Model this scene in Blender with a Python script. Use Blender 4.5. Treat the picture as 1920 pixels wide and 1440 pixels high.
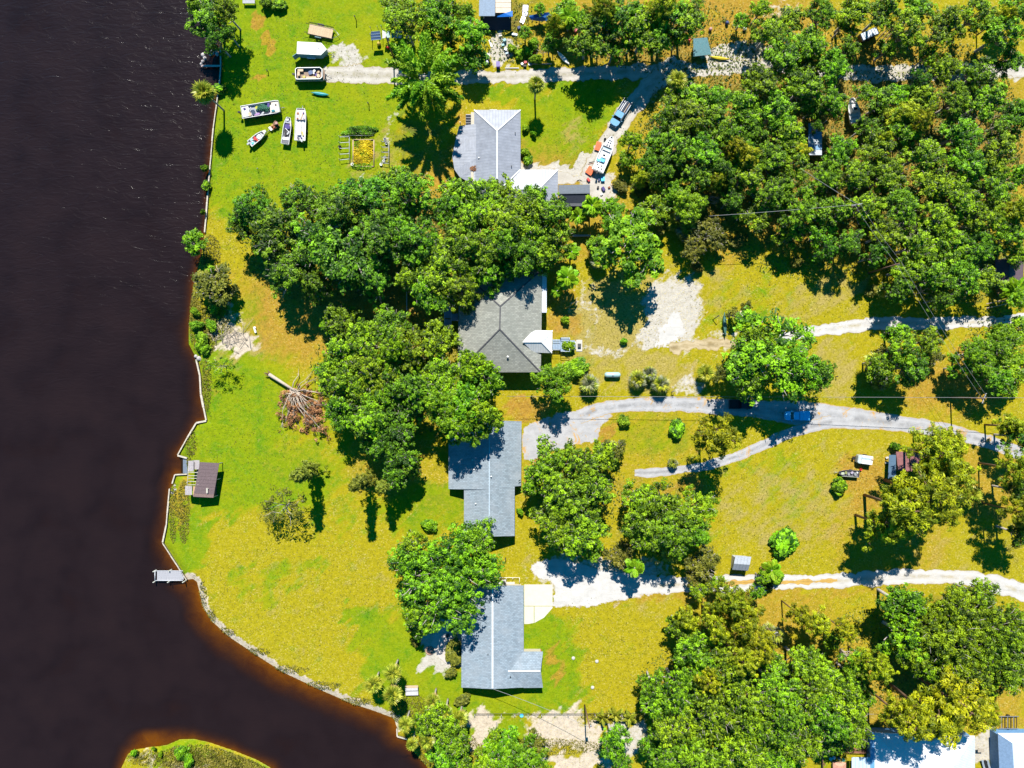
import bpy, math, random
import numpy as np
from mathutils import Vector, Matrix

for o in list(bpy.data.objects):
    bpy.data.objects.remove(o, do_unlink=True)
SC = bpy.context.scene
COL = SC.collection
rnd = random.Random(11)
PI = math.pi

# ------------------------------------------------------------------ camera, sky, sun, exposure
S = 0.115          # metres on the ground per photograph pixel
HC = 150.0         # flying height of the camera


def at(px, py, z=0.0):
    """world point that the photograph shows at pixel (px, py) if it is z metres above the ground"""
    k = S * (HC - z) / HC
    return Vector(((px - 960) * k, (720 - py) * k, z))


cam_d = bpy.data.cameras.new('camera')
cam_d.sensor_width = 36.0
cam_d.lens = 18.0 / (960 * S / HC)
cam_d.clip_start = 1.0
cam_d.clip_end = 6000.0
cam = bpy.data.objects.new('camera', cam_d)
cam.location = (0, 0, HC)
COL.objects.link(cam)
SC.camera = cam

SUN_EL = math.radians(50)
SUN_AZ = math.radians(-2.0)        # the sun stands towards the top of the picture
world = bpy.data.worlds.new('World')
SC.world = world
world.use_nodes = True
wn = world.node_tree
for n in list(wn.nodes):
    wn.nodes.remove(n)
sky = wn.nodes.new('ShaderNodeTexSky')
sky.sky_type = 'NISHITA'
sky.sun_disc = False
sky.sun_elevation = SUN_EL
sky.sun_rotation = SUN_AZ
sky.air_density = 1.0
sky.dust_density = 0.0
sky.ozone_density = 10.0
bg = wn.nodes.new('ShaderNodeBackground')
bg.inputs['Strength'].default_value = 0.075
wo = wn.nodes.new('ShaderNodeOutputWorld')
deep = wn.nodes.new('ShaderNodeHueSaturation')     # a deep, clear blue sky all over
deep.inputs['Saturation'].default_value = 2.7
deep.inputs['Hue'].default_value = 0.482
wn.links.new(sky.outputs[0], deep.inputs['Color'])
wn.links.new(deep.outputs[0], bg.inputs['Color'])
wn.links.new(bg.outputs[0], wo.inputs['Surface'])

sd = bpy.data.lights.new('sun', 'SUN')
sd.energy = 5.0
sd.angle = math.radians(0.53)
sd.color = (1.0, 0.95, 0.87)
sun = bpy.data.objects.new('sun', sd)
to_sun = Vector((math.sin(SUN_AZ) * math.cos(SUN_EL), math.cos(SUN_AZ) * math.cos(SUN_EL), math.sin(SUN_EL)))
sun.rotation_euler = to_sun.to_track_quat('Z', 'Y').to_euler()
sun.location = to_sun * 300
COL.objects.link(sun)

SC.render.engine = 'CYCLES'
vs = SC.view_settings
vs.view_transform = 'Standard'
vs.look = 'None'
vs.exposure = 1.0
vs.gamma = 1.0
vs.use_curve_mapping = False
SC.cycles.max_bounces = 4
SC.cycles.diffuse_bounces = 2
SC.cycles.transparent_max_bounces = 6


# ------------------------------------------------------------------ materials
class NT:
    """small helper round a node tree"""

    def __init__(self, name):
        self.m = bpy.data.materials.new(name)
        self.m.use_nodes = True
        self.t = self.m.node_tree
        self.b = self.t.nodes['Principled BSDF']
        self.out = self.t.nodes['Material Output']

    def n(self, kind, **kw):
        nd = self.t.nodes.new(kind)
        for k, v in kw.items():
            setattr(nd, k, v)
        return nd

    def link(self, a, b):
        self.t.links.new(a, b)

    def setin(self, sock, v):
        if isinstance(v, bpy.types.NodeSocket):
            self.link(v, sock)
        else:
            sock.default_value = v

    def math(self, op, a, b=0.0, c=None, clamp=False):
        nd = self.n('ShaderNodeMath', operation=op, use_clamp=clamp)
        self.setin(nd.inputs[0], a)
        self.setin(nd.inputs[1], b)
        if c is not None:
            self.setin(nd.inputs[2], c)
        return nd.outputs[0]

    def noise(self, scale, detail=3.0, rough=0.55, co=None, dist=0.0):
        nd = self.n('ShaderNodeTexNoise')
        nd.inputs['Scale'].default_value = scale
        nd.inputs['Detail'].default_value = detail
        nd.inputs['Roughness'].default_value = rough
        nd.inputs['Distortion'].default_value = dist
        if co is not None:
            self.link(co, nd.inputs['Vector'])
        return nd.outputs['Fac']

    def coord(self, which='Object'):
        return self.n('ShaderNodeTexCoord').outputs[which]

    def scaled(self, co, x, y, z):
        nd = self.n('ShaderNodeMapping')
        nd.inputs['Scale'].default_value = (x, y, z)
        self.link(co, nd.inputs['Vector'])
        return nd.outputs[0]

    def remap(self, v, a, b, c=0.0, d=1.0):
        nd = self.n('ShaderNodeMapRange')
        nd.clamp = True
        self.setin(nd.inputs['Value'], v)
        for s, x in (('From Min', a), ('From Max', b), ('To Min', c), ('To Max', d)):
            nd.inputs[s].default_value = x
        return nd.outputs['Result']

    def mix(self, f, a, b, mode='MIX'):
        nd = self.n('ShaderNodeMix', data_type='RGBA', blend_type=mode)
        self.setin(nd.inputs[0], f)
        for s, v in ((nd.inputs[6], a), (nd.inputs[7], b)):
            if isinstance(v, tuple) and len(v) == 3:
                v = (*v, 1.0)
            self.setin(s, v)
        return nd.outputs[2]

    def attr(self, name, out='Fac'):
        nd = self.n('ShaderNodeAttribute')
        nd.attribute_name = name
        return nd.outputs[out]

    def bump(self, h, dist=0.05, strength=0.6):
        nd = self.n('ShaderNodeBump')
        nd.inputs['Strength'].default_value = strength
        nd.inputs['Distance'].default_value = dist
        self.link(h, nd.inputs['Height'])
        self.link(nd.outputs[0], self.b.inputs['Normal'])


def scale3(c, k):
    return tuple(min(1.0, x * k) for x in c)


MATS = {}


def flat(name, col, rough=0.6, metal=0.0, var=0.25, sc=3.0, spec=0.4, bump=0.0):
    """a plain painted / weathered surface: blotchy colour and a little relief"""
    if name in MATS:
        return MATS[name]
    t = NT(name)
    co = t.coord()
    f = t.noise(sc, 4, 0.6, co)
    f2 = t.noise(sc * 7, 2, 0.5, co)
    f = t.math('ADD', t.math('MULTIPLY', f, 0.65), t.math('MULTIPLY', f2, 0.35))
    f = t.remap(f, 0.3, 0.7)
    t.link(t.mix(f, scale3(col, 1 - var), scale3(col, 1 + var)), t.b.inputs['Base Color'])
    t.b.inputs['Roughness'].default_value = rough
    t.b.inputs['Metallic'].default_value = metal
    t.b.inputs['Specular IOR Level'].default_value = spec
    if bump:
        t.bump(f2, bump)
    MATS[name] = t.m
    return t.m


def ribbed(name, col, axis='x', pitch=0.45, rough=0.45, var=0.12, depth=0.03, dark=0.8):
    """sheet metal / boards: ribs across one axis plus weathering"""
    if name in MATS:
        return MATS[name]
    t = NT(name)
    co = t.coord()
    sep = t.n('ShaderNodeSeparateXYZ')
    t.link(co, sep.inputs[0])
    v = t.math('FRACT', t.math('DIVIDE', sep.outputs[{'x': 0, 'y': 1, 'z': 2}[axis]], pitch))
    rib = t.remap(t.math('ABSOLUTE', t.math('SUBTRACT', v, 0.5)), 0.36, 0.46)
    f = t.remap(t.noise(0.8, 5, 0.65, co), 0.3, 0.7)
    c = t.mix(f, scale3(col, 1 - var), scale3(col, 1 + var))
    t.link(t.mix(t.math('MULTIPLY', rib, 0.7), c, scale3(col, dark)), t.b.inputs['Base Color'])
    t.b.inputs['Roughness'].default_value = rough
    t.bump(rib, depth, 0.7)
    MATS[name] = t.m
    return t.m


def shingles(name, col, col2, row=0.32):
    """asphalt shingles: rows, single tabs of differing tone, algae streaks"""
    t = NT(name)
    co = t.coord()
    br = t.n('ShaderNodeTexBrick')
    t.link(co, br.inputs['Vector'])
    br.inputs['Scale'].default_value = 1.0
    br.inputs['Brick Width'].default_value = 0.62
    br.inputs['Row Height'].default_value = row
    br.inputs['Mortar Size'].default_value = 0.025
    br.inputs['Color1'].default_value = (*scale3(col, 1.22), 1)
    br.inputs['Color2'].default_value = (*scale3(col, 0.78), 1)
    br.inputs['Mortar'].default_value = (*scale3(col, 0.55), 1)
    f = t.remap(t.noise(0.35, 5, 0.7, t.scaled(co, 1, 1, 1)), 0.42, 0.7)
    c = t.mix(t.math('MULTIPLY', f, 0.75), br.outputs['Color'], col2)
    sk = t.remap(t.noise(0.9, 4, 0.7, t.scaled(co, 0.25, 1.3, 1)), 0.52, 0.72, 0, 0.4)
    c = t.mix(sk, c, scale3(col, 0.62))
    g = t.remap(t.noise(6.0, 2, 0.6, co), 0.25, 0.75, 0.0, 1.0)
    t.link(t.mix(t.math('MULTIPLY', g, 0.35), c, scale3(col, 0.6)), t.b.inputs['Base Color'])
    t.b.inputs['Roughness'].default_value = 0.85
    t.bump(br.outputs['Fac'], 0.03, 0.5)
    return t.m


def leafy(name, dark, light, var=0.35, trans=0.22, rough=0.55):
    """foliage: each leaf has its own tone, each plant its own lean towards yellow or blue-green"""
    t = NT(name)
    tint = t.attr('tint')
    oi = t.n('ShaderNodeObjectInfo').outputs['Random']
    c = t.mix(tint, dark, light)
    hs = t.n('ShaderNodeHueSaturation')
    t.link(c, hs.inputs['Color'])
    t.link(t.remap(oi, 0, 1, 0.5 - 0.035 * var / 0.35, 0.5 + 0.03 * var / 0.35), hs.inputs['Hue'])
    t.link(t.remap(t.math('FRACT', t.math('MULTIPLY', oi, 7.31)), 0, 1, 1 - var, 1 + var), hs.inputs['Value'])
    t.link(hs.outputs[0], t.b.inputs['Base Color'])
    t.b.inputs['Roughness'].default_value = rough
    t.b.inputs['Specular IOR Level'].default_value = 0.25
    if trans:
        tr = t.n('ShaderNodeBsdfTranslucent')
        t.link(hs.outputs[0], tr.inputs['Color'])
        mx = t.n('ShaderNodeMixShader')
        mx.inputs[0].default_value = trans
        t.link(t.b.outputs[0], mx.inputs[1])
        t.link(tr.outputs[0], mx.inputs[2])
        t.link(mx.outputs[0], t.out.inputs['Surface'])
    MATS[name] = t.m
    return t.m


# ------------------------------------------------------------------ mesh helpers
def tag(o, label=None, cat=None, group=None, kind=None):
    if label:
        o['label'] = label
    if cat:
        o['category'] = cat
    if group:
        o['group'] = group
    if kind:
        o['kind'] = kind
    return o


def thing(name, label, cat, loc, rz=0.0, group=None):
    o = bpy.data.objects.new(name, None)
    o.empty_display_size = 0.3
    o.location = loc
    o.rotation_euler = (0, 0, rz)
    COL.objects.link(o)
    return tag(o, label, cat, group)


def link(name, me, parent=None, loc=None, rot=None, scale=None):
    o = bpy.data.objects.new(name, me)
    COL.objects.link(o)
    if parent is not None:
        o.parent = parent
    if loc is not None:
        o.location = loc
    if rot is not None:
        o.rotation_euler = rot
    if scale is not None:
        o.scale = scale
    return o


class MB:
    """collects shapes and turns them into one mesh"""

    def __init__(self):
        self.v, self.f, self.mi, self.sm = [], [], [], []

    def poly(self, pts, mi=0, smooth=False):
        b = len(self.v)
        self.v += [tuple(p) for p in pts]
        self.f.append(tuple(range(b, b + len(pts))))
        self.mi.append(mi)
        self.sm.append(smooth)
        return self

    def raw(self, vs, fs, mi=0, smooth=False):
        b = len(self.v)
        self.v += [tuple(p) for p in vs]
        for f in fs:
            self.f.append(tuple(b + i for i in f))
            self.mi.append(mi)
            self.sm.append(smooth)
        return self

    def tbox(self, x0, y0, x1, y1, z0, z1, top=None, mi=0):
        """box, or a frustum when top = (x0, y0, x1, y1) differs"""
        a, b, c, d = top or (x0, y0, x1, y1)
        vs = [(x0, y0, z0), (x1, y0, z0), (x1, y1, z0), (x0, y1, z0), (a, b, z1), (c, b, z1), (c, d, z1), (a, d, z1)]
        return self.raw(vs, [(3, 2, 1, 0), (4, 5, 6, 7), (0, 1, 5, 4), (1, 2, 6, 5), (2, 3, 7, 6), (3, 0, 4, 7)], mi)

    def box(self, cx, cy, cz, sx, sy, sz, rz=0.0, mi=0, bev=0.0):
        hx, hy, hz = sx / 2, sy / 2, sz / 2
        if bev:
            p = [(-hx + bev, -hy), (hx - bev, -hy), (hx, -hy + bev), (hx, hy - bev), (hx - bev, hy), (-hx + bev, hy), (-hx, hy - bev), (-hx, -hy + bev)]
        else:
            p = [(-hx, -hy), (hx, -hy), (hx, hy), (-hx, hy)]
        c, s = math.cos(rz), math.sin(rz)
        p = [(cx + x * c - y * s, cy + x * s + y * c) for x, y in p]
        return self.prism(p, cz - hz, cz + hz, mi)

    def prism(self, pts, z0, z1, mi=0, top_scale=1.0):
        n = len(pts)
        mx = sum(p[0] for p in pts) / n
        my = sum(p[1] for p in pts) / n
        vs = [(p[0], p[1], z0) for p in pts] + [(mx + (p[0] - mx) * top_scale, my + (p[1] - my) * top_scale, z1) for p in pts]
        fs = [tuple(range(n - 1, -1, -1)), tuple(range(n, 2 * n))]
        fs += [(i, (i + 1) % n, n + (i + 1) % n, n + i) for i in range(n)]
        return self.raw(vs, fs, mi)

    def slab(self, pts, th=0.12, mi=0):
        """a flat face given by its 3-D corners, made th metres thick downwards"""
        n = len(pts)
        vs = [tuple(p) for p in pts] + [(p[0], p[1], p[2] - th) for p in pts]
        fs = [tuple(range(n)), tuple(range(2 * n - 1, n - 1, -1))]
        fs += [(i, n + i, n + (i + 1) % n, (i + 1) % n) for i in range(n)]
        return self.raw(vs, fs, mi)

    def tube(self, path, r0, r1=None, n=6, mi=0, smooth=True):
        r1 = r0 if r1 is None else r1
        path = [Vector(p) for p in path]
        m = len(path)
        vs, fs = [], []
        for i, p in enumerate(path):
            d = (path[min(i + 1, m - 1)] - path[max(i - 1, 0)])
            d = d.normalized() if d.length > 1e-9 else Vector((0, 0, 1))
            a = d.cross(Vector((0, 0, 1)) if abs(d.z) < 0.9 else Vector((1, 0, 0))).normalized()
            b = d.cross(a)
            r = r0 + (r1 - r0) * i / max(1, m - 1)
            for k in range(n):
                t = 2 * PI * k / n
                vs.append(p + a * (r * math.cos(t)) + b * (r * math.sin(t)))
        for i in range(m - 1):
            for k in range(n):
                fs.append((i * n + k, i * n + (k + 1) % n, (i + 1) * n + (k + 1) % n, (i + 1) * n + k))
        fs.append(tuple(range(n - 1, -1, -1)))
        fs.append(tuple((m - 1) * n + k for k in range(n)))
        return self.raw(vs, fs, mi, smooth)

    def lathe(self, prof, cx=0, cy=0, n=12, mi=0, axis='z', smooth=True):
        """profile of (radius, height) turned round an axis"""
        vs, fs = [], []
        for r, h in prof:
            for k in range(n):
                t = 2 * PI * k / n
                a, b = r * math.cos(t), r * math.sin(t)
                vs.append((cx + a, cy + b, h) if axis == 'z' else ((cx + h, cy + a, b) if axis == 'x' else (cx + a, cy + h, b)))
        m = len(prof)
        for i in range(m - 1):
            for k in range(n):
                fs.append((i * n + k, i * n + (k + 1) % n, (i + 1) * n + (k + 1) % n, (i + 1) * n + k))
        fs.append(tuple(range(n - 1, -1, -1)))
        fs.append(tuple((m - 1) * n + k for k in range(n)))
        return self.raw(vs, fs, mi, smooth)

    def mesh(self, name, *mats):
        me = bpy.data.meshes.new(name)
        me.from_pydata(self.v, [], self.f)
        for m in mats:
            me.materials.append(m)
        if len(mats) > 1:
            me.polygons.foreach_set('material_index', self.mi)
        if any(self.sm):
            me.polygons.foreach_set('use_smooth', self.sm)
        me.update()
        return me

    def part(self, name, mat, parent=None, **kw):
        mats = mat if isinstance(mat, (list, tuple)) else (mat,)
        return link(name, self.mesh(name, *mats), parent, **kw)


def quad_mesh(name, P, tint, mat):
    """P: n x 4 x 3 corners of loose quads; tint: n values"""
    n = len(P)
    me = bpy.data.meshes.new(name)
    me.vertices.add(n * 4)
    me.vertices.foreach_set('co', np.asarray(P, dtype=np.float32).ravel())
    me.loops.add(n * 4)
    me.loops.foreach_set('vertex_index', np.arange(n * 4, dtype=np.int32))
    me.polygons.add(n)
    me.polygons.foreach_set('loop_start', np.arange(0, n * 4, 4, dtype=np.int32))
    a = me.attributes.new('tint', 'FLOAT', 'FACE')
    a.data.foreach_set('value', np.asarray(tint, dtype=np.float32))
    me.materials.append(mat)
    me.update(calc_edges=True)
    return me


def copy_tree(o, parent=None):
    c = o.copy()
    COL.objects.link(c)
    c.parent = parent
    for ch in o.children:
        copy_tree(ch, c)
    return c


def smooth_path(pts, step=0.7):
    """Catmull-Rom through points of any dimension"""
    P = np.array(pts, dtype=float)
    out = []
    n = len(P)
    for i in range(n - 1):
        p0, p1, p2, p3 = P[max(i - 1, 0)], P[i], P[i + 1], P[min(i + 2, n - 1)]
        m = max(1, int(np.linalg.norm((p2 - p1)[:2]) / step))
        for k in range(m):
            t = k / m
            out.append(0.5 * ((2 * p1) + (-p0 + p2) * t + (2 * p0 - 5 * p1 + 4 * p2 - p3) * t * t + (-p0 + 3 * p1 - 3 * p2 + p3) * t ** 3))
    out.append(P[-1])
    return np.array(out)

# ------------------------------------------------------------------ ground, water, tracks
WATER_Z = -0.45
SHORE = [(392, -26000), (392, -200), (398, -40), (408, 40), (413, 90), (414, 130), (408, 180), (405, 206), (400, 240), (396, 290), (392, 335), (387, 400),
         (384, 432), (380, 446), (376, 478), (370, 500), (361, 535), (356, 575), (352, 615), (352, 645), (362, 664), (370, 674), (376, 705), (378, 740),
         (387, 786), (368, 792), (352, 820), (333, 853), (349, 859), (349, 889), (328, 890), (323, 908), (318, 918), (312, 985),
         (305, 1018), (350, 1088), (360, 1086), (368, 1092), (373, 1112), (379, 1138), (396, 1166), (431, 1197), (480, 1230), (530, 1262),
         (600, 1295), (660, 1321), (700, 1334), (738, 1348), (744, 1366), (745, 1381), (762, 1386), (776, 1412), (800, 1440), (835, 1500), (860, 1700), (900, 26000)]
LAND = SHORE + [(60000, 26000), (60000, -26000)]
ISLE = [(238, 1416), (252, 1408), (275, 1404), (310, 1400), (335, 1389), (362, 1388), (390, 1394), (440, 1411), (480, 1427), (506, 1442), (545, 1490),
        (520, 1580), (360, 1640), (210, 1560), (222, 1450)]
BEACH = [q for q in SHORE if 1086 < q[1] <= 1348 and q[0] > 355]


def w2(pts):
    return np.array([tuple(at(*p))[:2] for p in pts])


def seg_dist(P, poly, closed=False):
    A = poly if closed else poly[:-1]
    B = np.roll(poly, -1, axis=0) if closed else poly[1:]
    best = np.full(len(P), 1e18)
    for a, b in zip(A, B):
        ab = b - a
        t = np.clip(((P - a) @ ab) / max(ab @ ab, 1e-9), 0, 1)
        d = P - (a + t[:, None] * ab)
        best = np.minimum(best, (d ** 2).sum(1))
    return np.sqrt(best)


def inside(P, poly):
    x, y = P[:, 0], P[:, 1]
    r = np.zeros(len(P), bool)
    n = len(poly)
    for i in range(n):
        (x0, y0), (x1, y1) = poly[i], poly[(i + 1) % n]
        c = ((y0 > y) != (y1 > y))
        with np.errstate(divide='ignore', invalid='ignore'):
            r ^= c & (x < (x1 - x0) * (y - y0) / (y1 - y0 + 1e-12) + x0)
    return r


_ph = np.random.RandomState(5)
_waves = [(_ph.uniform(-1, 1, 2), _ph.uniform(0, 6.3)) for _ in range(10)]


def wob(P, scale):
    """cheap smooth noise in -1..1 on points"""
    r = np.zeros(len(P))
    for i, (d, p) in enumerate(_waves):
        r += np.sin((P @ d) * (2 * PI / scale) * (1 + 0.35 * i) + p)
    return r / 4.5


def grid_xy(step, x0, x1, y0, y1, skirts):
    xs = np.concatenate([[-s for s in skirts[::-1]], np.arange(x0, x1 + step, step), skirts])
    ys = np.concatenate([[-s for s in skirts[::-1]], np.arange(y0, y1 + step, step), skirts])
    X, Y = np.meshgrid(xs, ys)
    nx, ny = len(xs), len(ys)
    P = np.stack([X.ravel(), Y.ravel()], 1)
    i = np.arange(nx * ny).reshape(ny, nx)
    F = np.stack([i[:-1, :-1], i[:-1, 1:], i[1:, 1:], i[1:, :-1]], -1).reshape(-1, 4)
    return P, F


def sheet(name, P, z, F, mat, attrs):
    me = bpy.data.meshes.new(name)
    me.vertices.add(len(P))
    me.vertices.foreach_set('co', np.concatenate([P, z[:, None]], 1).astype(np.float32).ravel())
    me.loops.add(F.size)
    me.loops.foreach_set('vertex_index', F.astype(np.int32).ravel())
    me.polygons.add(len(F))
    me.polygons.foreach_set('loop_start', np.arange(0, F.size, 4, dtype=np.int32))
    for k, v in attrs.items():
        if v.ndim == 1:
            a = me.attributes.new(k, 'FLOAT', 'POINT')
            a.data.foreach_set('value', v.astype(np.float32))
        else:
            a = me.attributes.new(k, 'FLOAT_COLOR', 'POINT')
            a.data.foreach_set('color', np.concatenate([v, np.ones((len(v), 1))], 1).astype(np.float32).ravel())
    me.materials.append(mat)
    me.polygons.foreach_set('use_smooth', [True] * len(F))
    me.update(calc_edges=True)
    return link(name, me)


LANDW, ISLEW, SHOREW = w2(LAND), w2(ISLE), w2(SHORE)


def land_sdf(P):
    d = np.minimum(seg_dist(P, SHOREW), seg_dist(P, ISLEW, True))
    return np.where(inside(P, LANDW) | inside(P, ISLEW), d, -d)


def unpix(P):
    return np.stack([P[:, 0] / S + 960, 720 - P[:, 1] / S], 1)


# soft blotches: channel, px, py, rx, ry, amount   (g lush grass, s white sand, l orange leaf litter, d dark bare soil, t tan dead grass, w grey sandy dirt)
BLOTS = [
    ('g', 560, 150, 230, 260, 1.0), ('g', 480, 300, 130, 130, .8), ('g', 420, 760, 130, 150, 1.0), ('g', 460, 900, 170, 70, .95), ('g', 345, 1000, 40, 80, .9),
    ('g', 1040, 250, 75, 80, .9), ('g', 1100, 200, 80, 60, .8), ('g', 960, 170, 60, 20, .9), ('g', 760, 1230, 80, 90, .9), ('g', 850, 1310, 150, 60, .9), ('g', 1010, 1230, 70, 110, .8), ('g', 1060, 1290, 40, 60, .7),
    ('g', 700, 1190, 30, 60, .8), ('g', 672, 1165, 20, 30, .7), ('g', 780, 960, 90, 40, .6), ('g', 830, 930, 40, 30, .8), ('g', 1210, 820, 90, 40, .55), ('g', 1480, 940, 60, 60, .35), ('g', 1450, 870, 60, 40, .4),
    ('g', 440, 600, 60, 60, .5), ('g', 480, 590, 25, 40, .7), ('g', 900, 1330, 110, 14, .8), ('g', 1400, 580, 100, 60, .3), ('g', 1700, 660, 40, 40, .3), ('g', 1530, 1380, 40, 60, .6), ('g', 1110, 640, 12, 40, .6),
    ('g', 600, 830, 150, 70, .45), ('g', 640, 960, 60, 60, .3), ('g', 1320, 990, 60, 60, .2), ('g', 380, 1440, 130, 40, .5), ('g', 1100, 240, 60, 90, .5), ('g', 940, 1400, 40, 60, .8), ('g', 500, 630, 20, 30, .5),
    ('l', 480, 40, 22, 11, 1.1), ('l', 492, 84, 24, 13, 1.1), ('l', 487, 138, 17, 10, .9), ('l', 620, 560, 190, 60, .75), ('l', 700, 600, 140, 70, .7), ('l', 560, 620, 120, 60, .7), ('l', 830, 360, 20, 40, .9), ('l', 790, 590, 30, 40, 1.0),
    ('l', 640, 640, 80, 40, .7), ('l', 985, 770, 40, 28, 1.0), ('l', 900, 880, 200, 130, .35), ('l', 730, 860, 90, 80, .5), ('l', 1130, 830, 16, 40, 1.0), ('l', 1285, 915, 45, 16, .8), ('l', 1000, 880, 25, 30, .9),
    ('l', 1600, 270, 420, 230, .8), ('l', 1300, 60, 330, 100, .75), ('l', 1660, 1000, 150, 120, .45), ('l', 1620, 900, 60, 60, .75), ('l', 1850, 900, 70, 80, .6), ('l', 1400, 1180, 130, 90, .6), ('l', 1500, 1300, 300, 120, .6),
    ('l', 1700, 1330, 180, 60, .6), ('l', 1860, 1330, 80, 60, .6), ('l', 1370, 420, 50, 90, .6), ('l', 1170, 850, 200, 120, .4), ('l', 960, 380, 250, 120, .7), ('l', 1100, 440, 40, 60, .6), ('l', 1055, 590, 30, 60, .7),
    ('l', 870, 250, 14, 60, .7), ('l', 1780, 730, 110, 60, .7), ('l', 1380, 1110, 330, 16, .6), ('l', 1820, 660, 40, 30, .7), ('l', 1500, 1160, 100, 50, .5), ('l', 1120, 1060, 100, 20, .5), ('l', 985, 1250, 14, 50, .0), ('l', 1040, 1250, 12, 34, .7),
    ('l', 640, 900, 60, 70, .25), ('l', 640, 720, 40, 40, .4), ('l', 480, 530, 40, 60, .5), ('l', 600, 1020, 200, 40, .2),
    ('t', 1150, 610, 110, 80, .9), ('t', 1180, 560, 60, 50, .7), ('t', 1320, 540, 90, 60, .45), ('t', 1560, 540, 60, 40, .6), ('t', 1480, 960, 150, 90, .5), ('t', 1620, 850, 80, 50, .35), ('t', 1500, 570, 60, 40, .5), ('t', 1190, 690, 90, 40, .6),
    ('t', 600, 1110, 160, 90, .22), ('t', 520, 1220, 80, 40, .25), ('t', 1570, 700, 50, 60, .6), ('t', 1750, 1030, 80, 50, .35), ('t', 1210, 1130, 60, 30, .3), ('t', 690, 330, 60, 30, .35), ('t', 720, 290, 40, 60, .4), ('t', 1080, 250, 30, 30, .5),
    ('t', 1100, 660, 60, 60, .5), ('t', 880, 1060, 50, 20, .5), ('t', 1050, 500, 40, 40, .4), ('t', 1000, 1060, 30, 14, .5), ('t', 1270, 700, 40, 30, .7), ('t', 700, 1290, 30, 30, .2), ('t', 460, 640, 70, 50, .6), ('t', 310, 1435, 50, 12, .5),
    ('s', 640, 96, 32, 18, .75), ('s', 655, 118, 36, 20, .65), ('s', 935, 95, 30, 36, .9), ('s', 1035, 320, 120, 18, .9), ('s', 1120, 345, 40, 46, .95), ('s', 1100, 310, 24, 20, .9), ('s', 1258, 588, 48, 74, 1.0), ('s', 1240, 640, 54, 26, .9),
    ('s', 1275, 545, 26, 40, .6), ('s', 1290, 718, 26, 34, .55), ('s', 1110, 610, 14, 60, .45), ('s', 1150, 660, 60, 12, .5), ('s', 1375, 100, 60, 30, .85), ('s', 1420, 110, 50, 30, .6), ('s', 1470, 30, 30, 40, .4), ('s', 830, 1205, 40, 50, .9),
    ('s', 1200, 170, 40, 30, .4), ('s', 1900, 125, 30, 16, .7), ('s', 1180, 1380, 30, 50, .7), ('s', 1130, 1080, 150, 40, .6), ('s', 1050, 1010, 20, 10, .0), ('s', 1090, 550, 30, 40, .4), ('s', 1350, 640, 60, 16, .5), ('s', 1860, 1400, 40, 50, .7),
    ('s', 735, 240, 16, 30, .4), ('s', 690, 340, 14, 24, .5), ('s', 1050, 880, 40, 12, .0), ('s', 520, 715, 12, 8, .3), ('s', 640, 1330, 0.1, 0.1, 0),
    ('w', 1040, 1368, 70, 36, .95), ('w', 908, 1362, 26, 34, .9), ('w', 1100, 1385, 40, 40, .75), ('w', 1070, 1428, 110, 14, .8), ('w', 440, 640, 34, 30, .9), ('w', 430, 600, 20, 30, .5), ('w', 1100, 400, 30, 30, .3), ('w', 360, 1434, 40, 14, .6), ('w', 290, 1422, 40, 8, .6), ('g', 350, 1405, 60, 20, .7), ('g', 520, 1080, 40, 26, .6), ('g', 500, 1130, 22, 12, .7), ('g', 660, 1160, 16, 30, .9), ('g', 590, 1060, 30, 16, .5), ('g', 450, 1090, 20, 30, .5), ('w', 960, 1345, 40, 10, .4),
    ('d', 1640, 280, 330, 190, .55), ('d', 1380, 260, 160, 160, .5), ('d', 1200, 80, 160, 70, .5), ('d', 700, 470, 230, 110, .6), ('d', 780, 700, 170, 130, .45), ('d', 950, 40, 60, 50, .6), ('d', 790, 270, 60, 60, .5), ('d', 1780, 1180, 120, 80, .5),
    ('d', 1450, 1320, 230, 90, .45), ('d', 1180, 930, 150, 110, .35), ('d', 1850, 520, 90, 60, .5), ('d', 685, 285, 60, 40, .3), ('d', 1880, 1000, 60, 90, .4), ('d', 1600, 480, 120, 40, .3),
    ('g', 1190, 1190, 10, 14, .0), ('g', 1020, 1195, 14, 12, 1.0), ('d', 1020, 1190, 8, 6, .3), ('g', 655, 270, 60, 45, .7), ('g', 1385, 880, 50, 10, .3), ('g', 560, 760, 60, 40, .3), ('l', 560, 860, 90, 40, .3), ('l', 400, 1000, 60, 70, .15),
    ('g', 500, 60, 120, 110, .5), ('g', 660, 50, 80, 60, .6), ('g', 470, 760, 80, 120, .6), ('t', 1400, 960, 60, 90, .35), ('g', 1350, 890, 40, 20, .3), ('l', 385, 700, 8, 60, .4), ('l', 345, 940, 20, 60, .6), ('t', 365, 1110, 20, 30, .3),
]


def masks(PX):
    ch = {k: np.zeros(len(PX)) for k in 'gsldtw'}
    PX = PX + np.stack([wob(PX, 130) * 16 + wob(PX + 700, 38) * 7, wob(PX[:, ::-1] + 300, 120) * 16 + wob(PX[:, ::-1], 34) * 7], 1)
    for c, x, y, rx, ry, a in BLOTS:
        if a == 0:
            continue
        q = ((PX[:, 0] - x) / rx) ** 2 + ((PX[:, 1] - y) / ry) ** 2
        ch[c] = np.maximum(ch[c], a * np.clip(1.35 - 0.85 * q, 0, 1))
    return ch


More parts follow.
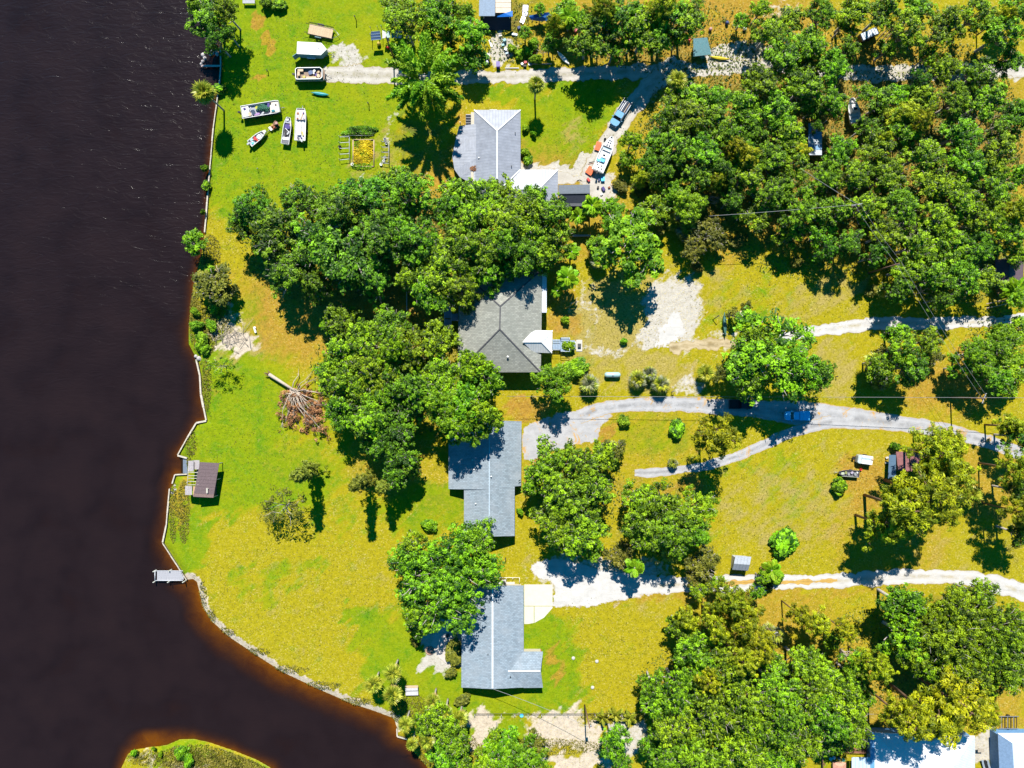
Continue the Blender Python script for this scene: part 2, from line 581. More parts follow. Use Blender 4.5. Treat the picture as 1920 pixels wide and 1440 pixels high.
# --- ground
gt = NT('ground_cover')
co = gt.coord()
n_big = gt.noise(0.05, 4, 0.6, co)
n_mid = gt.noise(0.32, 5, 0.65, co, 0.6)
n_sml = gt.noise(0.95, 4, 0.7, co)
n_fin = gt.noise(2.3, 3, 0.75, co)
vor = gt.n('ShaderNodeTexVoronoi')
vor.inputs['Scale'].default_value = 1.9
gt.link(co, vor.inputs['Vector'])
sp = gt.n('ShaderNodeSeparateColor')
gt.link(gt.attr('mask', 'Color'), sp.inputs[0])
sp2 = gt.n('ShaderNodeSeparateColor')
gt.link(gt.attr('mask_b', 'Color'), sp2.inputs[0])


def edge(m, amt_mid, amt_sml, lo=0.36, hi=0.64):
    a = gt.math('MULTIPLY_ADD', gt.math('SUBTRACT', n_mid, 0.5), amt_mid, m)
    a = gt.math('MULTIPLY_ADD', gt.math('SUBTRACT', n_sml, 0.5), amt_sml, a)
    return gt.remap(a, lo, hi)


# two tones per kind of ground, chosen by fine noise: it reads as blades, thatch and bare specks
def tones(a, b, nz, lo=0.32, hi=0.68):
    return gt.mix(gt.remap(nz, lo, hi), a, b)


grain = gt.math('ADD', gt.math('MULTIPLY', n_fin, 0.6), gt.math('MULTIPLY', n_sml, 0.4))
dry = tones((0.135, 0.122, 0.003), (0.362, 0.302, 0.007), grain, 0.33, 0.67)
dry = gt.mix(gt.remap(n_mid, 0.5, 0.75), dry, tones((0.10, 0.105, 0.003), (0.30, 0.275, 0.006), grain, 0.38, 0.62))
lush = tones((0.075, 0.128, 0.001), (0.225, 0.285, 0.003), grain)
lush = gt.mix(gt.remap(n_mid, 0.48, 0.68), lush, tones((0.035, 0.115, 0.002), (0.115, 0.235, 0.004), grain))
lush = gt.mix(gt.remap(n_big, 0.5, 0.7, 0, 0.65), lush, tones((0.17, 0.165, 0.003), (0.32, 0.29, 0.005), grain))
litter = tones((0.12, 0.062, 0.010), (0.42, 0.235, 0.035), grain)
litter = gt.mix(gt.remap(n_mid, 0.45, 0.7), litter, tones((0.13, 0.095, 0.006), (0.40, 0.28, 0.012), grain))
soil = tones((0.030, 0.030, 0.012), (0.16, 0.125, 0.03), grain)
tan = tones((0.13, 0.10, 0.018), (0.50, 0.40, 0.15), grain)
tan = gt.mix(gt.remap(n_sml, 0.35, 0.7), tan, tones((0.10, 0.09, 0.012), (0.30, 0.23, 0.03), n_fin))
sandc = tones((0.24, 0.215, 0.17), (0.50, 0.475, 0.43), grain)
greyd = tones((0.22, 0.18, 0.13), (0.60, 0.52, 0.42), grain)
c = gt.mix(edge(sp.outputs[0], 1.15, 0.5, 0.28, 0.72), dry, lush)
c = gt.mix(gt.math('MULTIPLY', edge(sp2.outputs[1], 1.3, 0.9, 0.34, 0.74), 0.9), c, tan)
c = gt.mix(gt.math('MULTIPLY', edge(sp.outputs[2], 0.9, 0.6, 0.30, 0.75), 0.92), c, litter)
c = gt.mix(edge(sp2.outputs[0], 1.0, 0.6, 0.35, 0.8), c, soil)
c = gt.mix(edge(sp2.outputs[2], 1.1, 1.0, 0.36, 0.68), c, greyd)
c = gt.mix(edge(sp.outputs[1], 0.55, 0.95, 0.40, 0.62), c, sandc)
# pale dead specks and dark tufts everywhere
speck = gt.remap(vor.outputs['Distance'], 0.10, 0.16, 1, 0)
c = gt.mix(gt.math('MULTIPLY', speck, gt.remap(n_sml, 0.5, 0.62, 0, 0.45)), c, (0.42, 0.34, 0.14))
flk = gt.noise(2.9, 2, 0.6, co, 0.5)
c = gt.mix(gt.math('MULTIPLY', gt.remap(flk, 0.54, 0.68, 0, 0.55), gt.math('MULTIPLY', gt.remap(n_mid, 0.36, 0.56, 0.15, 1.0), gt.remap(sp.outputs[0], 0.3, 0.75, 1.0, 0.22))), c, (0.48, 0.385, 0.13))
c = gt.mix(gt.remap(n_fin, 0.55, 0.69, 0, 0.5), c, (0.06, 0.08, 0.003))
# river bed: amber sand under the water
bed = gt.attr('bed')
c = gt.mix(bed, c, tones((0.32, 0.20, 0.03), (0.56, 0.42, 0.11), n_mid))
gt.link(c, gt.b.inputs['Base Color'])
gt.b.inputs['Roughness'].default_value = 0.95
gt.b.inputs['Specular IOR Level'].default_value = 0.1
gt.bump(grain, 0.16, 0.9)

P, F = grid_xy(0.42, -124, 124, -96, 96, [150, 220, 400, 900, 3000])
d = land_sdf(P)
PX = unpix(P)
beach_d = seg_dist(P, w2(BEACH))
isle_in = seg_dist(P, ISLEW, True) < 14
slope = np.where((beach_d < 9) | isle_in, 0.22, 0.5)
amber = np.exp(-(((PX[:, 0] - 285) / 55) ** 2 + ((PX[:, 1] - 1385) / 26) ** 2))
z = np.clip(WATER_Z + 0.34 * np.where(d > 0, d, 0) + np.where(d < 0, slope * d * (1 - 0.75 * amber), 0), -3.0, 0.0)
ch = masks(PX)
bd = np.where(d > 0, np.clip(1.25 - d / 1.3 + 0.35 * wob(P, 3.0), 0, 1), 1.0)
near_beach = beach_d < 3.0
ch['w'] = np.maximum(ch['w'], np.where(near_beach & (d > -0.6), np.clip(1.7 - d / 1.1 + 0.5 * wob(P, 2.0), 0, 1.1), 0))
mott = wob(PX, 60.0) * .5 + wob(PX + 99, 23.0) * .35
ch['g'] = ch['g'] + .34 * np.clip(mott, -1, 1) + .12
ch['t'] = np.clip(ch['t'] + .25 * np.clip(-wob(PX + 400, 45.0), -.4, 1), 0, 1.2)
m1 = np.stack([ch['g'], ch['s'], ch['l']], 1)
m2 = np.stack([ch['d'], ch['t'], ch['w']], 1)
bed = np.clip(-d / 0.5, 0, 1)
sheet('ground', P, z, F, gt.m, {'mask': m1, 'mask_b': m2, 'bed': bed})['kind'] = 'structure'

# --- river: dark tea-coloured water, the bed shows through where it is shallow
wt = NT('river_water')
co = wt.coord()
wco = wt.scaled(co, 0.35, 1.0, 1.0)
rip = wt.noise(0.95, 3, 0.6, wco, 1.2)
rip2 = wt.noise(0.12, 2, 0.5, co)
wt.link(wt.mix(wt.remap(rip2, 0.3, 0.7), (0.0095, 0.0052, 0.0052), (0.0130, 0.0070, 0.0066)), wt.b.inputs['Base Color'])
wt.b.inputs['Roughness'].default_value = 0.2
wt.b.inputs['IOR'].default_value = 1.33
wt.bump(wt.math('MULTIPLY', rip, wt.remap(wt.attr('calm'), 0, 1, 1.0, 0.2)), 0.17, 0.9)
tr = wt.n('ShaderNodeBsdfTransparent')
tr.inputs['Color'].default_value = (0.72, 0.46, 0.09, 1)
mx = wt.n('ShaderNodeMixShader')
dep = wt.attr('depth')
wt.link(wt.remap(wt.math('ADD', dep, wt.math('MULTIPLY', wt.math('SUBTRACT', rip2, 0.5), 0.6)), 0.0, 1.0, 0.22, 1.0), mx.inputs[0])
wt.link(tr.outputs[0], mx.inputs[1])
wt.link(wt.b.outputs[0], mx.inputs[2])
wt.link(mx.outputs[0], wt.out.inputs['Surface'])
wx = np.concatenate([[-3000, -900, -400, -220, -150], np.arange(-118, 2, 0.6)])
wy = np.concatenate([[-3000, -900, -400, -200, -130], np.arange(-96, 98, 0.6), [130, 200, 400, 900, 3000]])
X, Y = np.meshgrid(wx, wy)
P2 = np.stack([X.ravel(), Y.ravel()], 1)
i = np.arange(P2.shape[0]).reshape(len(wy), len(wx))
F2 = np.stack([i[:-1, :-1], i[:-1, 1:], i[1:, 1:], i[1:, :-1]], -1).reshape(-1, 4)
d2 = land_sdf(P2)
keep = (d2[F2] < 3.0).any(1)
PX2 = unpix(P2)
am2 = np.exp(-(((PX2[:, 0] - 285) / 55) ** 2 + ((PX2[:, 1] - 1385) / 26) ** 2))
sl2 = np.where((seg_dist(P2, w2(BEACH)) < 9) | (seg_dist(P2, ISLEW, True) < 14), 0.22, 0.5)
sh2 = np.exp(-((PX2[:, 1] - 900) / 260) ** 2) * 0.5
bd2 = np.clip(1.6 - seg_dist(P2, w2(BEACH)) / 7.0, 0, 1)
depth = np.clip(-d2 * (1 - 0.8 * am2) / (3.2 + 5 * sh2 + 3.0 * bd2), 0, 1) ** (0.42 + 0.30 * np.maximum(bd2, am2))
calm = np.clip((PX2[:, 1] - 560) / 300, 0, 1)
wo_ = sheet('river', P2, np.full(len(P2), WATER_Z), F2[keep], wt.m, {'depth': depth, 'calm': calm})
wo_['kind'] = 'structure'


# --- tracks
def gravel(name, a, b, spots=(0.12, 0.1, 0.07), spot_amt=0.5, sc=1.0, leaf=None, rut=None, mid_tone=None):
    t = NT(name)
    co = t.coord()
    f = t.noise(0.5 * sc, 5, 0.7, co)
    g = t.noise(4.0 * sc, 3, 0.7, co)
    c = t.mix(t.remap(f, 0.3, 0.7), a, b)
    c = t.mix(t.remap(g, 0.56, 0.68, 0, spot_amt), c, spots)
    st = t.noise(1.2, 3, 0.6, t.scaled(co, 0.12, 1.0, 1.0))
    c = t.mix(t.remap(st, 0.55, 0.75, 0, 0.35), c, scale3(a, 0.6))
    if leaf:
        h = t.noise(0.30, 6, 0.75, co, 1.0)
        c = t.mix(t.remap(h, 0.57, 0.63, 0, 0.9), c, leaf)
    lane = t.attr('lane')
    mid = t.math('MULTIPLY', t.remap(lane, 0.08, 0.34, 1, 0), t.remap(t.noise(0.45, 5, 0.7, co), 0.44, 0.58, 0, 0.55))
    c = t.mix(mid, c, mid_tone or scale3(a, 0.62))
    rutl = t.math('MULTIPLY', t.remap(t.math('ABSOLUTE', t.math('SUBTRACT', lane, 0.55)), 0.05, 0.2, 1, 0), 0.3)
    c = t.mix(rutl, c, scale3(b, 1.12))
    ed = t.attr('edge')
    er = t.math('ADD', ed, t.math('MULTIPLY', t.math('SUBTRACT', t.noise(1.3, 4, 0.7, co), 0.5), 0.9))
    c = t.mix(t.remap(er, 0.55, 1.0, 0, 0.85), c, rut or (0.22, 0.15, 0.02))
    t.link(c, t.b.inputs['Base Color'])
    t.b.inputs['Roughness'].default_value = 0.95
    t.b.inputs['Specular IOR Level'].default_value = 0.1
    t.bump(g, 0.05, 0.8)
    MATS[name] = t.m
    return t.m


def ribbon(name, pts, mat, z, jag=0.35, seed=1, kind='structure'):
    """a strip along (px, py, half width in px); worn, uneven edges"""
    Q = smooth_path([(p[0], p[1], p[2]) for p in pts], step=5.0)
    W = np.array([tuple(at(q[0], q[1]))[:2] for q in Q])
    T = np.gradient(W, axis=0)
    T /= np.linalg.norm(T, axis=1)[:, None] + 1e-9
    N = np.stack([-T[:, 1], T[:, 0]], 1)
    rs = np.random.RandomState(seed)
    n = len(W)
    cols = [-1, -0.86, -0.5, 0, 0.5, 0.86, 1]

    def rough():
        a = rs.normal(0, 1, n)
        k = np.array([1, 2, 3, 2, 1]) / 9
        return (np.convolve(a, k, 'same') * 1.3 + rs.normal(0, 0.45, n)) * jag
    jl, jr = rough(), rough()
    vs, ed, ln = [], [], []
    for c in cols:
        hw = Q[:, 2] * S
        off = c * hw + (jl if c < 0 else jr) * abs(c)
        pt = W + N * off[:, None]
        vs.append(np.concatenate([pt, np.full((n, 1), z)], 1))
        ln.append(np.full(n, abs(c)))
        ed.append(np.full(n, 1.0 if abs(c) == 1 else (0.45 if abs(c) > .8 else 0)))
    V = np.stack(vs, 1).reshape(-1, 3)
    E = np.stack(ed, 1).ravel()
    m = len(cols)
    i = np.arange(n * m).reshape(n, m)
    Fq = np.stack([i[:-1, :-1], i[1:, :-1], i[1:, 1:], i[:-1, 1:]], -1).reshape(-1, 4)[:, ::-1]
    o = sheet(name, V[:, :2], V[:, 2], Fq, mat, {'edge': E, 'lane': np.stack(ln, 1).ravel()})
    o['kind'] = kind
    return o


def apron(name, pts, mat, z, jag=0.3, seed=3, wear=0.9):
    """a filled yard: outline in px, edges worn"""
    Q = smooth_path([(a, b, 0) for a, b in pts] + [(*pts[0], 0)], step=5.0)[:-1]
    W = np.array([tuple(at(q[0], q[1]))[:2] for q in Q])
    lo, hi = W.min(0) - 1, W.max(0) + 1
    xs, ys = np.arange(lo[0], hi[0], 0.3), np.arange(lo[1], hi[1], 0.3)
    X, Y = np.meshgrid(xs, ys)
    V = np.stack([X.ravel(), Y.ravel()], 1)
    rs = np.random.RandomState(seed)
    V += rs.uniform(-.1, .1, V.shape)
    dd = seg_dist(V, W, True) * np.where(inside(V, W), 1, -1) + jag * (wob(V, 3.0) * .8 + rs.normal(0, .35, len(V)))
    i = np.arange(len(V)).reshape(len(ys), len(xs))
    Fq = np.stack([i[:-1, :-1], i[:-1, 1:], i[1:, 1:], i[1:, :-1]], -1).reshape(-1, 4)
    Fq = Fq[(dd[Fq] > 0).all(1)]
    used, inv = np.unique(Fq, return_inverse=True)
    V, dd = V[used], dd[used]
    o = sheet(name, V, np.full(len(V), z), inv.reshape(-1, 4), mat, {'edge': np.clip(1 - dd / wear, 0, 1), 'lane': np.full(len(V), .42)})
    o['kind'] = 'structure'
    return o


m_sand = gravel('pale_shell_sand', (0.30, 0.275, 0.23), (0.43, 0.405, 0.36), (0.12, 0.10, 0.07), 0.5, mid_tone=(0.20, 0.18, 0.08))
m_white = gravel('white_sand', (0.34, 0.33, 0.31), (0.47, 0.455, 0.43), (0.2, 0.18, 0.13), 0.4, mid_tone=(0.30, 0.25, 0.13))
m_conc = gravel('old_grey_pavement', (0.25, 0.25, 0.255), (0.365, 0.365, 0.37), (0.12, 0.105, 0.08), 0.5, 1.0, (0.40, 0.22, 0.035), (0.36, 0.22, 0.03))
m_tan = gravel('tan_dirt', (0.25, 0.19, 0.09), (0.42, 0.35, 0.23), (0.16, 0.12, 0.04), 0.6)
ribbon('sand_road', [(606, 137, 13), (650, 139, 17), (730, 142, 16), (800, 146, 13), (880, 145, 13), (980, 143, 13), (1060, 140, 13), (1180, 134, 14), (1280, 132, 15), (1400, 126, 14), (1480, 128, 13), (1620, 137, 15), (1740, 136, 15), (1860, 132, 14), (2100, 128, 14)], m_sand, 0.014)
ribbon('side_track', [(1275, 120, 20), (1245, 140, 20), (1215, 165, 18), (1190, 196, 17), (1162, 232, 18), (1138, 270, 18), (1118, 305, 19), (1108, 335, 22)], m_sand, 0.022, seed=2)
apron('sandy_yard', [(985, 312), (1050, 318), (1085, 330), (1110, 318), (1135, 322), (1150, 345), (1140, 372), (1128, 395), (1108, 398), (1100, 345), (1060, 347), (1000, 345)], m_sand, 0.018, seed=4)
apron('white_sand_patch', [(1246, 585), (1268, 578), (1284, 592), (1292, 612), (1284, 636), (1258, 650), (1226, 652), (1222, 632), (1238, 612)], m_white, 0.013, 1.5, seed=5, wear=2.0)
ribbon('tan_track', [(1255, 652, 10), (1300, 648, 12), (1350, 646, 10), (1420, 640, 9), (1500, 624, 9)], m_tan, 0.018, 0.6, seed=6)
ribbon('white_track', [(1440, 640, 9), (1500, 626, 10), (1560, 616, 11), (1640, 607, 12), (1720, 606, 12), (1800, 605, 11), (1880, 600, 9), (1990, 585, 9)], m_white, 0.022, 0.25, seed=7)
apron('paved_apron', [(979, 800), (1010, 787), (1050, 772), (1090, 768), (1120, 765), (1150, 778), (1128, 800), (1121, 828), (1095, 832), (1060, 842), (1020, 852), (1000, 864), (979, 860)], m_conc, 0.014, 0.2, seed=8)
ribbon('grey_driveway', [(1085, 782, 13), (1130, 766, 13), (1180, 760, 13), (1250, 758, 14), (1330, 761, 15), (1420, 767, 17), (1520, 778, 24), (1600, 785, 20), (1680, 793, 16), (1760, 805, 14), (1830, 822, 13), (1900, 845, 13), (2020, 885, 13)], m_conc, 0.019, 0.14, seed=9)
ribbon('driveway_loop', [(1560, 790, 12), (1500, 806, 11), (1440, 830, 10), (1390, 852, 9), (1330, 872, 9), (1275, 880, 8), (1230, 886, 9), (1190, 886, 7)], m_conc, 0.024, 0.14, seed=10)
apron('white_sand_drive', [(992, 1056), (1030, 1046), (1080, 1052), (1130, 1066), (1200, 1074), (1270, 1082), (1275, 1104), (1210, 1118), (1150, 1130), (1100, 1140), (1060, 1138), (1036, 1138), (1036, 1098), (1010, 1085), (995, 1072)], m_white, 0.015, 0.3, seed=11)
ribbon('sandy_lane', [(1235, 1098, 15), (1300, 1096, 15), (1400, 1093, 15), (1480, 1091, 14), (1560, 1089, 14), (1640, 1084, 14), (1720, 1080, 13), (1800, 1083, 14), (1860, 1092, 16), (1920, 1112, 17), (2020, 1150, 17)], m_white, 0.020, 0.28, seed=12)
ribbon('grassy_median', [(1318, 1093, 2), (1350, 1092, 4), (1420, 1093, 5), (1480, 1091, 4), (1530, 1090, 4), (1570, 1088, 2)], gravel('dry_verge', (0.34, 0.20, 0.05), (0.44, 0.29, 0.08), (0.1, 0.09, 0.01), 0.5), 0.026, 0.3, seed=13)

# --- sea walls along the bank, each run built from its cap pieces
m_wall = flat('bleached_seawall', (0.40, 0.36, 0.29), 0.8, var=0.35, sc=2.5, bump=0.02)
m_piles = flat('wet_wall_face', (0.10, 0.08, 0.06), 0.8)


def seawall(pts, label, wd=0.42, step=2.4):
    P = [at(*p) for p in pts]
    root = thing('seawall', label, 'sea wall', (P[0].x, P[0].y, 0), 0, 'sea walls along the bank')
    for a, b in zip(P[:-1], P[1:]):
        L = (b - a).length
        n = max(1, int(L / step))
        ang = math.atan2(b.y - a.y, b.x - a.x)
        for k in range(n):
            c = a.lerp(b, (k + 0.5) / n) - P[0]
            MB().box(0, 0, 0, L / n - 0.04, wd * .78 * rnd.uniform(0.7, 1.15), 0.16, bev=0.03).part('cap_piece', m_wall, root, loc=(c.x, c.y, 0.06 + rnd.uniform(-.02, .02)), rot=(0, 0, ang + rnd.uniform(-.015, .015)))
        c = a.lerp(b, 0.5) - P[0]
        MB().box(0, 0, 0, L, wd * 0.5, 1.6).part('wall_face', m_piles, root, loc=(c.x, c.y, -0.83), rot=(0, 0, ang))


seawall([(413, 78), (414, 124), (412, 150), (405, 206), (400, 240), (396, 290), (392, 335), (387, 400), (384, 436)], 'long thin pale sea wall beside the lawn of parked boats', 0.36)
seawall([(368, 674), (375, 705), (377, 740), (387, 788)], 'pale sea wall with a crooked corner below the brush pile', 0.5)
seawall([(387, 789), (368, 793), (352, 820), (333, 853)], 'slanting sea wall leading down to the boat slip', 0.42)
seawall([(333, 854), (351, 859)], 'short stub of sea wall at the upper side of the boat slip', 0.42)
seawall([(351, 889), (328, 890), (323, 907)], 'hooked stub of sea wall at the lower side of the boat slip', 0.42)
seawall([(318, 916), (312, 985), (305, 1017)], 'worn straight sea wall below the ruined boathouse', 0.4)
seawall([(305, 1018), (350, 1088)], 'thin slanting sea wall running down to the jetty', 0.26)
seawall([(744, 1366), (745, 1381), (764, 1386)], 'small pale sea wall corner under the lowest bank palm', 0.4)

# ------------------------------------------------------------------ vegetation
bark_grey = flat('grey_bark', (0.30, 0.27, 0.24), 0.9, var=0.3)
bark_brown = flat('brown_bark', (0.17, 0.10, 0.06), 0.9, var=0.3)
dead_wood = flat('bleached_dead_wood', (0.36, 0.30, 0.24), 0.9, var=0.25)
m_oak = leafy('oak_leaves', (0.018, 0.060, 0.002), (0.285, 0.510, 0.006), 0.24)
m_oakd = leafy('dark_oak_leaves', (0.012, 0.050, 0.003), (0.185, 0.400, 0.008), 0.22)
m_lime = leafy('bright_leaves', (0.055, 0.150, 0.002), (0.29, 0.52, 0.006), 0.2)
m_olive = leafy('olive_leaves', (0.060, 0.075, 0.008), (0.22, 0.22, 0.02), 0.25)
m_pine = leafy('pine_needles', (0.10, 0.14, 0.002), (0.46, 0.50, 0.006), 0.18)
m_cyp = leafy('conifer_sprays', (0.08, 0.115, 0.008), (0.25, 0.29, 0.022), 0.15)
m_palm = leafy('palm_fronds', (0.12, 0.17, 0.006), (0.40, 0.42, 0.04), 0.25, 0.15, 0.4)
m_palmg = leafy('silver_palm_fronds', (0.09, 0.11, 0.04), (0.30, 0.31, 0.18), 0.25, 0.1, 0.4)
m_feather = leafy('feathery_fronds', (0.08, 0.20, 0.005), (0.30, 0.54, 0.015), 0.2, 0.2, 0.45)
m_deadf = leafy('dead_fronds', (0.20, 0.12, 0.04), (0.42, 0.27, 0.10), 0.25, 0.1, 0.7)
m_brownleaf = leafy('withered_brown_leaves', (0.13, 0.055, 0.022), (0.42, 0.21, 0.09), 0.2, 0.1, 0.7)
m_reed = leafy('marsh_grass', (0.09, 0.095, 0.012), (0.30, 0.27, 0.045), 0.2, 0.15)
m_under = leafy('undergrowth_leaves', (0.035, 0.06, 0.006), (0.15, 0.17, 0.014), 0.2, 0.1)


def unit(rs, n):
    v = rs.normal(0, 1, (n, 3))
    return v / (np.linalg.norm(v, axis=1)[:, None] + 1e-9)


def leaf_quads(rs, C, N, size, aspect=0.6, droop=0.0):
    """loose quads at C facing about N"""
    n = len(C)
    a = np.cross(N, unit(rs, n))
    a /= np.linalg.norm(a, axis=1)[:, None] + 1e-9
    b = np.cross(N, a)
    s = size * rs.uniform(0.65, 1.35, n)[:, None]
    a = a * s
    b = b * s * aspect
    # a pointed leaf shape: diamond with a fold
    k = N * s * 0.18
    return np.stack([C - a, C - b * 0.9 + k, C + a, C + b * 0.9 + k], 1)


def puffs_to_mesh(name, rs, C, R, mat, per, leaf, aspect=0.62, up=0.55, flat_=0.8, shade=0.25):
    """clumps of leaves: each clump has its own tone, the leaves of its underside are sparse"""
    n = len(C)
    idx = np.repeat(np.arange(n), per)
    D = unit(rs, n * per)
    D[:, 2] = np.where(D[:, 2] < -0.25, -D[:, 2] * rs.uniform(0, 1, n * per), D[:, 2])
    rad = R[idx] * rs.uniform(0.25, 1, n * per) ** 0.45
    Pp = C[idx] + D * rad[:, None] * np.array([1, 1, flat_])
    Nn = D * (1 - up) + np.array([0, 0, up]) + unit(rs, n * per) * 0.45
    Nn /= np.linalg.norm(Nn, axis=1)[:, None] + 1e-9
    tone = rs.uniform(0, 1, n)
    tint = np.clip(-0.05 + 1.0 * tone[idx] ** 1.3 + rs.normal(0, 0.2, n * per), 0, 1)
    return quad_mesh(name, leaf_quads(rs, Pp, Nn, leaf, aspect), tint, mat)


def limb_path(rs, a, b, sag=0.12):
    a, b = np.array(a, float), np.array(b, float)
    L = np.linalg.norm(b - a)
    k = [a]
    for t in (0.35, 0.7):
        k.append(a + (b - a) * t + rs.normal(0, L * sag * 0.5, 3) + np.array([0, 0, L * sag * (1 - t)]))
    k.append(b)
    return k


def broadleaf(seed, R, h, mat, bark, puff=0.56, per=24, leaf=0.18, gap=0.30, dens=1.0, base=0.35):
    """(trunk mesh, crown mesh) of a spreading tree of crown radius R and height h, foot at the origin"""
    rs = np.random.RandomState(seed)
    nl = int(6 + R * 1.55)
    lob = []
    for i in range(nl):
        t = i * 2.399 + rs.uniform(-.35, .35)
        rr = R * math.sqrt((i + .4) / nl) * rs.uniform(0.66, 0.98)
        lz = h * (0.80 - 0.24 * (rr / R) ** 2 + rs.uniform(-.16, .10))
        lob.append((rr * math.cos(t), rr * math.sin(t), lz, R * rs.uniform(0.17, 0.29) + 0.25))
    C, Rr = [], []
    for lx, ly, lz, lr in lob:
        n = int(dens * 5.6 * (lr / puff) ** 2) + 3
        D = unit(rs, n)
        D[:, 2] = np.abs(D[:, 2]) * np.where(rs.uniform(0, 1, n) < 0.2, -0.5, 1)
        q = np.array([lx, ly, lz]) + D * (lr * rs.uniform(0.45, 1.3, n)[:, None]) * np.array([1, 1, 0.85])
        keep = rs.uniform(0, 1, n) > gap
        C.append(q[keep])
        Rr.append(puff * rs.uniform(0.6, 1.15, keep.sum()))
    C, Rr = np.concatenate(C), np.concatenate(Rr)
    crown = puffs_to_mesh('crown', rs, C, Rr, mat, per, leaf)
    tb = MB()
    fork = np.array([rs.uniform(-.2, .2), rs.uniform(-.2, .2), h * base])
    tr = 0.045 * R + 0.08
    tb.tube([(0, 0, -0.2), (0, 0, 0.3), fork], tr * 1.3, tr, 8)
    for lx, ly, lz, lr in lob:
        p = limb_path(rs, fork, (lx, ly, lz))
        tb.tube(p, tr * 0.62, tr * 0.22, 5)
        for k in range(5):
            dv = unit(rs, 1)[0]
            dv[2] = abs(dv[2])
            tb.tube(limb_path(rs, p[2], np.array([lx, ly, lz]) + dv * lr * 1.2, 0.1), tr * 0.26, 0.03, 4)
    return tb.mesh('trunk', bark), crown


def pine(seed, R, h, mat=None):
    rs = np.random.RandomState(seed)
    mat = mat or m_pine
    tb = MB()
    bend = rs.uniform(-.5, .5, 2)
    top = np.array([bend[0], bend[1], h * 0.93])
    tb.tube([(0, 0, -.2), (bend[0] * .2, bend[1] * .2, h * .4), top * np.array([.7, .7, .8]), top], 0.24, 0.07, 7)
    C, Rr = [], []
    n = int(11 + R * 2.5)
    for i in range(n):
        t = i * 2.4 + rs.uniform(-.3, .3)
        f = i / n
        z0 = h * (0.52 + 0.40 * f)
        L = R * (1.0 - 0.55 * f) * rs.uniform(0.65, 1.08)
        a = np.array([bend[0] * z0 / h, bend[1] * z0 / h, z0])
        e = a + np.array([math.cos(t) * L, math.sin(t) * L, L * rs.uniform(0.1, 0.4)])
        p = limb_path(rs, a, e, 0.08)
        tb.tube(p, 0.075, 0.025, 4)
        for k in range(int(3 + L * 2.0)):
            u = rs.uniform(0.35, 1.05)
            q = a + (e - a) * u + rs.normal(0, 0.42, 3) * np.array([1.1, 1.1, .5])
            C.append(q)
            Rr.append(rs.uniform(0.38, 0.62))
            if k % 2:
                tb.tube([a + (e - a) * u * 0.9, q], 0.03, 0.012, 3)
    for k in range(7):
        C.append(top + rs.normal(0, .5, 3))
        Rr.append(0.55)
    crown = puffs_to_mesh('crown', rs, np.array(C), np.array(Rr), mat, 34, 0.26, 0.30, 0.3, 0.85)
    return tb.mesh('trunk', bark_brown), crown


def conifer(seed, R, h):
    """narrow evergreen with drooping sprays"""
    rs = np.random.RandomState(seed)
    tb = MB()
    tb.tube([(0, 0, -.2), (0, 0, h * .5), (0, 0, h * .97)], 0.22, 0.03, 7)
    C, Rr = [], []
    n = int(h * 17)
    for i in range(n):
        f = rs.uniform(0.03, 1) ** 0.9
        rr = R * (1 - 0.72 * f ** 1.6) * rs.uniform(0.35, 1.05) * (0.7 + 0.3 * math.sin(f * h * 2.2))
        t = rs.uniform(0, 2 * PI)
        C.append((math.cos(t) * rr, math.sin(t) * rr, h * (0.04 + 0.95 * f)))
        Rr.append(rs.uniform(0.22, 0.5))
        if i % 4 == 0:
            tb.tube([(0, 0, C[-1][2] - .2), C[-1]], 0.04, 0.015, 3)
    crown = puffs_to_mesh('crown', rs, np.array(C), np.array(Rr), m_cyp, 26, 0.2, 0.35, 0.35, 0.9)
    return tb.mesh('trunk', bark_brown), crown


def bush(seed, R, h, mat, leaf=0.17):
    rs = np.random.RandomState(seed)
    C = []
    for k in range(7):
        a, q = k * 2.4, R * .55 * math.sqrt(k / 7)
        lr = R * rs.uniform(.32, .55)
        n = int(34 * lr * lr + 5)
        D = unit(rs, n)
        D[:, 2] = np.abs(D[:, 2])
        C.append(np.array([q * math.cos(a), q * math.sin(a), h * rs.uniform(.2, .45)]) + D * np.array([lr, lr, h * .5]) * rs.uniform(.6, 1.1, n)[:, None])
    C = np.concatenate(C)
    n = len(C)
    crown = puffs_to_mesh('crown', rs, C, np.full(n, min(0.42, R * .3)) * rs.uniform(.6, 1.2, n), mat, 30, leaf)
    tb = MB()
    for k in range(6):
        t = k * 1.05
        tb.tube([(0, 0, -.1), (math.cos(t) * R * .3, math.sin(t) * R * .3, h * .35), (math.cos(t) * R * .6, math.sin(t) * R * .6, h * .6)], 0.06, 0.02, 4)
    return tb.mesh('stems', bark_grey), crown


def sparse(seed, R, h, mat):
    """thin young tree: airy sprays on bare twigs"""
    rs = np.random.RandomState(seed)
    tb = MB()
    C = []
    tb.tube([(0, 0, -.1), (0.05, 0, h * .45)], 0.09, 0.06, 6)
    for i in range(10):
        t = i * 2.4
        L = R * rs.uniform(.55, 1.0)
        e = np.array([math.cos(t) * L, math.sin(t) * L, h * rs.uniform(.6, 1)])
        p = limb_path(rs, (0.05, 0, h * rs.uniform(.3, .45)), e)
        tb.tube(p, 0.045, 0.015, 4)
        for k in range(7):
            C.append(np.array(p[2]) + (e - np.array(p[2])) * rs.uniform(-.4, 1.1) + rs.normal(0, .4, 3))
    C = np.array(C)
    return tb.mesh('trunk', bark_grey), puffs_to_mesh('crown', rs, C, rs.uniform(.25, .5, len(C)), mat, 11, 0.16, 0.4, .4)


